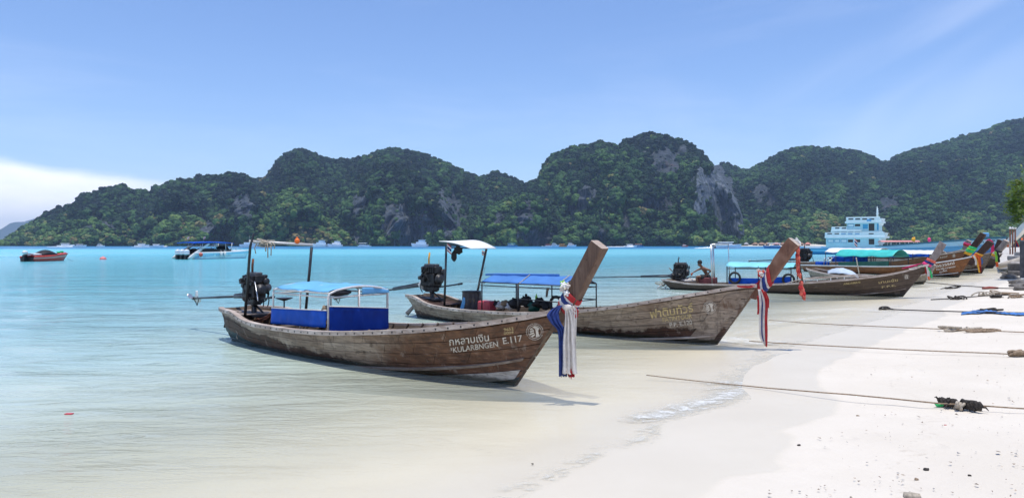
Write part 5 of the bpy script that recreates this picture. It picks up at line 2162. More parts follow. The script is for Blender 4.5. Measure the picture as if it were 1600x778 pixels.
    put(ribbon([(1188, 440), (1176, 447), (1160, 448), (1152, 447)], D + .12, [4, 4, 3, 2], pleats=1, seed=9, dvec=(.2, 0, 1)), 'tail', MT['red_cloth'], r)
    garland(b, root, 1190, 427, -.03, .060, ['salmon_cloth', 'white_cloth', 'red_cloth'], 'posy of salmon and white flowers on the second prow', 9)
    # white bow and hanging red garland at the prow top
    r = empty('garland', tuple(b.world(b.at(1245, 376, 0))))
    tag(r, 'long red flower garland with a white bow hanging from the top of the second prow', 'garland')
    Dg = b.world(b.at(1246, 380, .12)).y
    put(ribbon([(1241, 374), (1247, 378), (1250, 384)], Dg - .02, [10, 9, 3], pleats=2, seed=2), 'bow', MT['white_sheet'], r)
    put(ribbon([(1244, 371), (1246, 376), (1248, 384)], Dg, [2, 5, 8], pleats=2, seed=6), 'bow', MT['white_sheet'], r)
    gl = MB()
    gl.tube([P(1246, 384, Dg), P(1247.5, 400, Dg), P(1250, 420, Dg), P(1254, 440, Dg)], .016, 6)
    put(gl, 'string', MT['rope_dark'], r)
    rg = random.Random(4)
    for k in range(26):
        f_ = k / 25
        if .58 < f_ < .72:
            continue
        px = 1246.5 + 8.5 * f_ * f_ + rg.uniform(-.8, .8)
        py = 388 + 76 * f_
        mb = MB()
        w = 1.5 * (1 if f_ < .6 else 1.1)
        for q in range(3):
            mb.ball(P(px + rg.uniform(-w, w), py + rg.uniform(-1, 1), Dg + rg.uniform(-.02, .02)), .028, 7, (1, 1, 1.7), .8, k + q)
        put(mb, 'blossom', MT['salmon_cloth'] if k % 4 else MT['red_cloth'], r)
    return b, root


# ------------------------------------------------------------------ third boat, with the man
def boat_three():
    b = Boat((6.65, 32.2), (14.5, 27.3), 1.75,
             [(1039, 437.5), (1060, 441), (1080, 443.5), (1137, 445), (1200, 444.5), (1250, 442.5), (1321, 437.5), (1370, 432), (1400, 427), (1432, 419), (1446, 413.5)], ov=.85)
    root = longtail(b)
    tag(root, 'dark wooden longtail boat carrying the crouching man, with a cyan canopy and grey prow', 'longtail boat', 'wooden longtail boats moored along the beach')
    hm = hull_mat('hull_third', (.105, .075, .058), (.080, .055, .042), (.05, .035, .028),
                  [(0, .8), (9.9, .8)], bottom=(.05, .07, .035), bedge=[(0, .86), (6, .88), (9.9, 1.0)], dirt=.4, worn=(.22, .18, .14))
    mats = dict(hull=hm, inner=MT['inner'], rail=MT['rail'], rail_dark=MT['rail_dark'], deck=MT['rail'], ledge=MT['rail_dark'])
    build_hull(b, root, mats, [0.05, .22, .40, .58, .78, 1.0], False, seed=3, ledge=[(.55, .985, .80, .72, .03, .03)])
    deck_and_ribs(b, root, mats, (.78, .97), 8, 9)
    # open upper rail on short posts
    for side in (-1, 1):
        pts = []
        for k in range(14):
            u = .52 + .30 * k / 13
            p = b.hull(u, 0, side)
            pts.append(p + Vector((0, 0, .13 * min(1, 6 * k / 13, 5 * (13 - k) / 13) + .01)))
            if k % 2 and k < 12:
                pipe(root, [p, pts[-1]], .022, MT['white_paint'], 'rail_post', 5)
        rm = MB()
        rm.tube(pts, .035, 6, flat=.6)
        rm.build('upper_rail', MT['rail'], root)
    build_prow(b, root, [((1431, 420), (1442, 424)), ((1449, 406), (1458, 411.5)), ((1460, 390), (1470, 397)), ((1468, 376.5), (1479, 382))], .055, .09, MT['prow_grey'], MT['prow_end'])
    bv = boat_bvh(b)
    letter(b, bv, root, *text_polys('มานะชัย'), (1373, 443), (1403, 439), 4.2, MT['letter_gold'])
    letter(b, bv, root, *text_polys('P.P.E.'), (1378, 450), (1400, 447), 3.2, MT['letter_gold'])
    letter(b, bv, root, *text_polys('ANDAMAN'), (1318, 445), (1344, 442), 3.2, MT['letter_gold'])
    vs, fs = emblem_polys()
    letter(b, bv, root, [Vector((v.x, v.y + 1, 0)) for v in vs], fs, (1413, 437), (1421, 435.5), 3.0, MT['letter_white'], 'emblem')
    ec = b.at(1063, 423, 0)
    build_engine(b, root, ec, .88, b.at(912, 434, 0), tiller=b.at(1100, 431, -.1), exhaust=((.1, 0, .36), .28, MT['steel_dark']), seed=12,
                 mount=(ec.x, 0, b.sheer(.4) - .06), housing_len=1.5)
    h = MB()
    h.tube([b.at(1041, 443, -.1), b.at(1032, 446, -.2), b.at(1027, 451, -.25)], [.035, .03, .045], 8)
    h.tube([b.at(1043, 446, -.2), b.at(1037, 452, -.3)], .02, 6)
    h.build('rudder_post', MT['white_pipe'], root)
    r_ = MB()
    tangle(b.world(b.at(1033, 445, -.2)), .30, .014, seed=9, mb=r_, sq=(1.1, .5, .6))
    o = r_.build('rope_bundle', MT['rope'])
    tag(o, 'pale rope tangled over the stern of the boat with the crouching man', 'rope')
    S_ = MT['steel']
    for px in (1110.8, 1114.2):
        yy = -.55 if px < 1112 else -.30
        pipe(root, [b.at(px + 2, 443, yy), b.at(px, 383, yy)], .035, S_, 'pole')
    for yy in (.5,):
        pipe(root, [b.at(1140, 442, yy), b.at(1138, 382, yy)], .020, S_, 'pole')
    pipe(root, [b.at(1110, 382.5, -.55), b.at(1138, 380.8, .5)], .040, S_, 'crossbar')
    # canopy
    yn, yf = -.62, .62
    x0, x1 = b.at(1136, 416, yn).x, b.at(1236, 415, yn).x
    zt = b.at(1136, 416, yn).z
    for x in (x0, (x0 + x1) / 2, x1):
        for y in (yn, yf):
            pipe(root, [Vector((x, y, b.sheer(x))), Vector((x, y, zt + .02))], .022, MT['steel_dark'], 'canopy_post', 6)
    for y in (yn, yf):
        pipe(root, [Vector((x0, y, zt - .09)), Vector((x1, y, zt - .09))], .016, MT['steel_dark'], 'canopy_rail', 6)
    cloth(root, [Vector((x0 - .05, yn - .04, zt)), Vector((x1 + .1, yn - .04, zt)), Vector((x1 + .1, yf, zt)), Vector((x0 - .05, yf, zt))], MT['cyan_canvas'], 'canopy_cloth', arch=.17, wr=.02)
    curtain(root, [b.at(1138, 434, yn), b.at(1192, 435, yn), b.at(1192, 444, yn), b.at(1138, 443.5, yn)], MT['blue_tarp'], folds=5, seed=2)
    curtain(root, [b.at(1202, 433.5, yn), b.at(1236, 432, yn), b.at(1236, 442, yn), b.at(1202, 443.5, yn)], MT['blue_tarp'], folds=4, seed=5)
    for k, (px, py) in enumerate(((1148, 434), (1232, 437))):
        ty = MB()
        cc = b.at(px, py, yn - .05)
        ty.tube([cc + Vector((.21 * math.cos(a), 0, .21 * math.sin(a))) for a in [2 * PI * q / 20 for q in range(20)]], .045, 8, closed=True)
        o = ty.build('tyre', MT['rubber'])
        place(o, b, root)
        tag(o, ['black tyre hanging at the stern end of the cyan canopy', 'black tyre hanging at the bow end of the cyan canopy'][k], 'tyre')
    # red-brown box the man sits on, pale cloth
    bx = MB()
    bx.bbox((0, 0, 0), (.75, .45, .36), .02, Matrix.Rotation(math.atan2(b.d.y, b.d.x), 3, 'Z'))
    o = bx.build('seat_box', plain('box_red', (.22, .05, .05), .6, var=.3, scale=5))
    o.location = b.world(b.at(1105, 440, -.15))
    tag(o, 'low dull red box under the crouching man', 'box')
    cl = MB()
    cl.smooth = True
    cl.ball(b.world(b.at(1078, 438, .1)), .26, 14, (1.5, .8, .35), .5, 3)
    o = cl.build('cloth_heap', MT['white_cloth'])
    tag(o, 'pale cloth heap between the engine and the crouching man', 'cloth')
    # sash
    r, c = sash_root(b, root, 'green, pink and purple sash bundled round the grey prow beside the white foredeck', .45)
    wraps(b, r, [(.20, .27, 'pink_cloth', .0), (.27, .34, 'blue_cloth', .01), (.33, .40, 'salmon_cloth', .02), (.15, .22, 'black_cloth', .02), (.09, .16, 'green_cloth', .02)], .03)
    D = b.world(b.at(1452, 415, -.08)).y - .08
    put(ribbon([(1448, 416), (1450.5, 424), (1451, 436)], D, [3, 4, 4.5], pleats=2, seed=1), 'tail', MT['white_cloth'], r)
    put(ribbon([(1451, 418), (1454.5, 426), (1456, 434)], D - .03, [2, 3, 3], pleats=2, seed=2), 'tail', MT['green_cloth'], r)
    put(ribbon([(1446, 417), (1447, 422), (1447.5, 428)], D + .04, [3, 3, 3], pleats=2, seed=4), 'tail', MT['red_cloth'], r)
    put(ribbon([(1451, 432), (1452, 437)], D - .01, [4, 3], pleats=2, seed=3), 'tail_end', MT['orange_cloth'], r)
    put(ribbon([(1447, 412), (1438, 416), (1428, 419), (1420, 421)], D + .2, [5, 4, 4, 2], pleats=1, seed=9, dvec=(.2, 0, 1), amp=.03), 'tail', MT['white_cloth'], r)
    put(ribbon([(1449, 409), (1440, 413), (1424, 416), (1410, 419)], D + .35, [4, 3, 3, 2], pleats=1, seed=5, dvec=(.2, 0, 1), amp=.03), 'tail', MT['pink_cloth'], r)
    return b, root


def make_man(b):
    D0 = b.world(b.at(1103, 430, -.1)).y

    def W(px, py, dd=0.0):
        return P(px, py, D0 + dd)
    J = []      # (pos, radius)
    Ed = []

    def j(p, r, par=None, r2=None):
        J.append((Vector(p), r, r2 or r))
        if par is not None:
            Ed.append((par, len(J) - 1))
        return len(J) - 1
    pel = j(W(1105.5, 432.5), .130, None, .105)
    wai = j(W(1104.5, 428.6), .115, pel, .090)
    che = j(W(1101.8, 423.3), .145, wai, .100)
    sho = j(W(1099.0, 419.3), .120, che, .085)
    nek = j(W(1096.2, 416.8), .052, sho)
    hd0 = j(W(1094.2, 414.6), .070, nek)
    hd1 = j(W(1092.7, 411.6), .092, hd0, .082)
    hd2 = j(W(1092.6, 409.4), .070, hd1)
    j(W(1089.3, 413.4), .013, hd0)           # nose
    # near arm, elbow back, hand on the knee
    for s, path in ((-1, [(1101.5, 419.8, -.19, .060), (1107, 421.6, -.27, .046), (1111, 423.2, -.28, .038), (1107.5, 426.3, -.26, .034), (1104.2, 428.8, -.24, .024)]),
                    (1, [(1097.5, 419.0, .17, .058), (1092.5, 420.6, .20, .044), (1089.0, 422.2, .18, .036), (1085.5, 424.3, .10, .032), (1082.6, 426.0, .04, .023)])):
        p = sho
        for (x, y, dd, r) in path:
            p = j(W(x, y, dd), r, p)
        wr = J[p][0]
        dr = (J[p][0] - J[p - 1][0]).normalized()
        pm = j(wr + dr * .055, .030, p, .016)
        sd = dr.cross(Vector((0, 1, 0))).normalized()
        for q in range(4):
            off = sd * (.024 * (q - 1.5) / 1.5)
            l = (.030, .034, .032, .024)[q]
            a = j(wr + dr * .095 + off, .0095, pm)
            a2 = j(wr + dr * (.095 + l) + off + Vector((0, -.006, -.010)), .0085, a)
            j(wr + dr * (.095 + l * 1.7) + off + Vector((0, -.010, -.030)), .0075, a2)
        t1 = j(wr + dr * .035 + sd * .038 + Vector((0, -.012, 0)), .011, p)
        j(wr + dr * .070 + sd * .050 + Vector((0, -.022, -.012)), .009, t1)
    # legs, knees drawn up
    for s, dd in ((-1, -.11), (1, .12)):
        a = j(W(1103.5, 433.6, dd * .9), .090, pel)
        a = j(W(1096, 432.8, dd * 1.3), .080, a)
        a = j(W(1088.5, 432.2, dd * 1.5), .062, a)
        a = j(W(1089.0, 437.5, dd * 1.5), .056, a)
        a = j(W(1091.5, 444.0, dd * 1.5), .040, a)
        j(W(1086.0, 446.0, dd * 1.5), .030, a, .022)
    org = J[0][0].copy()
    root = empty('person', tuple(org))
    tag(root, 'bare-chested man in black shorts crouching at the stern beside the boat engine', 'person')
    me = bpy.data.meshes.new('body')
    me.from_pydata([tuple(p - org) for p, r, r2 in J], Ed, [])
    o = bpy.data.objects.new('body', me)
    link(o, root)
    sk = o.modifiers.new('skin', 'SKIN')
    sk.use_smooth_shade = True
    sk.branch_smoothing = .6
    lay = me.skin_vertices[0].data if me.skin_vertices else None
    if lay is None:
        bpy.context.view_layer.objects.active = o
        lay = o.data.skin_vertices.new().data if hasattr(o.data.skin_vertices, 'new') else None
    if lay:
        for i, (p, r, r2) in enumerate(J):
            lay[i].radius = (r, r2)
            lay[i].use_root = (i == 0)
    ss = o.modifiers.new('smooth', 'SUBSURF')
    ss.levels = ss.render_levels = 2
    me.materials.append(MT['skin'])
    # hair, ears, eyes, mouth
    hc = J[hd1][0].lerp(J[hd2][0], .5) - org
    hb = MB()
    hb.ball(hc + Vector((.022, 0, .022)), .102, 20, (1.02, .86, 1.0), .10, 2)
    hb.build('hair', MT['hair'], root)
    eb = MB()
    for s in (-1, 1):
        eb.ball(J[hd1][0] - org + Vector((.02, s * .082, -.03)), .022, 8, (.7, .4, 1.2))
    eb.build('ear', MT['skin'], root)
    ey = MB()
    for s in (-1, 1):
        ey.ball(J[hd0][0] - org + Vector((-.070, s * .030, .040)), .011, 8)
    ey.build('eye', MT['hair'], root)
    mo = MB()
    mo.bbox(J[hd0][0] - org + Vector((-.070, 0, -.028)), (.012, .045, .010), .003)
    mo.build('mouth', MT['rust'], root)
    # shorts follow hips and thighs
    sh = MB()
    for s, dd in ((-1, -.11), (1, .12)):
        sh.tube([W(1106.3, 431.2, dd * .3) - org, W(1104.5, 433.3, dd * .9) - org, W(1099, 433.0, dd * 1.2) - org, W(1094.5, 432.6, dd * 1.35) - org], [.135, .125, .108, .100], 14)
    sh.build('shorts', MT['black_cloth'], root)
    cup = MB()
    cup.lathe([(.03, -.06), (.04, .05), (.036, .05), (.028, -.05)], W(1080.5, 428.4, .02), n=12)
    o = cup.build('cup', MT['salmon_cloth'])
    tag(o, 'small cup in the outstretched hand of the crouching man', 'cup')
    o = twine(W(1079.8, 429), W(1078.4, 436), 0, .010).build('water_pour', MT['rope_brown'])
    tag(o, 'thin brown cord hanging below the cup held by the man', 'cord')


# ------------------------------------------------------------------ the boats beyond
def boats_beyond():
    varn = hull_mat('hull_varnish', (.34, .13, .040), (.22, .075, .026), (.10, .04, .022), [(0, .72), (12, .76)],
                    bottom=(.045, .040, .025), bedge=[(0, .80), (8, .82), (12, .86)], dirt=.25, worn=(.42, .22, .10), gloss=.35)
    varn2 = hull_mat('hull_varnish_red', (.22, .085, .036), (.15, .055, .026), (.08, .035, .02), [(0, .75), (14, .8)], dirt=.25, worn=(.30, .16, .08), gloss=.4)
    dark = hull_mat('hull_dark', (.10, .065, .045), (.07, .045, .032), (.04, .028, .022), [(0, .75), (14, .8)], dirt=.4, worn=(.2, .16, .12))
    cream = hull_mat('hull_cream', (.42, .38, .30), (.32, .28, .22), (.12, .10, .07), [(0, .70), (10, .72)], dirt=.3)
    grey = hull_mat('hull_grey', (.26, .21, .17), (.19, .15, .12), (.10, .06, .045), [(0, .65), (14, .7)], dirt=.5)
    out = {}

    def mk(key, S, B, beam, sheer, mat, label, prow, pmat, hw=(.06, .09), strakes=(.05, .25, .48, .72, 1.0), rail='rail', ov=.85, fore=None, ledge=None):
        b = Boat(S, B, beam, sheer, ov=ov)
        root = longtail(b)
        tag(root, label, 'longtail boat', 'wooden longtail boats moored along the beach')
        mats = dict(hull=mat, inner=MT['inner'], rail=MT['rail'], rail_dark=MT['rail_dark'], deck=MT['rail'], ledge=MT['white_paint'], blue=MT['mid_canvas'])
        build_hull(b, root, mats, list(strakes), False, seed=5, nseg=30, rail_mat=rail, ledge=ledge)
        deck_and_ribs(b, root, mats, fore or (.84, .97), 5, 0)
        build_prow(b, root, prow, hw[0], hw[1], MT[pmat], MT['prow_end'] if pmat != 'prow_dark' else MT['prow_dark'])
        out[key] = (b, root)
        return b, root

    def roof(b, root, px0, px1, py, yn, yf, mat, arch=.15, posts=3, pz=None, th=.010):
        x0, x1 = b.at(px0, py, yn).x, b.at(px1, py, yn).x
        zt = b.at((px0 + px1) / 2, py, yn).z
        for k in range(posts):
            x = x0 + (x1 - x0) * k / max(1, posts - 1)
            for y in (yn, yf):
                pipe(root, [Vector((x, y, b.sheer(x) - .1)), Vector((x, y, zt))], .025, MT['steel_dark'], 'canopy_post', 6)
        cloth(root, [Vector((x0 - .1, yn, zt)), Vector((x1 + .1, yn, zt)), Vector((x1 + .1, yf, zt)), Vector((x0 - .1, yf, zt))], mat, 'canopy_cloth', arch=arch, wr=.03, th=th)

    # cream boat with the white tarpaulin
    b, root = mk('cream', (17.8, 43.9), (20.1, 36.0), 1.5, [(1253, 417.5), (1265, 422), (1297, 429), (1340, 434), (1400, 436), (1440, 430), (1458, 424)], cream,
                 'cream hulled longtail boat with a pale tarpaulin heap, half hidden behind the dark boat',
                 [((1444, 430), (1449, 433)), ((1449, 423), (1454, 426)), ((1453, 418), (1458, 420)), ((1455, 412), (1460, 414))], 'prow_grey', hw=(.05, .06), ov=.5)
    tp = MB()
    tp.smooth = True

    def tf(i, j):
        p = b.at(1293 + 48 * i, 430, -.55 + 1.1 * j)
        x, y = p.x, p.y
        h = .34 * math.sin(PI * i) ** .7 * (.3 + .7 * math.sin(PI * j)) + .05 * noise.noise(Vector((i * 7, j * 5, 2)))
        return Vector((x, y, b.sheer(x) + .02 + h))
    tp.slab(tf, 20, 10, .01)
    o = tp.build('tarpaulin', plain('pale_tarp', (.50, .58, .66), .5, var=.15, scale=3, bmp=.5))
    place(o, b, root)
    tag(o, 'pale blue-white tarpaulin heaped over the cream boat', 'tarpaulin')

    # varnished boat with green curtain
    b, root = mk('varnish', (21.3, 54.0), (26.5, 43.7), 2.0, [(1252, 414), (1320, 415.5), (1400, 416), (1459, 411), (1490, 406.5), (1524, 400)], varn,
                 'varnished orange-brown longtail boat with white Thai lettering and a dark green side curtain',
                 [((1508, 412), (1518, 415)), ((1524, 396), (1532, 400)), ((1535, 383), (1544, 388)), ((1542, 375.5), (1551, 380))], 'prow_dark', hw=(.07, .10), rail='ledge',
                 ledge=[(.55, .985, .80, .74, .04, .03)])
    bv = boat_bvh(b)
    letter(b, bv, root, *text_polys('อรวรรณ์'), (1463, 418), (1492, 412.5), 4.6, MT['white_sheet'])
    letter(b, bv, root, *text_polys('โทร.082.ทรายทอง'), (1463, 422.5), (1493, 417.3), 2.6, MT['white_sheet'])
    letter(b, bv, root, *text_polys('ภูเก็ต'), (1468, 426.3), (1480, 423.5), 2.8, MT['white_sheet'])
    roof(b, root, 1306, 1392, 400, -.85, .85, MT['teal_canvas'], .42, 4)
    curtain(root, [b.at(1309.5, 409.5, -.95), b.at(1388.5, 408, -.95), b.at(1388.5, 415.5, -.95), b.at(1310, 416.5, -.95)], MT['green_tarp'], folds=6, amp=.02)
    curtain(root, [b.at(1300, 400.5, .7), b.at(1356, 400, .7), b.at(1356, 409, .7), b.at(1300, 409, .7)], MT['blue_tarp'], folds=9, amp=.06)
    o = twine(b.world(b.at(1337.7, 402.4, -1.1)), b.world(b.at(1342.4, 428, -1.2)), 0, .035).build('bamboo_pole', MT['rope'])
    tag(o, 'bamboo pole leaning against the green side curtain', 'pole')
    ch = MB()
    c0 = b.world(b.at(1285, 412, -.3))
    ch.bbox(c0, (.8, .6, .28), .05)
    o = ch.build('water_jug', MT['blue_tarp'])
    tag(o, 'blue container at the stern of the varnished boat', 'container')
    fr = MB()
    for px in (1287, 1292, 1298):
        fr.tube([b.world(b.at(px, 414, -.5)), b.world(b.at(px + 1, 404, -.5)), b.world(b.at(px + 5, 402, -.1))], .03, 6)
    fr.tube([b.world(b.at(1287, 407, -.5)), b.world(b.at(1300, 406, -.4))], .03, 6)
    o = fr.build('ladder', MT['steel'])
    tag(o, 'bent metal boarding ladder beside the blue container', 'ladder')
    r, c = sash_root(b, root, 'orange, white and yellow sash hanging at the bow of the varnished boat', .4)
    wraps(b, r, [(.22, .32, 'orange_cloth', .02), (.32, .38, 'yellow_cloth', .02)], .03)
    D = b.world(b.at(1526, 402, -.1)).y - .12
    put(ribbon([(1524, 396), (1529, 400), (1531, 410), (1531.5, 416)], D, [4, 5, 4, 3], pleats=2, seed=1, amp=.03), 'tail', MT['orange_cloth'], r)
    put(ribbon([(1523, 399), (1526, 406), (1529, 418), (1531, 426)], D - .06, [3, 3, 3, 2], pleats=1, seed=2, amp=.03), 'tail', MT['yellow_cloth'], r)
    put(ribbon([(1521, 399), (1524, 406), (1525, 414)], D - .1, [3, 3, 3], pleats=1, seed=3, amp=.03), 'tail', MT['white_cloth'], r)
    put(ribbon([(1526, 402), (1530, 412), (1532, 426)], D + .05, [3, 3, 2], pleats=1, seed=4, amp=.03), 'tail', MT['red_cloth'], r)
    put(ribbon([(1532, 402), (1534, 406), (1534, 413)], D + .02, [2, 2, 2], pleats=1, seed=4, amp=.03), 'tail', MT['mid_canvas'], r)
    r = empty('sash', tuple(P(1545, 376, D)))
    tag(r, 'bright pink cloth draped over the tip of the dark prow', 'sash', 'coloured sashes tied round the prows')
    put(ribbon([(1540, 376), (1544, 374.5), (1548, 377), (1551, 384), (1551.5, 394)], D - .1, [3, 5, 6, 5, 4.5], pleats=2, seed=1, amp=.05, dvec=(1, 0, .5)), 'drape', MT['pink_cloth'], r)

    # red-brown boat behind it with the tall dark prow
    b, root = mk('tall', (22.5, 60.5), (29.2, 48.6), 2.0, [(1230, 409), (1300, 409.5), (1388, 408), (1440, 402), (1480, 396.5), (1512, 391)], varn2,
                 'red-brown longtail boat behind the varnished one, with a tall dark prow and blue awning',
                 [((1500, 400), (1508, 404)), ((1512, 388), (1520, 392)), ((1522, 376), (1530, 380)), ((1531.5, 363.5), (1539, 367))], 'prow_dark', hw=(.08, .11))
    bv = boat_bvh(b)
    letter(b, bv, root, *text_polys('P.2507'), (1464, 404.5), (1481, 401.8), 2.6, MT['letter_white'])
    vs, fs = emblem_polys()
    letter(b, bv, root, [Vector((v.x, v.y + 1, 0)) for v in vs], fs, (1488, 403), (1494, 402), 2.2, MT['letter_white'], 'emblem')
    roof(b, root, 1290, 1368, 394, -.9, .9, MT['white_sheet'], .30, 4)
    roof(b, root, 1396, 1458, 396.5, -.9, .6, MT['white_sheet'], .25, 3)
    curtain(root, [b.at(1388, 398, -.9), b.at(1452, 397, -.9), b.at(1452, 401, -.9), b.at(1388, 402, -.9)], MT['blue_tarp'], folds=5, amp=.05)
    ec = b.at(1257, 398, 0)
    build_engine(b, root, ec, 1.3, b.at(1170, 408, 0), seed=22, exhaust=((0, 0, .36), .4, MT['rust']), mount=(ec.x, 0, b.sheer(.6)), housing_len=2.0, shaft_r=.05)
    r, c = sash_root(b, root, 'green and yellow sash wound round the tall dark prow', .3)
    wraps(b, r, [(.16, .24, 'yellow_cloth', .01), (.24, .33, 'green_cloth', .02), (.33, .38, 'lime_cloth', .02), (.38, .46, 'green_cloth', .02)], .05)

    # grey boat right of it, with the lime green tail
    b, root = mk('right', (29.5, 60.5), (31.7, 49.7), 1.9, [(1385, 406), (1450, 405), (1495, 402.5), (1532, 398), (1556, 393)], grey,
                 'weathered grey-brown longtail boat nearest the stone steps, with a slim grey prow',
                 [((1546, 402), (1553, 405)), ((1555, 390), (1562, 394)), ((1563, 381), (1570, 385)), ((1567, 374), (1575, 378))], 'prow_grey', hw=(.07, .09), ledge=[(.5, .985, .80, .74, .04, .03)])
    r, c = sash_root(b, root, 'yellow, lime green and black sash hanging from the slim grey prow by the steps', .3)
    wraps(b, r, [(.12, .2, 'yellow_cloth', .01), (.2, .3, 'white_cloth', .02), (.3, .36, 'black_cloth', .02)], .04)
    D = b.world(b.at(1558, 398, -.1)).y - .12
    put(ribbon([(1555, 393), (1557, 400), (1557.5, 410)], D, [3, 3.5, 3.5], pleats=2, seed=1, amp=.03), 'tail', MT['lime_cloth'], r)
    put(ribbon([(1558, 393), (1560, 402), (1561, 410)], D + .03, [3, 3.5, 3], pleats=2, seed=5, amp=.03), 'tail', MT['black_cloth'], r)
    put(ribbon([(1557.5, 409), (1558, 417)], D - .02, [4, 4], pleats=2, seed=3, amp=.03), 'tail_end', MT['orange_cloth'], r)
    r = empty('sash', tuple(P(1574, 378, D)))
    tag(r, 'orange and white cloth tied at the tip of the slim grey prow', 'sash', 'coloured sashes tied round the prows')
    put(ribbon([(1571, 376), (1573.5, 380), (1574.5, 386)], D - .1, [3, 3, 3], pleats=2, seed=3, amp=.03), 'drape', MT['orange_cloth'], r)
    put(ribbon([(1572, 375), (1577, 381), (1578, 389)], D - .05, [3, 3.5, 3], pleats=2, seed=6, amp=.03), 'drape', MT['white_cloth'], r)

    # two more behind
    b, root = mk('far_dark', (36.5, 71.0), (39.5, 60.5), 1.9, [(1400, 400), (1450, 401), (1500, 400), (1535, 398.5), (1552, 396)], dark,
                 'dark longtail boat behind the weathered one, only its black prow and bow showing',
                 [((1548, 399), (1552, 402)), ((1552, 390), (1557, 392)), ((1555, 382), (1561, 385)), ((1559, 374), (1565.5, 377))], 'prow_dark', hw=(.07, .09))
    b, root = mk('far_grey', (29.5, 68.0), (34.3, 56.5), 1.9, [(1300, 402), (1400, 400), (1450, 397.5), (1485, 394), (1505, 390)], dark,
                 'longtail boat farthest back, its short grey prow showing left of the tall dark one',
                 [((1496, 397), (1501, 399)), ((1502.5, 389), (1508, 391)), ((1506, 381), (1512, 384)), ((1510, 374.5), (1516, 377))], 'prow_grey', hw=(.08, .10))
    r, c = sash_root(b, root, 'small pink and red sash at the farthest grey prow', .4)
    wraps(b, r, [(.28, .36, 'green_cloth', .01), (.6, .72, 'red_cloth', .02), (.72, .8, 'pink_cloth', .02)], .07)
    return out


def band_mat(name, bands, rough=.35):
    """painted hull: colour bands down the side by UV.y"""
    m, t, b, out = new_mat(name)
    uv = N(t, 'ShaderNodeUVMap')
    uv.uv_map = 'UVMap'
    sep = N(t, 'ShaderNodeSeparateXYZ')
    t.links.new(uv.outputs[0], sep.inputs[0])
    tc = N(t, 'ShaderNodeTexCoord')
    n = noise_node(t, tc.outputs['Object'], 1.2, 5, .6)
    v = math_node(t, 'ADD', sep.outputs[1], math_node(t, 'MULTIPLY', math_node(t, 'SUBTRACT', n, .5), .02))
    r = t.nodes.new('ShaderNodeValToRGB')
    r.color_ramp.interpolation = 'CONSTANT'
    el = r.color_ramp.elements
    while len(el) < len(bands):
        el.new(.5)
    for e, (p, c) in zip(el, bands):
        e.position = p
        e.color = c + (1,)
    t.links.new(v, r.inputs[0])
    n2 = noise_node(t, mapping(t, tc.outputs['Object'], (3, 3, .5)), 1.0, 5, .6)
    col = mixc(t, math_node(t, 'MULTIPLY', sstep(t, n2, .5, .75), .3), r.outputs[0], (.30, .25, .20))
    t.links.new(col, b.inputs['Base Color'])
    b.inputs['Roughness'].default_value = rough
    return m


def pbox(root, b, px0, py0, px1, py1, y0, y1, mat, name, bev=.02, flare=0.0):
    """box whose near face fills the pixel rectangle"""
    A, C_ = b.at(px0, py0, y0), b.at(px1, py1, y0)
    x0, x1 = sorted((A.x, C_.x))
    z1, z0 = max(A.z, C_.z), min(A.z, C_.z)
    mb = MB()
    if flare:
        f = flare
        mb.quadbox([Vector(p) for p in ((x0, y0, z0), (x1, y0, z0), (x1, y1, z0), (x0, y1, z0), (x0 - f, y0 - f, z1), (x1 + f, y0 - f, z1), (x1 + f, y1 + f, z1), (x0 - f, y1 + f, z1))])
    else:
        mb.bbox(((x0 + x1) / 2, (y0 + y1) / 2, (z0 + z1) / 2), (x1 - x0, abs(y1 - y0), z1 - z0), bev)
    return mb.build(name, mat, root, fix=True)


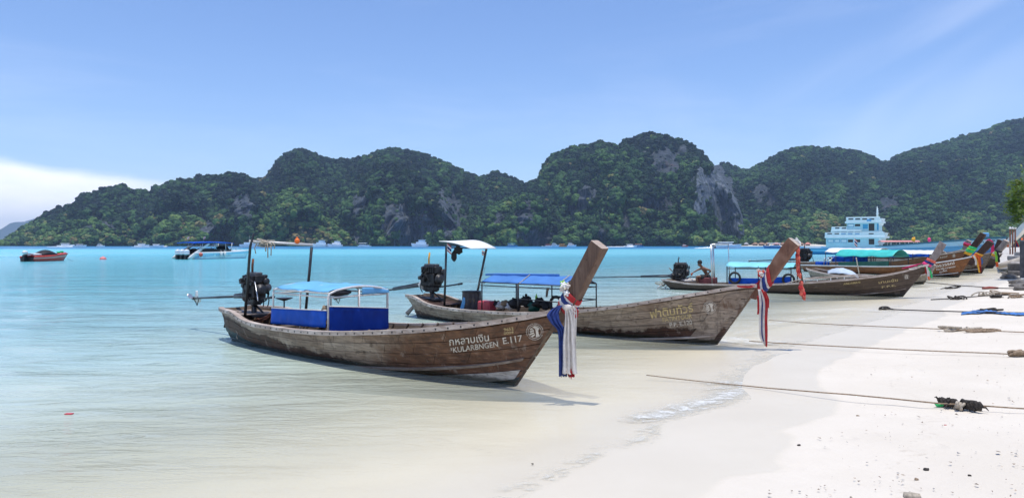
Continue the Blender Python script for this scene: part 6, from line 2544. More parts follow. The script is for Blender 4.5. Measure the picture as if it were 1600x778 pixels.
def blue_ship():
    hm = band_mat('ship_paint', [(0, (.01, .12, .22)), (.05, (.36, .54, .70)), (.20, (.07, .32, .62)), (.38, (.008, .13, .40)), (.9, (.01, .05, .12))])
    b = Boat((53.2, 105.0), (48.2, 72.5), 6.0, [(1384, 384), (1405, 382.3), (1440, 379.6), (1480, 376.2), (1530, 372.4), (1560, 370.4), (1578, 369.5)], ov=1.5, draft=.8,
             keel=[(0, -.8), (.8, -.8), (.95, -.4), (1, -.2)])
    root = longtail(b)
    root.name = 'wooden_ship'
    tag(root, 'long blue wooden ship with a raised bow and numbers 93, lying behind the longtails', 'ship')
    mats = dict(hull=hm, inner=MT['inner'], rail=MT['mid_canvas'], rail_dark=MT['rail_dark'], deck=MT['deck'])
    mats['rail'] = plain('ship_rail', (.02, .14, .22), .5)
    build_hull(b, root, mats, [0.0, .25, .5, .75, 1.0], False, nseg=36, rail_w=.20, seed=8)
    dk = MB()
    dk.slab(lambda i, j: b.hull(.02 + .93 * i, .12, -1, -.1).lerp(b.hull(.02 + .93 * i, .12, 1, -.1), j), 24, 2, .05)
    dk.build('deck', MT['deck'], root)
    bv = boat_bvh(b)
    tx = plain('ship_letters', (.02, .05, .09), .6)
    letter(b, bv, root, *text_polys('ศ.ก.93'), (1532, 380.2), (1560, 377.6), 4.0, tx)
    # horn-shaped white stem head
    build_prow(b, root, [((1566, 385), (1571, 390)), ((1575, 372), (1582, 377)), ((1584, 363), (1591, 368)), ((1594, 352), (1601, 356)), ((1600, 346), (1607, 350))], .14, .22, MT['white_paint'], MT['white_paint'])
    r = empty('sash', tuple(P(1588, 376, 70)))
    tag(r, 'dark blue and red sash hanging from the white stem of the blue ship', 'sash', 'coloured sashes tied round the prows')
    put(ribbon([(1586, 375), (1588, 382), (1589, 390)], 69.2, [4, 4, 3], pleats=2, seed=1, amp=.05), 'tail', MT['blue_cloth'], r)
    put(ribbon([(1588, 376), (1591, 383), (1592, 390)], 69.1, [2, 2, 2], pleats=1, seed=2, amp=.05), 'tail', MT['red_cloth'], r)
    o = MB()
    o.bbox(b.world(b.at(1540, 367, 0)), (.5, .5, .45), .06)
    o = o.build('barrel', MT['sky_canvas'])
    tag(o, 'bright blue barrel standing on the deck of the blue ship near its bow', 'barrel')
    return b, root


def ferry():
    pale = plain('ferry_paint', (.46, .72, .78), .4, var=.10, scale=.8, dirt=(.42, .44, .40), bmp=0)
    lite = plain('ferry_white', (.70, .82, .84), .4, var=.08, scale=.8, bmp=0)
    dk = plain('ferry_dark', (.02, .025, .03), .3, var=.2, scale=1, bmp=0)
    blu = plain('ferry_blue', (.05, .36, .60), .4, var=.1, scale=1, bmp=0)
    trim = plain('ferry_trim', (.10, .30, .52), .4, var=.1, scale=1, bmp=0)
    hm = band_mat('ferry_hull', [(0, (.03, .26, .48)), (.10, (.16, .50, .72)), (.34, (.02, .24, .50)), (.6, (.01, .12, .30))])
    b = Boat((60.7, 155.0), (82.5, 139.5), 5.6, [(1249, 388), (1290, 388.5), (1350, 388.5), (1400, 387.5), (1440, 386), (1475, 383.5)], ov=1.5, draft=.9,
             keel=[(0, -.9), (.8, -.9), (.95, -.5), (1, -.2)])
    root = longtail(b)
    root.name = 'ferry'
    tag(root, 'pale turquoise and white ferry with three stepped decks and a mast', 'ferry')
    mats = dict(hull=hm, inner=MT['inner'], rail=trim, rail_dark=MT['rail_dark'], deck=MT['deck'])
    build_hull(b, root, mats, [0.0, .34, .67, 1.0], False, nseg=30, rail_w=.2, seed=8)
    d_ = MB()
    d_.slab(lambda i, j: b.hull(.02 + .93 * i, .10, -1, -.1).lerp(b.hull(.02 + .93 * i, .10, 1, -.1), j), 24, 2, .05)
    d_.build('deck', MT['deck'], root)
    y0, y1 = -2.3, 2.3

    def wall(a, t_, c, d, mat=pale, name='wall', yy=(y0, y1), flare=0.0, bev=.03):
        return pbox(root, b, a, t_, c, d, yy[0], yy[1], mat, name, bev, flare)
    wall(1290.5, 371.5, 1373, 387)                       # lower deck house
    wall(1288.5, 369.5, 1383, 371.8, lite, 'deck_slab', (y0 - .35, y1 + .35))
    wall(1298, 361.3, 1374, 370.5, pale, 'wall', (y0 + .15, y1 - .15))
    wall(1288.8, 363.3, 1382, 369.8, lite, 'bulwark', (y0 - .25, y0 - .13))
    wall(1288.8, 363.3, 1382, 369.8, lite, 'bulwark', (y1 + .13, y1 + .25))
    wall(1298, 359.6, 1346, 361.6, lite, 'deck_slab', (y0 - .10, y1 + .10))
    wall(1299, 354.6, 1323.5, 360.2, lite, 'bulwark', (y0 - .02, y0 + .10))
    wall(1299, 354.6, 1323.5, 360.2, lite, 'bulwark', (y1 - .10, y1 + .02))
    wall(1323, 347.5, 1373, 361.8, pale, 'wall', (y0 + .30, y1 - .30))
    wall(1320, 346.2, 1377.5, 348.2, lite, 'deck_slab', (y0 - .1, y1 + .1))
    wall(1322, 339.5, 1375, 346.6, lite, 'bulwark', (y0 - .06, y0 + .04))
    wall(1322, 339.5, 1375, 346.6, lite, 'bulwark', (y1 - .04, y1 + .06))
    # raked front wings
    for (pxa, pya, pxb, pyb) in ((1373, 363.5, 1383, 381), (1373, 341, 1378, 352)):
        A, C_ = b.at(pxa, pya, y0), b.at(pxb, pyb, y0)
        m = MB()
        m.quadbox([Vector(p) for p in ((A.x, y0, C_.z), (A.x + (C_.x - A.x) * .35, y0 + .8, C_.z), (A.x + (C_.x - A.x) * .35, y1 - .8, C_.z), (A.x, y1, C_.z),
                                       (A.x, y0 - .2, A.z), (C_.x, y0 + .5, A.z), (C_.x, y1 - .5, A.z), (A.x, y1 + .2, A.z))])
        m.build('wing', lite, root, fix=True)

    def win(a, t_, c, d, y, mat, frame=True, name='window'):
        if frame:
            f = pbox(root, b, a - .5, t_ - .5, c + .5, d + .5, y - .03, y + .02, trim, name, .01)
            pbox(f, b, a + .3, t_ + .3, c - .3, d - .3, y - .05, y - .025, mat, 'pane', .005)
        else:
            pbox(root, b, a, t_, c, d, y - .03, y + .02, mat, name, .01)
    for a, c, m, fr in ((1293.7, 1302, lite, 1), (1304.5, 1311.7, lite, 1), (1314.2, 1323, lite, 1), (1325, 1332.8, dk, 0), (1335.8, 1344, dk, 0)):
        win(a, 374.3, c, 378.6, y0, m, fr)
    win(1357.4, 373.3, 1366, 382, y0, dk, False, 'door')
    for a, c, m in ((1292.6, 1300, dk), (1304, 1311, dk), (1314.2, 1321.5, trim), (1325, 1332, trim), (1335.8, 1343, trim), (1357.4, 1365, dk)):
        win(a, 364.4, c, 366.0, y0 - .25, m, False, 'scupper')
    for a, c in ((1304, 1312), (1314.5, 1323), (1325, 1333), (1335.5, 1344)):
        win(a, 361.6, c, 362.8, y0 + .15, trim, False, 'window')
    for a, c in ((1305, 1311.5), (1315.3, 1322)):
        win(a, 355.6, c, 357.3, y0 - .02, dk, False, 'scupper')
    for a, c in ((1325.6, 1333.3), (1336.4, 1344), (1347.2, 1354.9), (1358.5, 1366)):
        win(a, 341.3, c, 343.2, y0 - .06, dk, False, 'scupper')
    win(1325, 350.3, 1333.8, 354, y0 + .30, lite, True)
    win(1335.8, 350.3, 1344, 353.6, y0 + .30, dk, False)
    win(1348, 350.3, 1356, 357.5, y0 + .30, blu, False, 'shutter')
    win(1357.4, 349.3, 1366.2, 361, y0 + .30, dk, False, 'door')
    win(1370.2, 349.5, 1373, 359.5, y0 + .29, blu, False)
    tp = MB()
    A, C_ = b.at(1354.5, 342.5, y0 - .1), b.at(1361.5, 346, y0 - .1)
    tp.slab(lambda i, j: Vector((A.x + (C_.x - A.x) * i, A.y - .02 - .05 * math.sin(i * 9), A.z + (C_.z - A.z) * j)), 6, 3, .03)
    o = tp.build('tarpaulin', MT['sky_canvas'])
    place(o, b, root)
    tag(o, 'small blue tarpaulin hung over the top bulwark of the ferry', 'tarpaulin')
    m0, m1 = b.at(1371, 340, 0), b.at(1370.5, 322.5, 0)
    mm = MB()
    mm.tube([m0, m0.lerp(m1, .5), m1], [.20, .14, .04], 8)
    for f in (.35, .55, .72):
        q = m0.lerp(m1, f)
        mm.box(q, (.7 - .5 * f, .08, .08))
        mm.ball(q + Vector((.3 - .2 * f, 0, .05)), .09, 8)
    mm.build('mast', blu if False else lite, root)
    return b, root


# ------------------------------------------------------------------ speedboats
def loft_hull(root, L, bm, stn, mat, name='hull', uvs=True):
    """stn(u) -> list of (halfwidth, z) from rail to keel; x = u*L"""
    mb = MB()
    mb.smooth = True
    K = len(stn(0))
    for side in (-1, 1):
        mb.slab(lambda i, j: (lambda q: Vector((i * L + q[2], side * q[0], q[1])))(_st(stn, i, j, K)), 20, (K - 1) * 2, .03, uvfn=lambda i, j: (i * L, j))
    o = mb.build(name, mat, root)
    return o


def _st(stn, u, v, K):
    pts = stn(u)
    t_ = v * (K - 1)
    k = min(K - 2, int(t_))
    f = t_ - k
    a, c = pts[k], pts[k + 1]
    return tuple(a[i] * (1 - f) + c[i] * f for i in range(3))


def speedboat_white():
    S, B = Vector((-43.6, 98.5)), Vector((-39.0, 107.5))
    d = (B - S).normalized()
    L = (B - S).length
    root = empty('speedboat', (S.x, S.y, 0), math.atan2(d.y, d.x))
    tag(root, 'white speedboat with three outboard engines and a royal blue roof', 'speedboat')
    hm = band_mat('speed_hull', [(0, (.86, .87, .87)), (.20, (.30, .66, .80)), (.30, (.80, .86, .88)), (.78, (.40, .72, .70)), (.95, (.08, .25, .3))])
    W = MT['white_paint']

    def st(u):
        w = 1.55 * (1 - max(0, (u - .45) / .55) ** 2.2) + .02
        zs = .95 + .25 * u * u
        x = lambda z: .9 * max(0, u - .7) / .3 * (z / 1.2)
        return [(w, zs, x(zs)), (w * .97, zs - .28, x(zs - .28)), (w * (.86 - .3 * max(0, u - .6)), .28, x(.28)), (w * .78 * (1 - .5 * max(0, u - .6)), -.02, 0), (.02, -.35 + .2 * u, -.2)]
    loft_hull(root, L, 3.1, st, hm)
    tr = MB()
    tr.bbox((.05, 0, .28), (.08, 2.9, .75), .02)
    tr.build('transom', W, root)
    dk = MB()
    dk.slab(lambda i, j: Vector((L * (.62 + .37 * i) + .5 * i, (2 * j - 1) * (st(.62 + .37 * i)[0][0] - .03), st(.62 + .37 * i)[0][1] + .16 * math.sin(PI * j) * (1 - i))), 10, 6, .03)
    dk.build('foredeck', W, root)
    fl = MB()
    fl.bbox((L * .32, 0, .45), (L * .6, 2.8, .05), .01)
    fl.build('floor', MT['steel_dark'], root)
    # stern arches sweeping down to the transom
    for s in (-1, 1):
        a = MB()
        a.smooth = True

        def af(i, j):
            x = -.75 + 3.3 * i
            z = .05 + 2.05 * (i ** .85)
            w = .55 * (1 - .45 * i)
            return Vector((x + w * (j - .5), s * (1.55 - .18 * i), z - w * (j - .5) * .4))
        a.slab(af, 12, 3, .14)
        a.build('arch', W, root)
    roof = MB()
    roof.smooth = True
    roof.slab(lambda i, j: Vector((-.2 + 7.3 * i, (2 * j - 1) * 1.6 * (1 - .35 * max(0, i - .7) / .3), 2.16 + .10 * math.sin(PI * j) + .10 * math.sin(PI * i) - .35 * max(0, i - .8) ** 1.2)), 16, 8, .10)
    roof.build('roof', MT['blue_tarp'], root)
    bl = MB()
    for s in (-1, 1):
        bl.slab(lambda i, j: Vector((.9 + 5.4 * i, s * 1.50 * (1 - .2 * max(0, i - .6)), .98 + .42 * j * (1 - .2 * i))), 8, 2, .03)
    bl.build('side_glass', MT['engine'], root)
    ws = MB()
    ws.slab(lambda i, j: Vector((6.3 - .5 * j, (2 * i - 1) * 1.2, 1.0 + .75 * j)), 6, 2, .03)
    ws.build('windscreen', MT['engine'], root)
    seat = MB()
    for k in range(4):
        for s in (-1, 1):
            seat.bbox((1.6 + 1.0 * k, s * .75, .80), (.5, .9, .5), .05)
            seat.bbox((1.85 + 1.0 * k, s * .75, 1.2), (.12, .9, .5), .05)
    seat.build('seat', MT['engine'], root)
    for k, x in enumerate((1.4, 3.4, 5.3, 6.4)):
        for s in (-1, 1):
            pipe(root, [(x, s * 1.45 * (1 - .12 * (k > 2)), .95), (x + .1, s * 1.35, 2.2)], .045, W, 'roof_post', 6)
    aw = MB()
    aw.bbox((2.6, 0, 1.72), (2.8, 2.7, .10), .02)
    aw.build('inner_panel', W, root)
    for k, y in enumerate((-.85, 0, .85)):
        e = MB()
        e.smooth = True
        e.ball((-.62, y, 1.02), .42, 14, (1.0, .80, .82))
        e.lathe([(.30, 0), (.38, .12), (.40, .25)], (-.62, y, .62), n=14)
        eo = e.build('outboard', plain('cowl', (.62, .66, .72), .25, var=.05, bmp=0) if k == 0 else bpy.data.materials['cowl'], root)
        l = MB()
        l.smooth = False
        l.quadbox([Vector(p) for p in ((-.95, y - .10, -.3), (-.45, y - .10, -.3), (-.45, y + .10, -.3), (-.95, y + .10, -.3), (-.85, y - .20, .64), (-.35, y - .20, .64), (-.35, y + .20, .64), (-.85, y + .20, .64))])
        l.build('leg', MT['engine'], eo)
    for px, py in ((338.5, 398), (353.5, 397)):
        q = P(px, py, 102)
        loc = Vector(((Vector((q.x, q.y)) - S).dot(d), 0, q.z))
        x = min(L - 1.2, max(1, loc.x))
        u = x / L
        f = MB()
        f.lathe([(.05, -.42), (.17, -.32), (.17, .28), (.06, .38)], (x, -st(u)[0][0] - .16, .62), n=10)
        f.tube([(x, -st(u)[0][0] - .14, 1.0), (x, -st(u)[0][0], 1.2)], .03, 5)
        o = f.build('fender', W, root)
    o = MB().ball((.9, -1.75, .62), .28, 12, (1, .7, 1)).build('buoy', MT['salmon_cloth'])
    o.location, o.rotation_euler = root.location, root.rotation_euler
    tag(o, 'salmon round float hanging on the quarter of the white speedboat', 'float')
    mk = MB()
    for k in range(15):
        x = 1.6 + .30 * k
        h = .12 if k < 7 else .22
        if k in (6,):
            continue
        mk.box((x, -1.42 - .06 * (x < 5), .42 + .02 * k), (.16, .02, h))
        mk.box((x + .05, -1.425 - .06 * (x < 5), .42 + .02 * k), (.05, .02, h * 1.3))
    for k in range(3):
        mk.box((.30 + .22 * k, -1.46, .25 + .06 * k), (.10, .02, .30), Matrix.Rotation(.25, 3, 'Y'))
    mk.build('painted_marks', MT['sky_canvas'], root)
    rl = MB()
    rl.tube([(5.6, -1.3, 1.22), (7.2, -1.05, 1.50), (9.0, -.4, 1.55), (L + .6, 0, 1.5), (9.0, .4, 1.55), (7.2, 1.05, 1.5), (5.6, 1.3, 1.22)], .03, 6)
    for x, y in ((6.4, 1.2), (7.6, .95), (8.8, .45)):
        for s in (-1, 1):
            rl.tube([(x, s * y, 1.1), (x, s * y, 1.45)], .025, 5)
    rl.build('bow_rail', MT['steel'], root)
    for k, (px, py, D_) in enumerate(((292.5, 377, 98.7), (318, 377, 100.5))):
        fr = empty('flag', tuple(P(px, py, D_)))
        tag(fr, ['small red flag on the left end of the blue roof', 'small striped flag in the middle of the blue roof'][k], 'flag', 'small flags on boats')
        flag(fr, (0, 0, 0), .55, .35, .30, (1, 0, .9), 'flag_cloth')
    # people's shirts seen through: two white life jackets hanging under the roof
    for k, px in enumerate((332, 337.5)):
        m = MB()
        m.bbox((0, 0, 0), (.35, .2, .5), .06)
        o = m.build('life_jacket', MT['white_cloth'])
        o.location = P(px, 382, 101.5)
        tag(o, ['white life jacket hanging under the blue roof, left one', 'white life jacket hanging under the blue roof, right one'][k], 'life jacket', 'life jackets under the blue roof')


def speedboat_red():
    S, B = Vector((-54.0, 84.5)), Vector((-51.3, 88.5))
    S = Vector(((42 - 800) / F * 85.0, 85.0))
    B = Vector(((99 - 800) / F * 90.0, 90.0))
    d = (B - S).normalized()
    L = (B - S).length
    root = empty('speedboat', (S.x, S.y, 0), math.atan2(d.y, d.x))
    tag(root, 'red speedboat under a black cover with one white outboard engine', 'speedboat')
    hm = band_mat('red_hull', [(0, (.60, .07, .04)), (.24, (.72, .42, .34)), (.32, (.58, .045, .025)), (.62, (.40, .07, .02)), (.85, (.18, .03, .02))])

    def st(u):
        w = 1.0 * (1 - max(0, (u - .4) / .6) ** 2.4) + .02
        zs = .62 + .30 * u * u
        x = lambda z: .7 * max(0, u - .7) / .3 * (z / .9)
        return [(w, zs, x(zs)), (w * .98, zs - .2, x(zs - .2)), (w * .85, .12, x(.12)), (w * .70, -.08, 0), (.02, -.25, -.1)]
    loft_hull(root, L, 2, st, hm)
    tr = MB()
    tr.bbox((.03, 0, .2), (.06, 1.9, .6), .02)
    tr.build('transom', MT['engine'], root)
    dk = MB()
    dk.smooth = True
    dk.slab(lambda i, j: Vector((L * (.05 + .93 * i) + .5 * i * i, (2 * j - 1) * (st(.05 + .93 * i)[0][0] - .02), st(.05 + .93 * i)[0][1] + .10 * math.sin(PI * j))), 14, 6, .03)
    dk.build('deck', plain('red_deck', (.62, .06, .05), .35, var=.15, bmp=0), root)
    cv = MB()
    cv.smooth = True
    cv.slab(lambda i, j: Vector((L * (.26 + .46 * i), (2 * j - 1) * .85, .72 + .62 * (math.sin(PI * (i * .92 + .04)) ** .8) * (math.sin(PI * j) ** .6 * .9 + .1))), 14, 8, .03)
    cv.build('cover', MT['black_cloth'], root)
    e = MB()
    e.smooth = True
    e.ball((-.25, 0, 1.05), .30, 12, (1.2, .8, .8))
    eo = e.build('outboard', MT['white_paint'], root)
    l = MB()
    l.quadbox([Vector(p) for p in ((-.5, -.1, -.2), (-.15, -.1, -.2), (-.15, .1, -.2), (-.5, .1, -.2), (-.45, -.16, .8), (-.05, -.16, .8), (-.05, .16, .8), (-.45, .16, .8))])
    l.build('leg', MT['engine'], eo)
    w = MB()
    w.slab(lambda i, j: Vector((.35 + .9 * i, (2 * j - 1) * .8, .80 + .12 * math.sin(PI * j))), 4, 4, .08)
    w.build('stern_seat', MT['white_paint'], root)
    f = MB()
    for k, (x, z, m) in enumerate(((L * .86, 1.02, 0), (L * .96, 1.08, 0))):
        f.ball((x, 0, z), .16, 8, (1.6, 1, .8), .6, k)
    o = f.build('bow_garland', MT['green_cloth'])
    o.location, o.rotation_euler = root.location, root.rotation_euler
    tag(o, 'green garland round the bow of the red speedboat', 'garland')
    o = twine(P(104, 404, 90.3), P(128, 413, 84), .0, .02).build('mooring_rope', MT['rope_dark'])
    tag(o, 'thin mooring line running from the bow of the red speedboat into the water', 'rope')


FAR_MAT = {}


def far_boat(px, lpx, D, kind, label, hull=(.72, .74, .76), top=(.66, .70, .74), roofc=None, head=1, hpx=None):
    def fm(nm, c):
        if c not in FAR_MAT:
            FAR_MAT[c] = plain('far_paint', c, .45, var=.1, scale=.5, bmp=0)
        return FAR_MAT[c]
    L = lpx / F * D
    x0 = (px - 800) / F * D
    root = empty('far_boat', (x0, D, 0), 0 if head > 0 else PI)
    root.rotation_euler[2] += random.uniform(-.3, .3)
    tag(root, label, {'speed': 'speedboat', 'tour': 'tour boat', 'cruiser': 'cruiser', 'cat': 'catamaran', 'long': 'longtail boat'}[kind], 'boats along the far shore')
    h = MB()
    hh = L * {'speed': .10, 'tour': .11, 'cruiser': .15, 'cat': .14, 'long': .06}[kind]
    bw = L * .14

    def hf(side):
        return lambda i, j: Vector((L * (i - .5) + (L * .07 * (1 - j) if i > .8 else 0) * (i - .8) / .2, side * bw * (1 - max(0, (i - .5) / .5) ** 2.2) * (1 - .4 * j) + side * .01, (hh * (1 + .5 * i * i)) * (1 - j) - .3 * j))
    for s in (-1, 1):
        h.slab(hf(s), 10, 2, .05)
    h.slab(lambda i, j: Vector((L * (i - .5), (2 * j - 1) * bw * (1 - max(0, (i - .5) / .5) ** 2.2), hh * (.92 + .45 * i * i))), 10, 2, .05)
    h.build('hull', fm('hull', hull), root, fix=False)
    if kind == 'speed':
        c = MB()
        c.bbox((-.05 * L, 0, hh * 1.3), (L * .42, bw * 1.2, hh * .9), .1)
        c.build('cabin', fm('c', top), root)
        c = MB()
        c.bbox((-.05 * L, 0, hh * 2.1), (L * .50, bw * 1.5, hh * .25), .1)
        c.build('roof', fm('r', roofc or top), root)
    elif kind == 'cruiser':
        c = MB()
        c.bbox((-.08 * L, 0, hh * 1.5), (L * .60, bw * 1.4, hh * .9), .15)
        c.bbox((-.12 * L, 0, hh * 2.25), (L * .36, bw * 1.2, hh * .7), .15)
        co = c.build('cabin', fm('c', top), root)
        c = MB()
        c.bbox((-.08 * L, -bw * .71, hh * 1.6), (L * .5, .05, hh * .35), .02)
        c.bbox((-.12 * L, -bw * .61, hh * 2.3), (L * .3, .05, hh * .3), .02)
        c.build('window', MT['engine'], co)
        c = MB()
        c.tube([(-.15 * L, 0, hh * 2.5), (-.16 * L, 0, hh * 3.6)], .08, 5)
        c.bbox((-.15 * L, 0, hh * 2.75), (L * .42, bw * 1.3, hh * .15), .05)
        c.build('roof', fm('r', roofc or top), root)
    elif kind == 'tour':
        c = MB()
        c.slab(lambda i, j: Vector((L * (-.42 + .75 * i), (2 * j - 1) * bw, hh * 2.7 + hh * .25 * math.sin(PI * j))), 6, 4, .08)
        c.build('roof', fm('r', roofc or top), root)
        for k in range(5):
            for s in (-1, 1):
                pipe(root, [(L * (-.40 + .17 * k), s * bw * .9, hh), (L * (-.40 + .17 * k), s * bw * .9, hh * 2.7)], .06, MT['white_paint'], 'roof_post', 5)
        c = MB()
        c.bbox((-.1 * L, 0, hh * 1.35), (L * .55, bw * 1.5, hh * .6), .1)
        c.build('seating', fm('c', top), root)
    elif kind == 'cat':
        c = MB()
        c.bbox((-.02 * L, 0, hh * 1.4), (L * .45, bw * 1.8, hh * .7), .2)
        c.build('cabin', fm('c', top), root)
        c = MB()
        c.tube([(.03 * L, 0, hh), (.03 * L, 0, hh * 4.6)], [.12, .05], 6)
        c.build('mast', MT['white_paint'], root)
    elif kind == 'long':
        c = MB()
        c.slab(lambda i, j: Vector((L * (-.32 + .5 * i), (2 * j - 1) * bw * .9, hh * 4 + hh * .3 * math.sin(PI * j))), 4, 4, .05)
        c.build('canopy_cloth', fm('r', roofc or top), root)
        for k in range(3):
            for s in (-1, 1):
                pipe(root, [(L * (-.3 + .22 * k), s * bw * .8, hh * .9), (L * (-.3 + .22 * k), s * bw * .8, hh * 4)], .05, MT['steel_dark'], 'canopy_post', 5)
        c = MB()
        c.tube([(L * .47, 0, hh * .9), (L * .55, 0, hh * 4)], [.12, .18], 5)
        c.build('prow', MT['prow'], root)
    return root


def far_things():
    Wt, Lb = (.88, .88, .88), (.62, .76, .86)
    rows = [
        (103, 26, 760, 'speed', 'small white speedboat under way left of the bay with a wake', Wt, Wt, None, 1),
        (125, 22, 740, 'speed', 'white speedboat just behind another, leftmost pair on the bay', Wt, (.5, .5, .55), None, 1),
        (157, 12, 700, 'cruiser', 'small white boat by itself under the left cliffs', Wt, Wt, None, 1),
        (222, 24, 780, 'speed', 'long low white speedboat between the left cliffs and the blue-roofed boat', Wt, Wt, None, 1),
        (245, 20, 760, 'speed', 'white speedboat close left of the blue-roofed boat', Wt, Wt, None, 1),
        (389, 28, 820, 'cat', 'pale catamaran right of the blue-roofed speedboat', Wt, Lb, None, 1),
        (500, 24, 820, 'cruiser', 'white double-deck cruiser under the small square cliff', Wt, Lb, None, -1),
        (524, 22, 800, 'cruiser', 'white cruiser beside the one under the small cliff', Wt, Wt, (.60, .62, .62), -1),
        (568, 18, 820, 'tour', 'pale open tour boat left of centre by the far shore', Wt, Lb, (.62, .70, .72), 1),
        (576, 8, 900, 'speed', 'tiny white boat next to the pale tour boat', Wt, Wt, None, 1),
        (656, 26, 800, 'cruiser', 'white motor yacht below the big grey cliff', Wt, Lb, None, -1),
        (800, 16, 850, 'tour', 'blue boat right of the white roof of the second longtail', (.05, .22, .45), Lb, (.10, .35, .6), 1),
        (848, 6, 850, 'speed', 'tiny white boat left of the row of bright boats', Wt, Wt, None, 1),
        (857, 11, 850, 'tour', 'small white boat with red roof in the row of bright boats', Wt, Wt, (.6, .12, .06), 1),
        (867, 13, 860, 'cruiser', 'small pale blue boat in the row of bright boats', Lb, Lb, None, 1),
        (879, 12, 850, 'tour', 'orange boat with yellow roof near the nearest prow', (.70, .20, .03), (.6, .3, .05), (.78, .36, .03), 1),
        (893, 14, 850, 'cruiser', 'white and blue boat right of the orange one', Lb, Wt, (.7, .74, .78), 1),
        (985, 20, 700, 'speed', 'white speedboat racing along the far shore right of the nearest prow', Wt, Wt, None, 1),
        (998, 14, 800, 'tour', 'dark blue boat with a red roof end behind the racing speedboat', (.05, .15, .35), Lb, (.5, .15, .12), 1),
        (1070, 9, 820, 'cruiser', 'small red and white boat alone under the green slope', (.62, .10, .07), Wt, (.6, .1, .08), 1),
        (1136, 46, 420, 'speed', 'long white speedboat beyond the chrome crossbar of the third boat', Wt, Wt, Wt, 1),
        (1208, 26, 430, 'tour', 'blue hulled tour boat left of the second prow', (.06, .22, .45), Lb, (.45, .5, .55), -1),
    ]
    for px, l, D, k, lb, h, t_, r, hd in rows:
        far_boat(px, l, D, k, lb, h, t_, r, hd)
    rows = [
        (1240, 26, 260, 'tour', 'white tour boat with grey awning between the second prow and the ferry', Wt, Lb, (.45, .48, .52), -1),
        (1268, 44, 170, 'speed', 'white speedboat moored at the stern of the ferry', Wt, Lb, (.6, .66, .7), -1),
        (1408, 74, 128, 'tour', 'long tour boat with a red and white roof right of the ferry', (.70, .72, .72), (.5, .5, .5), (.72, .30, .26), 1),
        (1388, 40, 118, 'speed', 'white speedboat in front of the red-roofed tour boat', Wt, Wt, Wt, 1),
        (1430, 46, 122, 'tour', 'dark green roofed boat in front of the red-roofed tour boat', (.05, .25, .25), (.2, .3, .3), (.03, .26, .20), 1),
    ]
    for px, l, D, k, lb, h, t_, r, hd in rows:
        far_boat(px, l, D, k, lb, h, t_, r, hd)
    for k, (px, py, D, c, lb) in enumerate(((1427, 374, 121, 'yellow_cloth', 'yellow bundle on the roof of the green-roofed boat'), (1452, 375, 121, 'pink_cloth', 'pink cloth on the bow of the green-roofed boat'))):
        m = MB()
        m.ball((0, 0, 0), .35, 10, (1, .6, 1.1), .6, k)
        o = m.build('bundle', MT[c])
        o.location = P(px, py, D)
        tag(o, lb, 'bundle')
    fr = empty('flag', tuple(P(1335, 390, 60)))
    tag(fr, 'striped flag on a staff in front of the ferry windows', 'flag', 'small flags on boats')
    flag(fr, (0, 0, 0), .95, .30, .5, (.8, 0, -.6), 'flag_cloth')
    wk = plain('wake_foam', (.86, .88, .88), .9, var=.1, scale=.3, bmp=0)
    for px0, px1, D, lb in ((72, 118, 758, 'white wake behind the leftmost speedboats'), (205, 262, 778, 'white wake near the left cliffs'), (935, 990, 698, 'long white wake of the speedboat right of the nearest prow'), (1085, 1113, 415, 'white wake behind the long white speedboat')):
        m = MB()
        W0 = (px1 - px0) / F * D
        m.smooth = True
        m.slab(lambda i, j: Vector((W0 * (i - .5), 3.0 * (j - .5) * (.3 + .7 * i), .05 + (.15 + .75 * i) * math.sin(PI * j) * (1 + .5 * noise.noise(Vector((i * 14, j * 3, px0)))))), 30, 4, .05)
        o = m.build('wake', wk)
        o.location = (((px0 + px1) / 2 - 800) / F * D, D, 0)
        tag(o, lb, kind='stuff')
    # buoy
    b = MB()
    b.ball((0, 0, .05), .42, 14, (1, 1, .75))
    b.lathe([(.06, .3), (.06, .45)], (0, 0, 0), n=8)
    o = b.build('buoy', plain('buoy_pink', (.80, .22, .20), .45, var=.1, bmp=0))
    o.location = G(161, 405.5)
    tag(o, 'small pink mooring buoy between the two speedboats', 'buoy')
    # huts and the pale strand
    D = 1110
    st = MB()
    st.slab(lambda i, j: Vector(((1150 - 800) / F * D + (1310 - 1150) / F * D * i, D - 16 + 110 * j, -.4 + 4.0 * j)), 20, 4, .3)
    o = st.build('far_beach', plain('far_sand', (.62, .58, .50), .9, scale=.05, bmp=0))
    tag(o, kind='structure')
    rg = random.Random(8)
    huts = [(1180, 'thatch', 7), (1190, 'thatch', 9), (1199, 'thatch', 6), (1213, 'red', 9), (1223, 'thatch', 7), (1239, 'grey', 9), (1251, 'thatch', 8), (1166, 'grey', 6), (1262, 'red', 7)]
    rc = {'thatch': plain('thatch', (.30, .18, .12), .9, var=.3, scale=.5, bmp=0), 'red': plain('red_roof', (.55, .22, .18), .8, var=.2, scale=.5, bmp=0), 'grey': plain('grey_roof', (.34, .34, .36), .8, var=.2, scale=.5, bmp=0)}
    lbs = ['leftmost thatched hut on the far beach', 'broad thatched hut on the far beach', 'small thatched hut right of the broad one', 'red-roofed hut left of the second prow', 'thatched hut right of the red roof', 'grey-roofed hut just behind the second prow top', 'thatched hut right of the second prow top', 'grey-roofed hut at the left end of the far beach', 'red-roofed hut at the right end of the far beach']
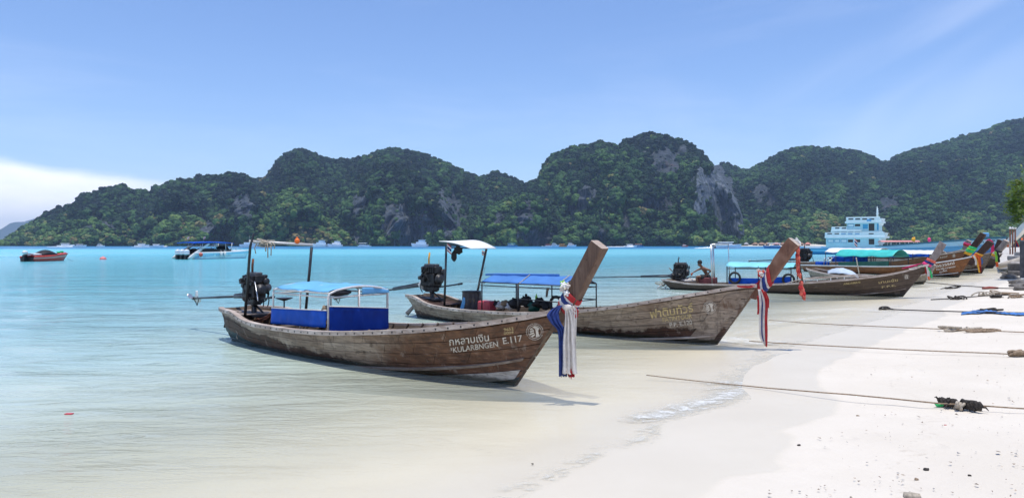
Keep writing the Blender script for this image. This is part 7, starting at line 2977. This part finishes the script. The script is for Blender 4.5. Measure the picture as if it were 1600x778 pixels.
    for k, (px, kd, w) in enumerate(huts):
        Dh = D + 30 + rg.uniform(-6, 10)
        W_ = w / F * Dh
        root = empty('beach_hut', ((px - 800) / F * Dh, Dh, 1.0), rg.uniform(-.3, .3))
        tag(root, lbs[k], 'hut', 'huts on the far beach')
        m = MB()
        m.box((0, 0, 1.2), (W_ * .8, W_ * .7, 2.6))
        m.build('wall', MT['inner'], root)
        m = MB()
        a = W_ * .62
        m.add([(-a, -a, 2.3), (a, -a, 2.3), (a, a, 2.3), (-a, a, 2.3), (-a * .3, 0, 5.2), (a * .3, 0, 5.2)], [(3, 2, 1, 0), (0, 1, 5, 4), (2, 3, 4, 5), (1, 2, 5), (3, 0, 4)])
        m.build('roof', rc[kd], root)


# ------------------------------------------------------------------ beach things
def ground(px, py, dz=0.0):
    z = 0.0
    for _ in range(6):
        p = G(px, py, z)
        z = float(max(sand_z(sdist([[p.x, p.y]]))[0], -.02)) + dz
    return G(px, py, z)


def beach_rope(pts, label, r=.010, mat='rope_brown', dz=.02, sub=6, seed=0):
    W = [ground(px, py, d if d is not None else dz) for px, py, d in pts]
    out = []
    for a, c in zip(W[:-1], W[1:]):
        for k in range(sub):
            t_ = k / sub
            p = a.lerp(c, t_)
            p.z += .004 * noise.noise(Vector((p.x * 3, p.y * 3, seed)))
            p.y += .02 * noise.noise(Vector((p.x * .8, seed, 2)))
            out.append(p)
    out.append(W[-1])
    mb = MB()
    mb.tube(out, r, 6)
    o = mb.build('mooring_rope', MT[mat])
    tag(o, label, 'rope', 'mooring ropes running up the beach')
    return o


def beach_things():
    beach_rope([(1010, 586, .012), (1100, 596, .016), (1202, 606, .03), (1330, 616.5, .09), (1470, 630, .07), (1540, 634, .06), (1700, 644, .04)], 'nearest mooring rope crossing the sand, with a thick dark knot on it', .0085)
    beach_rope([(1171, 533, .02), (1290, 540, .06), (1430, 547, .08), (1583, 553, .04), (1680, 556, .04)], 'second mooring rope up the beach, ending at a small brown knot', .010)
    beach_rope([(1202, 500, .02), (1268, 505, .0), (1313, 507.3, .03), (1400, 511, .06), (1486, 514.5, .04), (1600, 519, .04)], 'third mooring rope up the beach, with a pale netting heap on it', .011)
    beach_rope([(1376, 481.5, .03), (1390, 483, .04), (1415, 484.2, .05), (1470, 486, .06), (1516, 487, .05), (1610, 489, .04)], 'fourth mooring rope, lying along blue cloth', .018, 'rope_dark')
    beach_rope([(1455, 468, .03), (1490, 466, .04), (1540, 462, .05), (1600, 460, .05)], 'fifth mooring rope, dark, near the rocks', .02, 'rope_dark')
    beach_rope([(1445, 441, .03), (1500, 446, .04), (1560, 450, .05), (1600, 451, .05)], 'farthest mooring rope in front of the steps', .02, 'rope_dark')
    # thick knot on the nearest rope
    root = empty('rope_knot', tuple(ground(1500, 632, .06)))
    tag(root, 'thick dark shaggy knot with a pale lump on the nearest mooring rope', 'knot')
    rg = random.Random(3)
    for (x0, x1, y0, y1, m, s) in ((1469, 1493, 627, 630, 'rope_dark', .042), (1505, 1530, 630.5, 635, 'rope_dark', .046)):
        for k in range(3):
            mb = MB()
            pts = []
            for q in range(26):
                t_ = q / 25
                px, py = x0 + (x1 - x0) * t_, y0 + (y1 - y0) * t_
                c = ground(px, py, .07)
                a = t_ * 26 + k * 2.1
                pts.append(c + Vector((0, math.cos(a), math.sin(a))) * s * .8 * (1 + .3 * rg.uniform(-1, 1)))
            mb.tube(pts, s * .45, 7)
            put(mb, 'strand', MT[m], root)
        for k in range(16):
            t_ = rg.random()
            c = ground(x0 + (x1 - x0) * t_, y0 + (y1 - y0) * t_, .07)
            mb = MB()
            dr = Vector((rg.uniform(-1, 1), rg.uniform(-1, .3), rg.uniform(-1, 1))) * .06
            mb.tube([c, c + dr, c + dr * 1.4 + Vector((0, 0, -.03))], [.016, .010, .004], 5)
            put(mb, 'frayed_end', MT[m], root)
    mb = MB()
    tangle(ground(1499, 634, .05), .060, .017, seed=2, mb=mb, sq=(1, 1, .8))
    mb.ball(ground(1499, 634, .05), .052, 12, (1, .8, .9), .4, 1)
    put(mb, 'lump', MT['rope'], root)
    mb = MB()
    tangle(ground(1468, 632, .04), .032, .008, seed=6, mb=mb)
    put(mb, 'green_twine', MT['green_cloth'], root)
    mb = MB()
    tangle(ground(1590, 553, .04), .11, .025, seed=8, mb=mb, sq=(1.3, .7, .5))
    o = mb.build('rope_knot', MT['rope_brown'])
    tag(o, 'small brown knot at the end of the second mooring rope', 'knot')
    # netting heap
    mb = MB()
    tangle(ground(1505, 514, .04), .26, .022, n=44, seed=12, mb=mb, sq=(1.6, .6, .3))
    o = mb.build('netting', MT['rope'])
    tag(o, 'pale netting heap lying on the third mooring rope', 'netting')
    mb = MB()
    tangle(ground(1535, 516, .03), .16, .02, n=30, seed=19, mb=mb, sq=(1.9, .6, .25))
    o = mb.build('netting', MT['rope_brown'])
    tag(o, 'brown rope bundle right of the pale netting heap', 'netting')
    # blue cloth
    mb = MB()
    mb.smooth = True

    def bf(i, j):
        px = 1502 + 100 * i
        py = 490 - 2.5 * math.sin(i * 5) - 2 * i + (3 + 1.5 * math.sin(i * 9)) * (j - .5) * (1 - .35 * math.cos(i * 7))
        p = ground(px, py, .03)
        p.z += .05 * abs(noise.noise(Vector((i * 14, j * 3, 1))))
        return p
    mb.slab(bf, 40, 4, .012)
    o = mb.build('cloth', MT['mid_canvas'])
    tag(o, 'crumpled blue cloth strip lying on the sand', 'cloth')
    # clumps of driftwood and weed further up
    cl = [(1497, 466.5, .22, 'rope_dark', 'dark weed clump on the fifth rope'), (1485, 450, .26, 'rope_dark', 'flat dark clump in the shallows left of the rocks'),
          (1540, 461, .32, 'rope', 'pale tangled net at the middle of the fifth rope'), (1566, 459, .34, 'rope_brown', 'brown tangled net right of the pale one'),
          (1558, 464, .16, 'rope_dark', 'small dark clump under the brown net'), (1590, 464, .25, 'rope_brown', 'brown clump at the right edge, by the fifth rope'),
          (1384, 482, .14, 'rope_dark', 'dark knot at the water end of the fourth rope'), (1545, 484.5, .22, 'rope_dark', 'dark rope coil on the blue cloth')]
    for k, (px, py, s, m, lb) in enumerate(cl):
        mb = MB()
        tangle(ground(px, py, .03), s, .022, n=26, seed=30 + k, mb=mb, sq=(1.5, .7, .35))
        mb.ball(ground(px, py, .02), s * .5, 10, (1.5, .8, .3), .7, k)
        o = mb.build('tangle', MT[m])
        tag(o, lb, 'tangled rope')
    mb = MB()
    a, c = ground(1535, 450.5, .04), ground(1560, 450, .04)
    mb.tube([a, a.lerp(c, .5) + Vector((0, .05, .02)), c], [.05, .06, .04], 7)
    o = mb.build('driftwood', plain('drift_red', (.30, .08, .06), .8, scale=8))
    tag(o, 'reddish driftwood stick left of the rocks', 'driftwood')
    o = MB().bbox((0, 0, 0), (.085, .05, .012), .004).build('litter', MT['red_plastic'])
    o.location = G(108, 646, .01)
    tag(o, 'small red scrap floating in the shallows at the lower left', 'litter')
    # small bits of coral, shell and leaf on the sand, uncountable
    rg = random.Random(21)
    mb = MB()
    k = 0
    while k < 700:
        px, py = rg.uniform(1080, 1640), rg.uniform(470, 850)
        p = G(px, py)
        s = sdist([[p.x, p.y]])[0]
        if s < .25:
            continue
        k += 1
        if noise.noise(Vector((p.x * .7, p.y * .7, 4))) < rg.uniform(-.5, .25):
            continue
        q = ground(px, py, .012)
        r = rg.choice((.004, .006, .008, .012)) * rg.uniform(.7, 1.3)
        q.z += r * .5
        mb.cur = rg.choice((0, 0, 1, 2))
        vs = [q + Vector((rg.uniform(-1, 1), rg.uniform(-1, 1), rg.uniform(0, .8))) * r * 1.5 for _ in range(5)]
        mb.add(vs, [(0, 1, 2), (0, 2, 3), (0, 3, 4), (1, 2, 4), (2, 3, 4), (0, 1, 4)])
    o = mb.build('beach_litter', [plain('bits_dark', (.26, .20, .15), .9), plain('bits_tan', (.50, .40, .30), .9), plain('bits_grey', (.30, .29, .28), .9)])
    tag(o, 'scattered bits of shell, coral and leaf on the dry sand', kind='stuff')
    # single pebbles one can pick out
    for k, (px, py, r, c, lb) in enumerate(((1447, 733, .022, 'rope_dark', 'dark pebble on the sand at the lower right'), (1432, 748, .016, 'rope_brown', 'small brown pebble below the dark one'),
                                            (1424, 775, .05, 'rope', 'pale shell half buried at the bottom edge'), (1477, 664, .012, 'red_cloth', 'tiny red scrap on the dry sand'),
                                            (1248, 695, .016, 'rope_dark', 'dark twig at the edge of the wet sand'), (1515, 742, .012, 'rope_dark', 'small dark pebble toward the right edge'),
                                            (1340, 649, .014, 'rope_brown', 'brown pebble below the nearest rope'), (832, 724, .010, 'rope_dark', 'small dark fleck on the wet sand at the bottom'))):
        m = MB()
        m.ball((0, 0, 0), r, 9, (1.2, .9, .6), .6, k)
        o = m.build('pebble', MT[c])
        o.location = ground(px, py, r * .3)
        tag(o, lb, 'pebble')


def steps_and_rocks():
    conc = plain('old_concrete', (.30, .29, .28), .9, var=.3, scale=2, dirt=(.12, .11, .10), bmp=.6)
    pale = plain('pale_concrete', (.55, .52, .48), .9, var=.2, scale=2, dirt=(.30, .27, .24), bmp=.6)
    stone = plain('wet_stone', (.16, .145, .13), .8, var=.5, scale=3, dirt=(.06, .05, .045), bmp=.8)
    steps = empty('stone_steps', tuple(P(1583, 432, 46)))
    tag(steps, 'grey stone steps at the right edge, leading down to the beach', 'steps')
    for k, (px0, py0, px1, py1, D, dp, m) in enumerate(((1573.5, 412, 1596, 433, 46, 3, stone), (1573, 424, 1589, 436, 45, 2, stone), (1573, 400, 1600, 407, 55, 3, conc), (1584, 394, 1600, 401, 57, 3, conc), (1578, 410, 1600, 416, 48, 3, pale))):
        dp = min(dp, 1.2)
        px0 = 800 + (px0 - 800) * (D + dp) / D
        px1 = 800 + (px1 - 800) * (D + dp) / D
        A, C_ = P(px0, py0, D), P(px1, py1, D)
        mb = MB()
        mb.bbox((Vector(A) + Vector(C_)) / 2 + Vector((0, dp / 2, 0)), (C_.x - A.x, dp, A.z - C_.z), .05)
        put(mb, 'step', m, steps)
    mb = MB()
    a, c = P(1560, 416, 50), P(1596, 406, 50)
    mb.tube([a, a.lerp(c, .5), c], [.16, .20, .22], 8)
    o = mb.build('log', plain('pale_log', (.45, .40, .34), .8, scale=3))
    tag(o, 'pale log lying against the stone steps', 'log')
    rp = MB()
    rp.slab(lambda i, j: P(1560 + 40 * i, 418 - 30 * j, 52 + 16 * j) + Vector((0, 0, .0)), 6, 4, .2)
    o = rp.build('ramp', pale)
    tag(o, 'pale concrete ramp rising behind the steps', 'ramp')
    mb = MB()
    A, C_ = P(1606, 375, 42), P(1622, 440, 42)
    mb.bbox((Vector(A) + Vector(C_)) / 2 + Vector((0, .4, 0)), (C_.x - A.x, .7, A.z - C_.z), .08)
    o = mb.build('pillar', plain('pillar_dark', (.10, .10, .11), .8, var=.4, scale=3, bmp=.5))
    tag(o, 'dark stone pillar at the right edge of the photo', 'pillar')
    rg = random.Random(9)
    lb = ['largest dark rock under the steps', 'dark rock left of the steps foot', 'flat rock in front of the steps', 'small rock at the right edge below the pillar', 'second small rock below the pillar', 'low rock between log and steps', 'flat stone right of the driftwood', 'outermost small rock left of the steps']
    for k, (px, py, s) in enumerate(((1580, 434, .55), (1573, 429, .35), (1590, 441, .45), (1597, 446, .4), (1587, 447, .3), (1566, 420, .35), (1596, 452, .35), (1568, 426, .2))):
        m = MB()
        bm = bmesh.new()
        bmesh.ops.create_icosphere(bm, subdivisions=2, radius=1)
        vs = [Vector((v.co.x * 1.3, v.co.y, v.co.z * .5)) * s * .72 * (1 + .5 * noise.noise(v.co * 1.3 + Vector((k * 5, 0, 0)))) for v in bm.verts]
        bm.verts.index_update()
        m.add(vs, [tuple(v.index for v in f.verts) for f in bm.faces])
        bm.free()
        o = m.build('rock', stone)
        o.location = ground(px, py, s * .1)
        tag(o, lb[k], 'rock', 'rocks at the foot of the steps')
    for k, px in enumerate((1578.3, 1582.3, 1586.3)):
        root = empty('bollard', tuple(P(px, 368, 62)))
        tag(root, ['leftmost brown post with a white round top', 'middle brown post with a white round top', 'rightmost brown post with a white round top'][k], 'post', 'brown posts with white tops')
        m = MB()
        m.tube([(0, 0, -1.8), (0, 0, .55)], .055, 8)
        m.build('shaft', MT['rust'], root)
        m = MB()
        m.ball((0, 0, .62), .10, 10)
        m.build('top', MT['white_sheet'], root)
    for k, (px, py, c) in enumerate(((1599, 376, 'salmon_cloth'), (1594, 382, 'orange_cloth'))):
        m = MB()
        m.tube([P(px, py + 8, 60), P(px + 3, py - 10, 60)], .05, 6)
        o = m.build('pole', MT[c])
        tag(o, ['salmon slanting pole at the right edge', 'orange slanting pole right of the posts'][k], 'pole')


def beach_tree():
    D = 40.0
    lm = bpy.data.materials.new('tree_leaf')
    lm.use_nodes = True
    t = lm.node_tree
    t.nodes.clear()
    out = N(t, 'ShaderNodeOutputMaterial')
    b = N(t, 'ShaderNodeBsdfPrincipled')
    at = N(t, 'ShaderNodeAttribute', attribute_name='tone').outputs['Fac']
    c = ramp(t, at, [(0, (.05, .10, .015)), (.5, (.11, .20, .025)), (.85, (.20, .28, .04)), (1, (.18, .13, .05))])
    t.links.new(c, b.inputs['Base Color'])
    b.inputs['Roughness'].default_value = .5
    tl = N(t, 'ShaderNodeBsdfTranslucent')
    t.links.new(c, tl.inputs[0])
    mx = N(t, 'ShaderNodeMixShader')
    mx.inputs[0].default_value = .35
    t.links.new(b.outputs[0], mx.inputs[1])
    t.links.new(tl.outputs[0], mx.inputs[2])
    t.links.new(mx.outputs[0], out.inputs[0])
    base = P(1672, 384, D)
    base.z = 1.0
    root = empty('beach_tree', tuple(base))
    tag(root, 'broad-leaved green tree reaching in at the right edge above the steps', 'tree')
    rg = random.Random(5)
    bark = plain('bark', (.16, .12, .09), .9, scale=6, bmp=.6)
    tr = MB()
    top = P(1660, 330, D)
    tr.tube([base + Vector((0, 0, -1)), base.lerp(top, .5) + Vector((.1, 0, 0)), top], [.24, .18, .12], 10)
    put(tr, 'trunk', bark, root)
    cl = []
    for k in range(46):
        px, py = rg.uniform(1582, 1740), rg.uniform(262, 350)
        if px < 1596 and not (286 < py < 345):
            continue
        cl.append((px, py, rg.uniform(-1.6, 1.6)))
    cl += [(1588, 300, -.3), (1583, 312, -.5), (1591, 286, .1), (1596, 322, -.4), (1592, 336, .2), (1581, 318, 0), (1600, 296, -.5), (1603, 310, -.6), (1586, 346, .3)]
    for k, (px, py, dd) in enumerate(cl):
        if k % 3 == 0:
            lb = MB()
            e = P(px + 3, py + 4, D + dd)
            m = top.lerp(e, .5) + Vector((0, 0, .3))
            lb.tube([top + Vector((0, 0, -.3)), m, e], [.07, .04, .015], 6)
            put(lb, 'limb', bark, root)
    mb = MB()
    tone = []
    for (px, py, dd) in cl:
        c0 = P(px, py, D + dd)
        base_t = rg.uniform(.2, .8)
        for q in range(90):
            d = Vector((rg.gauss(0, 1), rg.gauss(0, 1), rg.gauss(0, .7)))
            d = d * .20
            p = c0 + d
            L = rg.uniform(.10, .17)
            a = Vector((rg.uniform(-1, 1), rg.uniform(-1, 1), rg.uniform(-.6, .3))).normalized() * L
            s = a.cross(Vector((rg.uniform(-.5, .5), rg.uniform(-.5, .5), 1))).normalized() * L * .30
            k0 = len(mb.v)
            up = Vector((0, 0, .012))
            mb.add([p - a, p + s - up, p + a, p - s - up], [(0, 1, 2), (0, 2, 3)])
            tv = min(1, max(0, base_t + rg.uniform(-.25, .25)))
            tone += [tv] * 4
    o = put(mb, 'crown', lm, root)
    attr(o.data, 'tone', tone)


def make_haze():
    mb = MB()
    mb.box((0, 0, 0), (1, 1, 1))
    m = bpy.data.materials.new('haze')
    m.use_nodes = True
    t = m.node_tree
    t.nodes.clear()
    out = N(t, 'ShaderNodeOutputMaterial')
    v = N(t, 'ShaderNodeVolumePrincipled')
    v.inputs['Color'].default_value = (.50, .70, 1.0, 1)
    v.inputs['Density'].default_value = HAZE
    v.inputs['Anisotropy'].default_value = .0
    t.links.new(v.outputs[0], out.inputs['Volume'])
    o = mb.build('haze', m)
    o.location = (0, 4000, 190)
    o.scale = (24000, 14000, 400)
    tag(o, 'thin blue sea haze over the bay', kind='stuff')


HAZE = 0.00010

make_sand()
make_sea()
make_mats()
boat_one()
boat_two()
b3, _ = boat_three()
make_man(b3)
boats_beyond()
blue_ship()
ferry()
speedboat_white()
speedboat_red()
far_things()
beach_things()
steps_and_rocks()
beach_tree()
if not FAST_TEST:
    make_hills()
    make_haze()
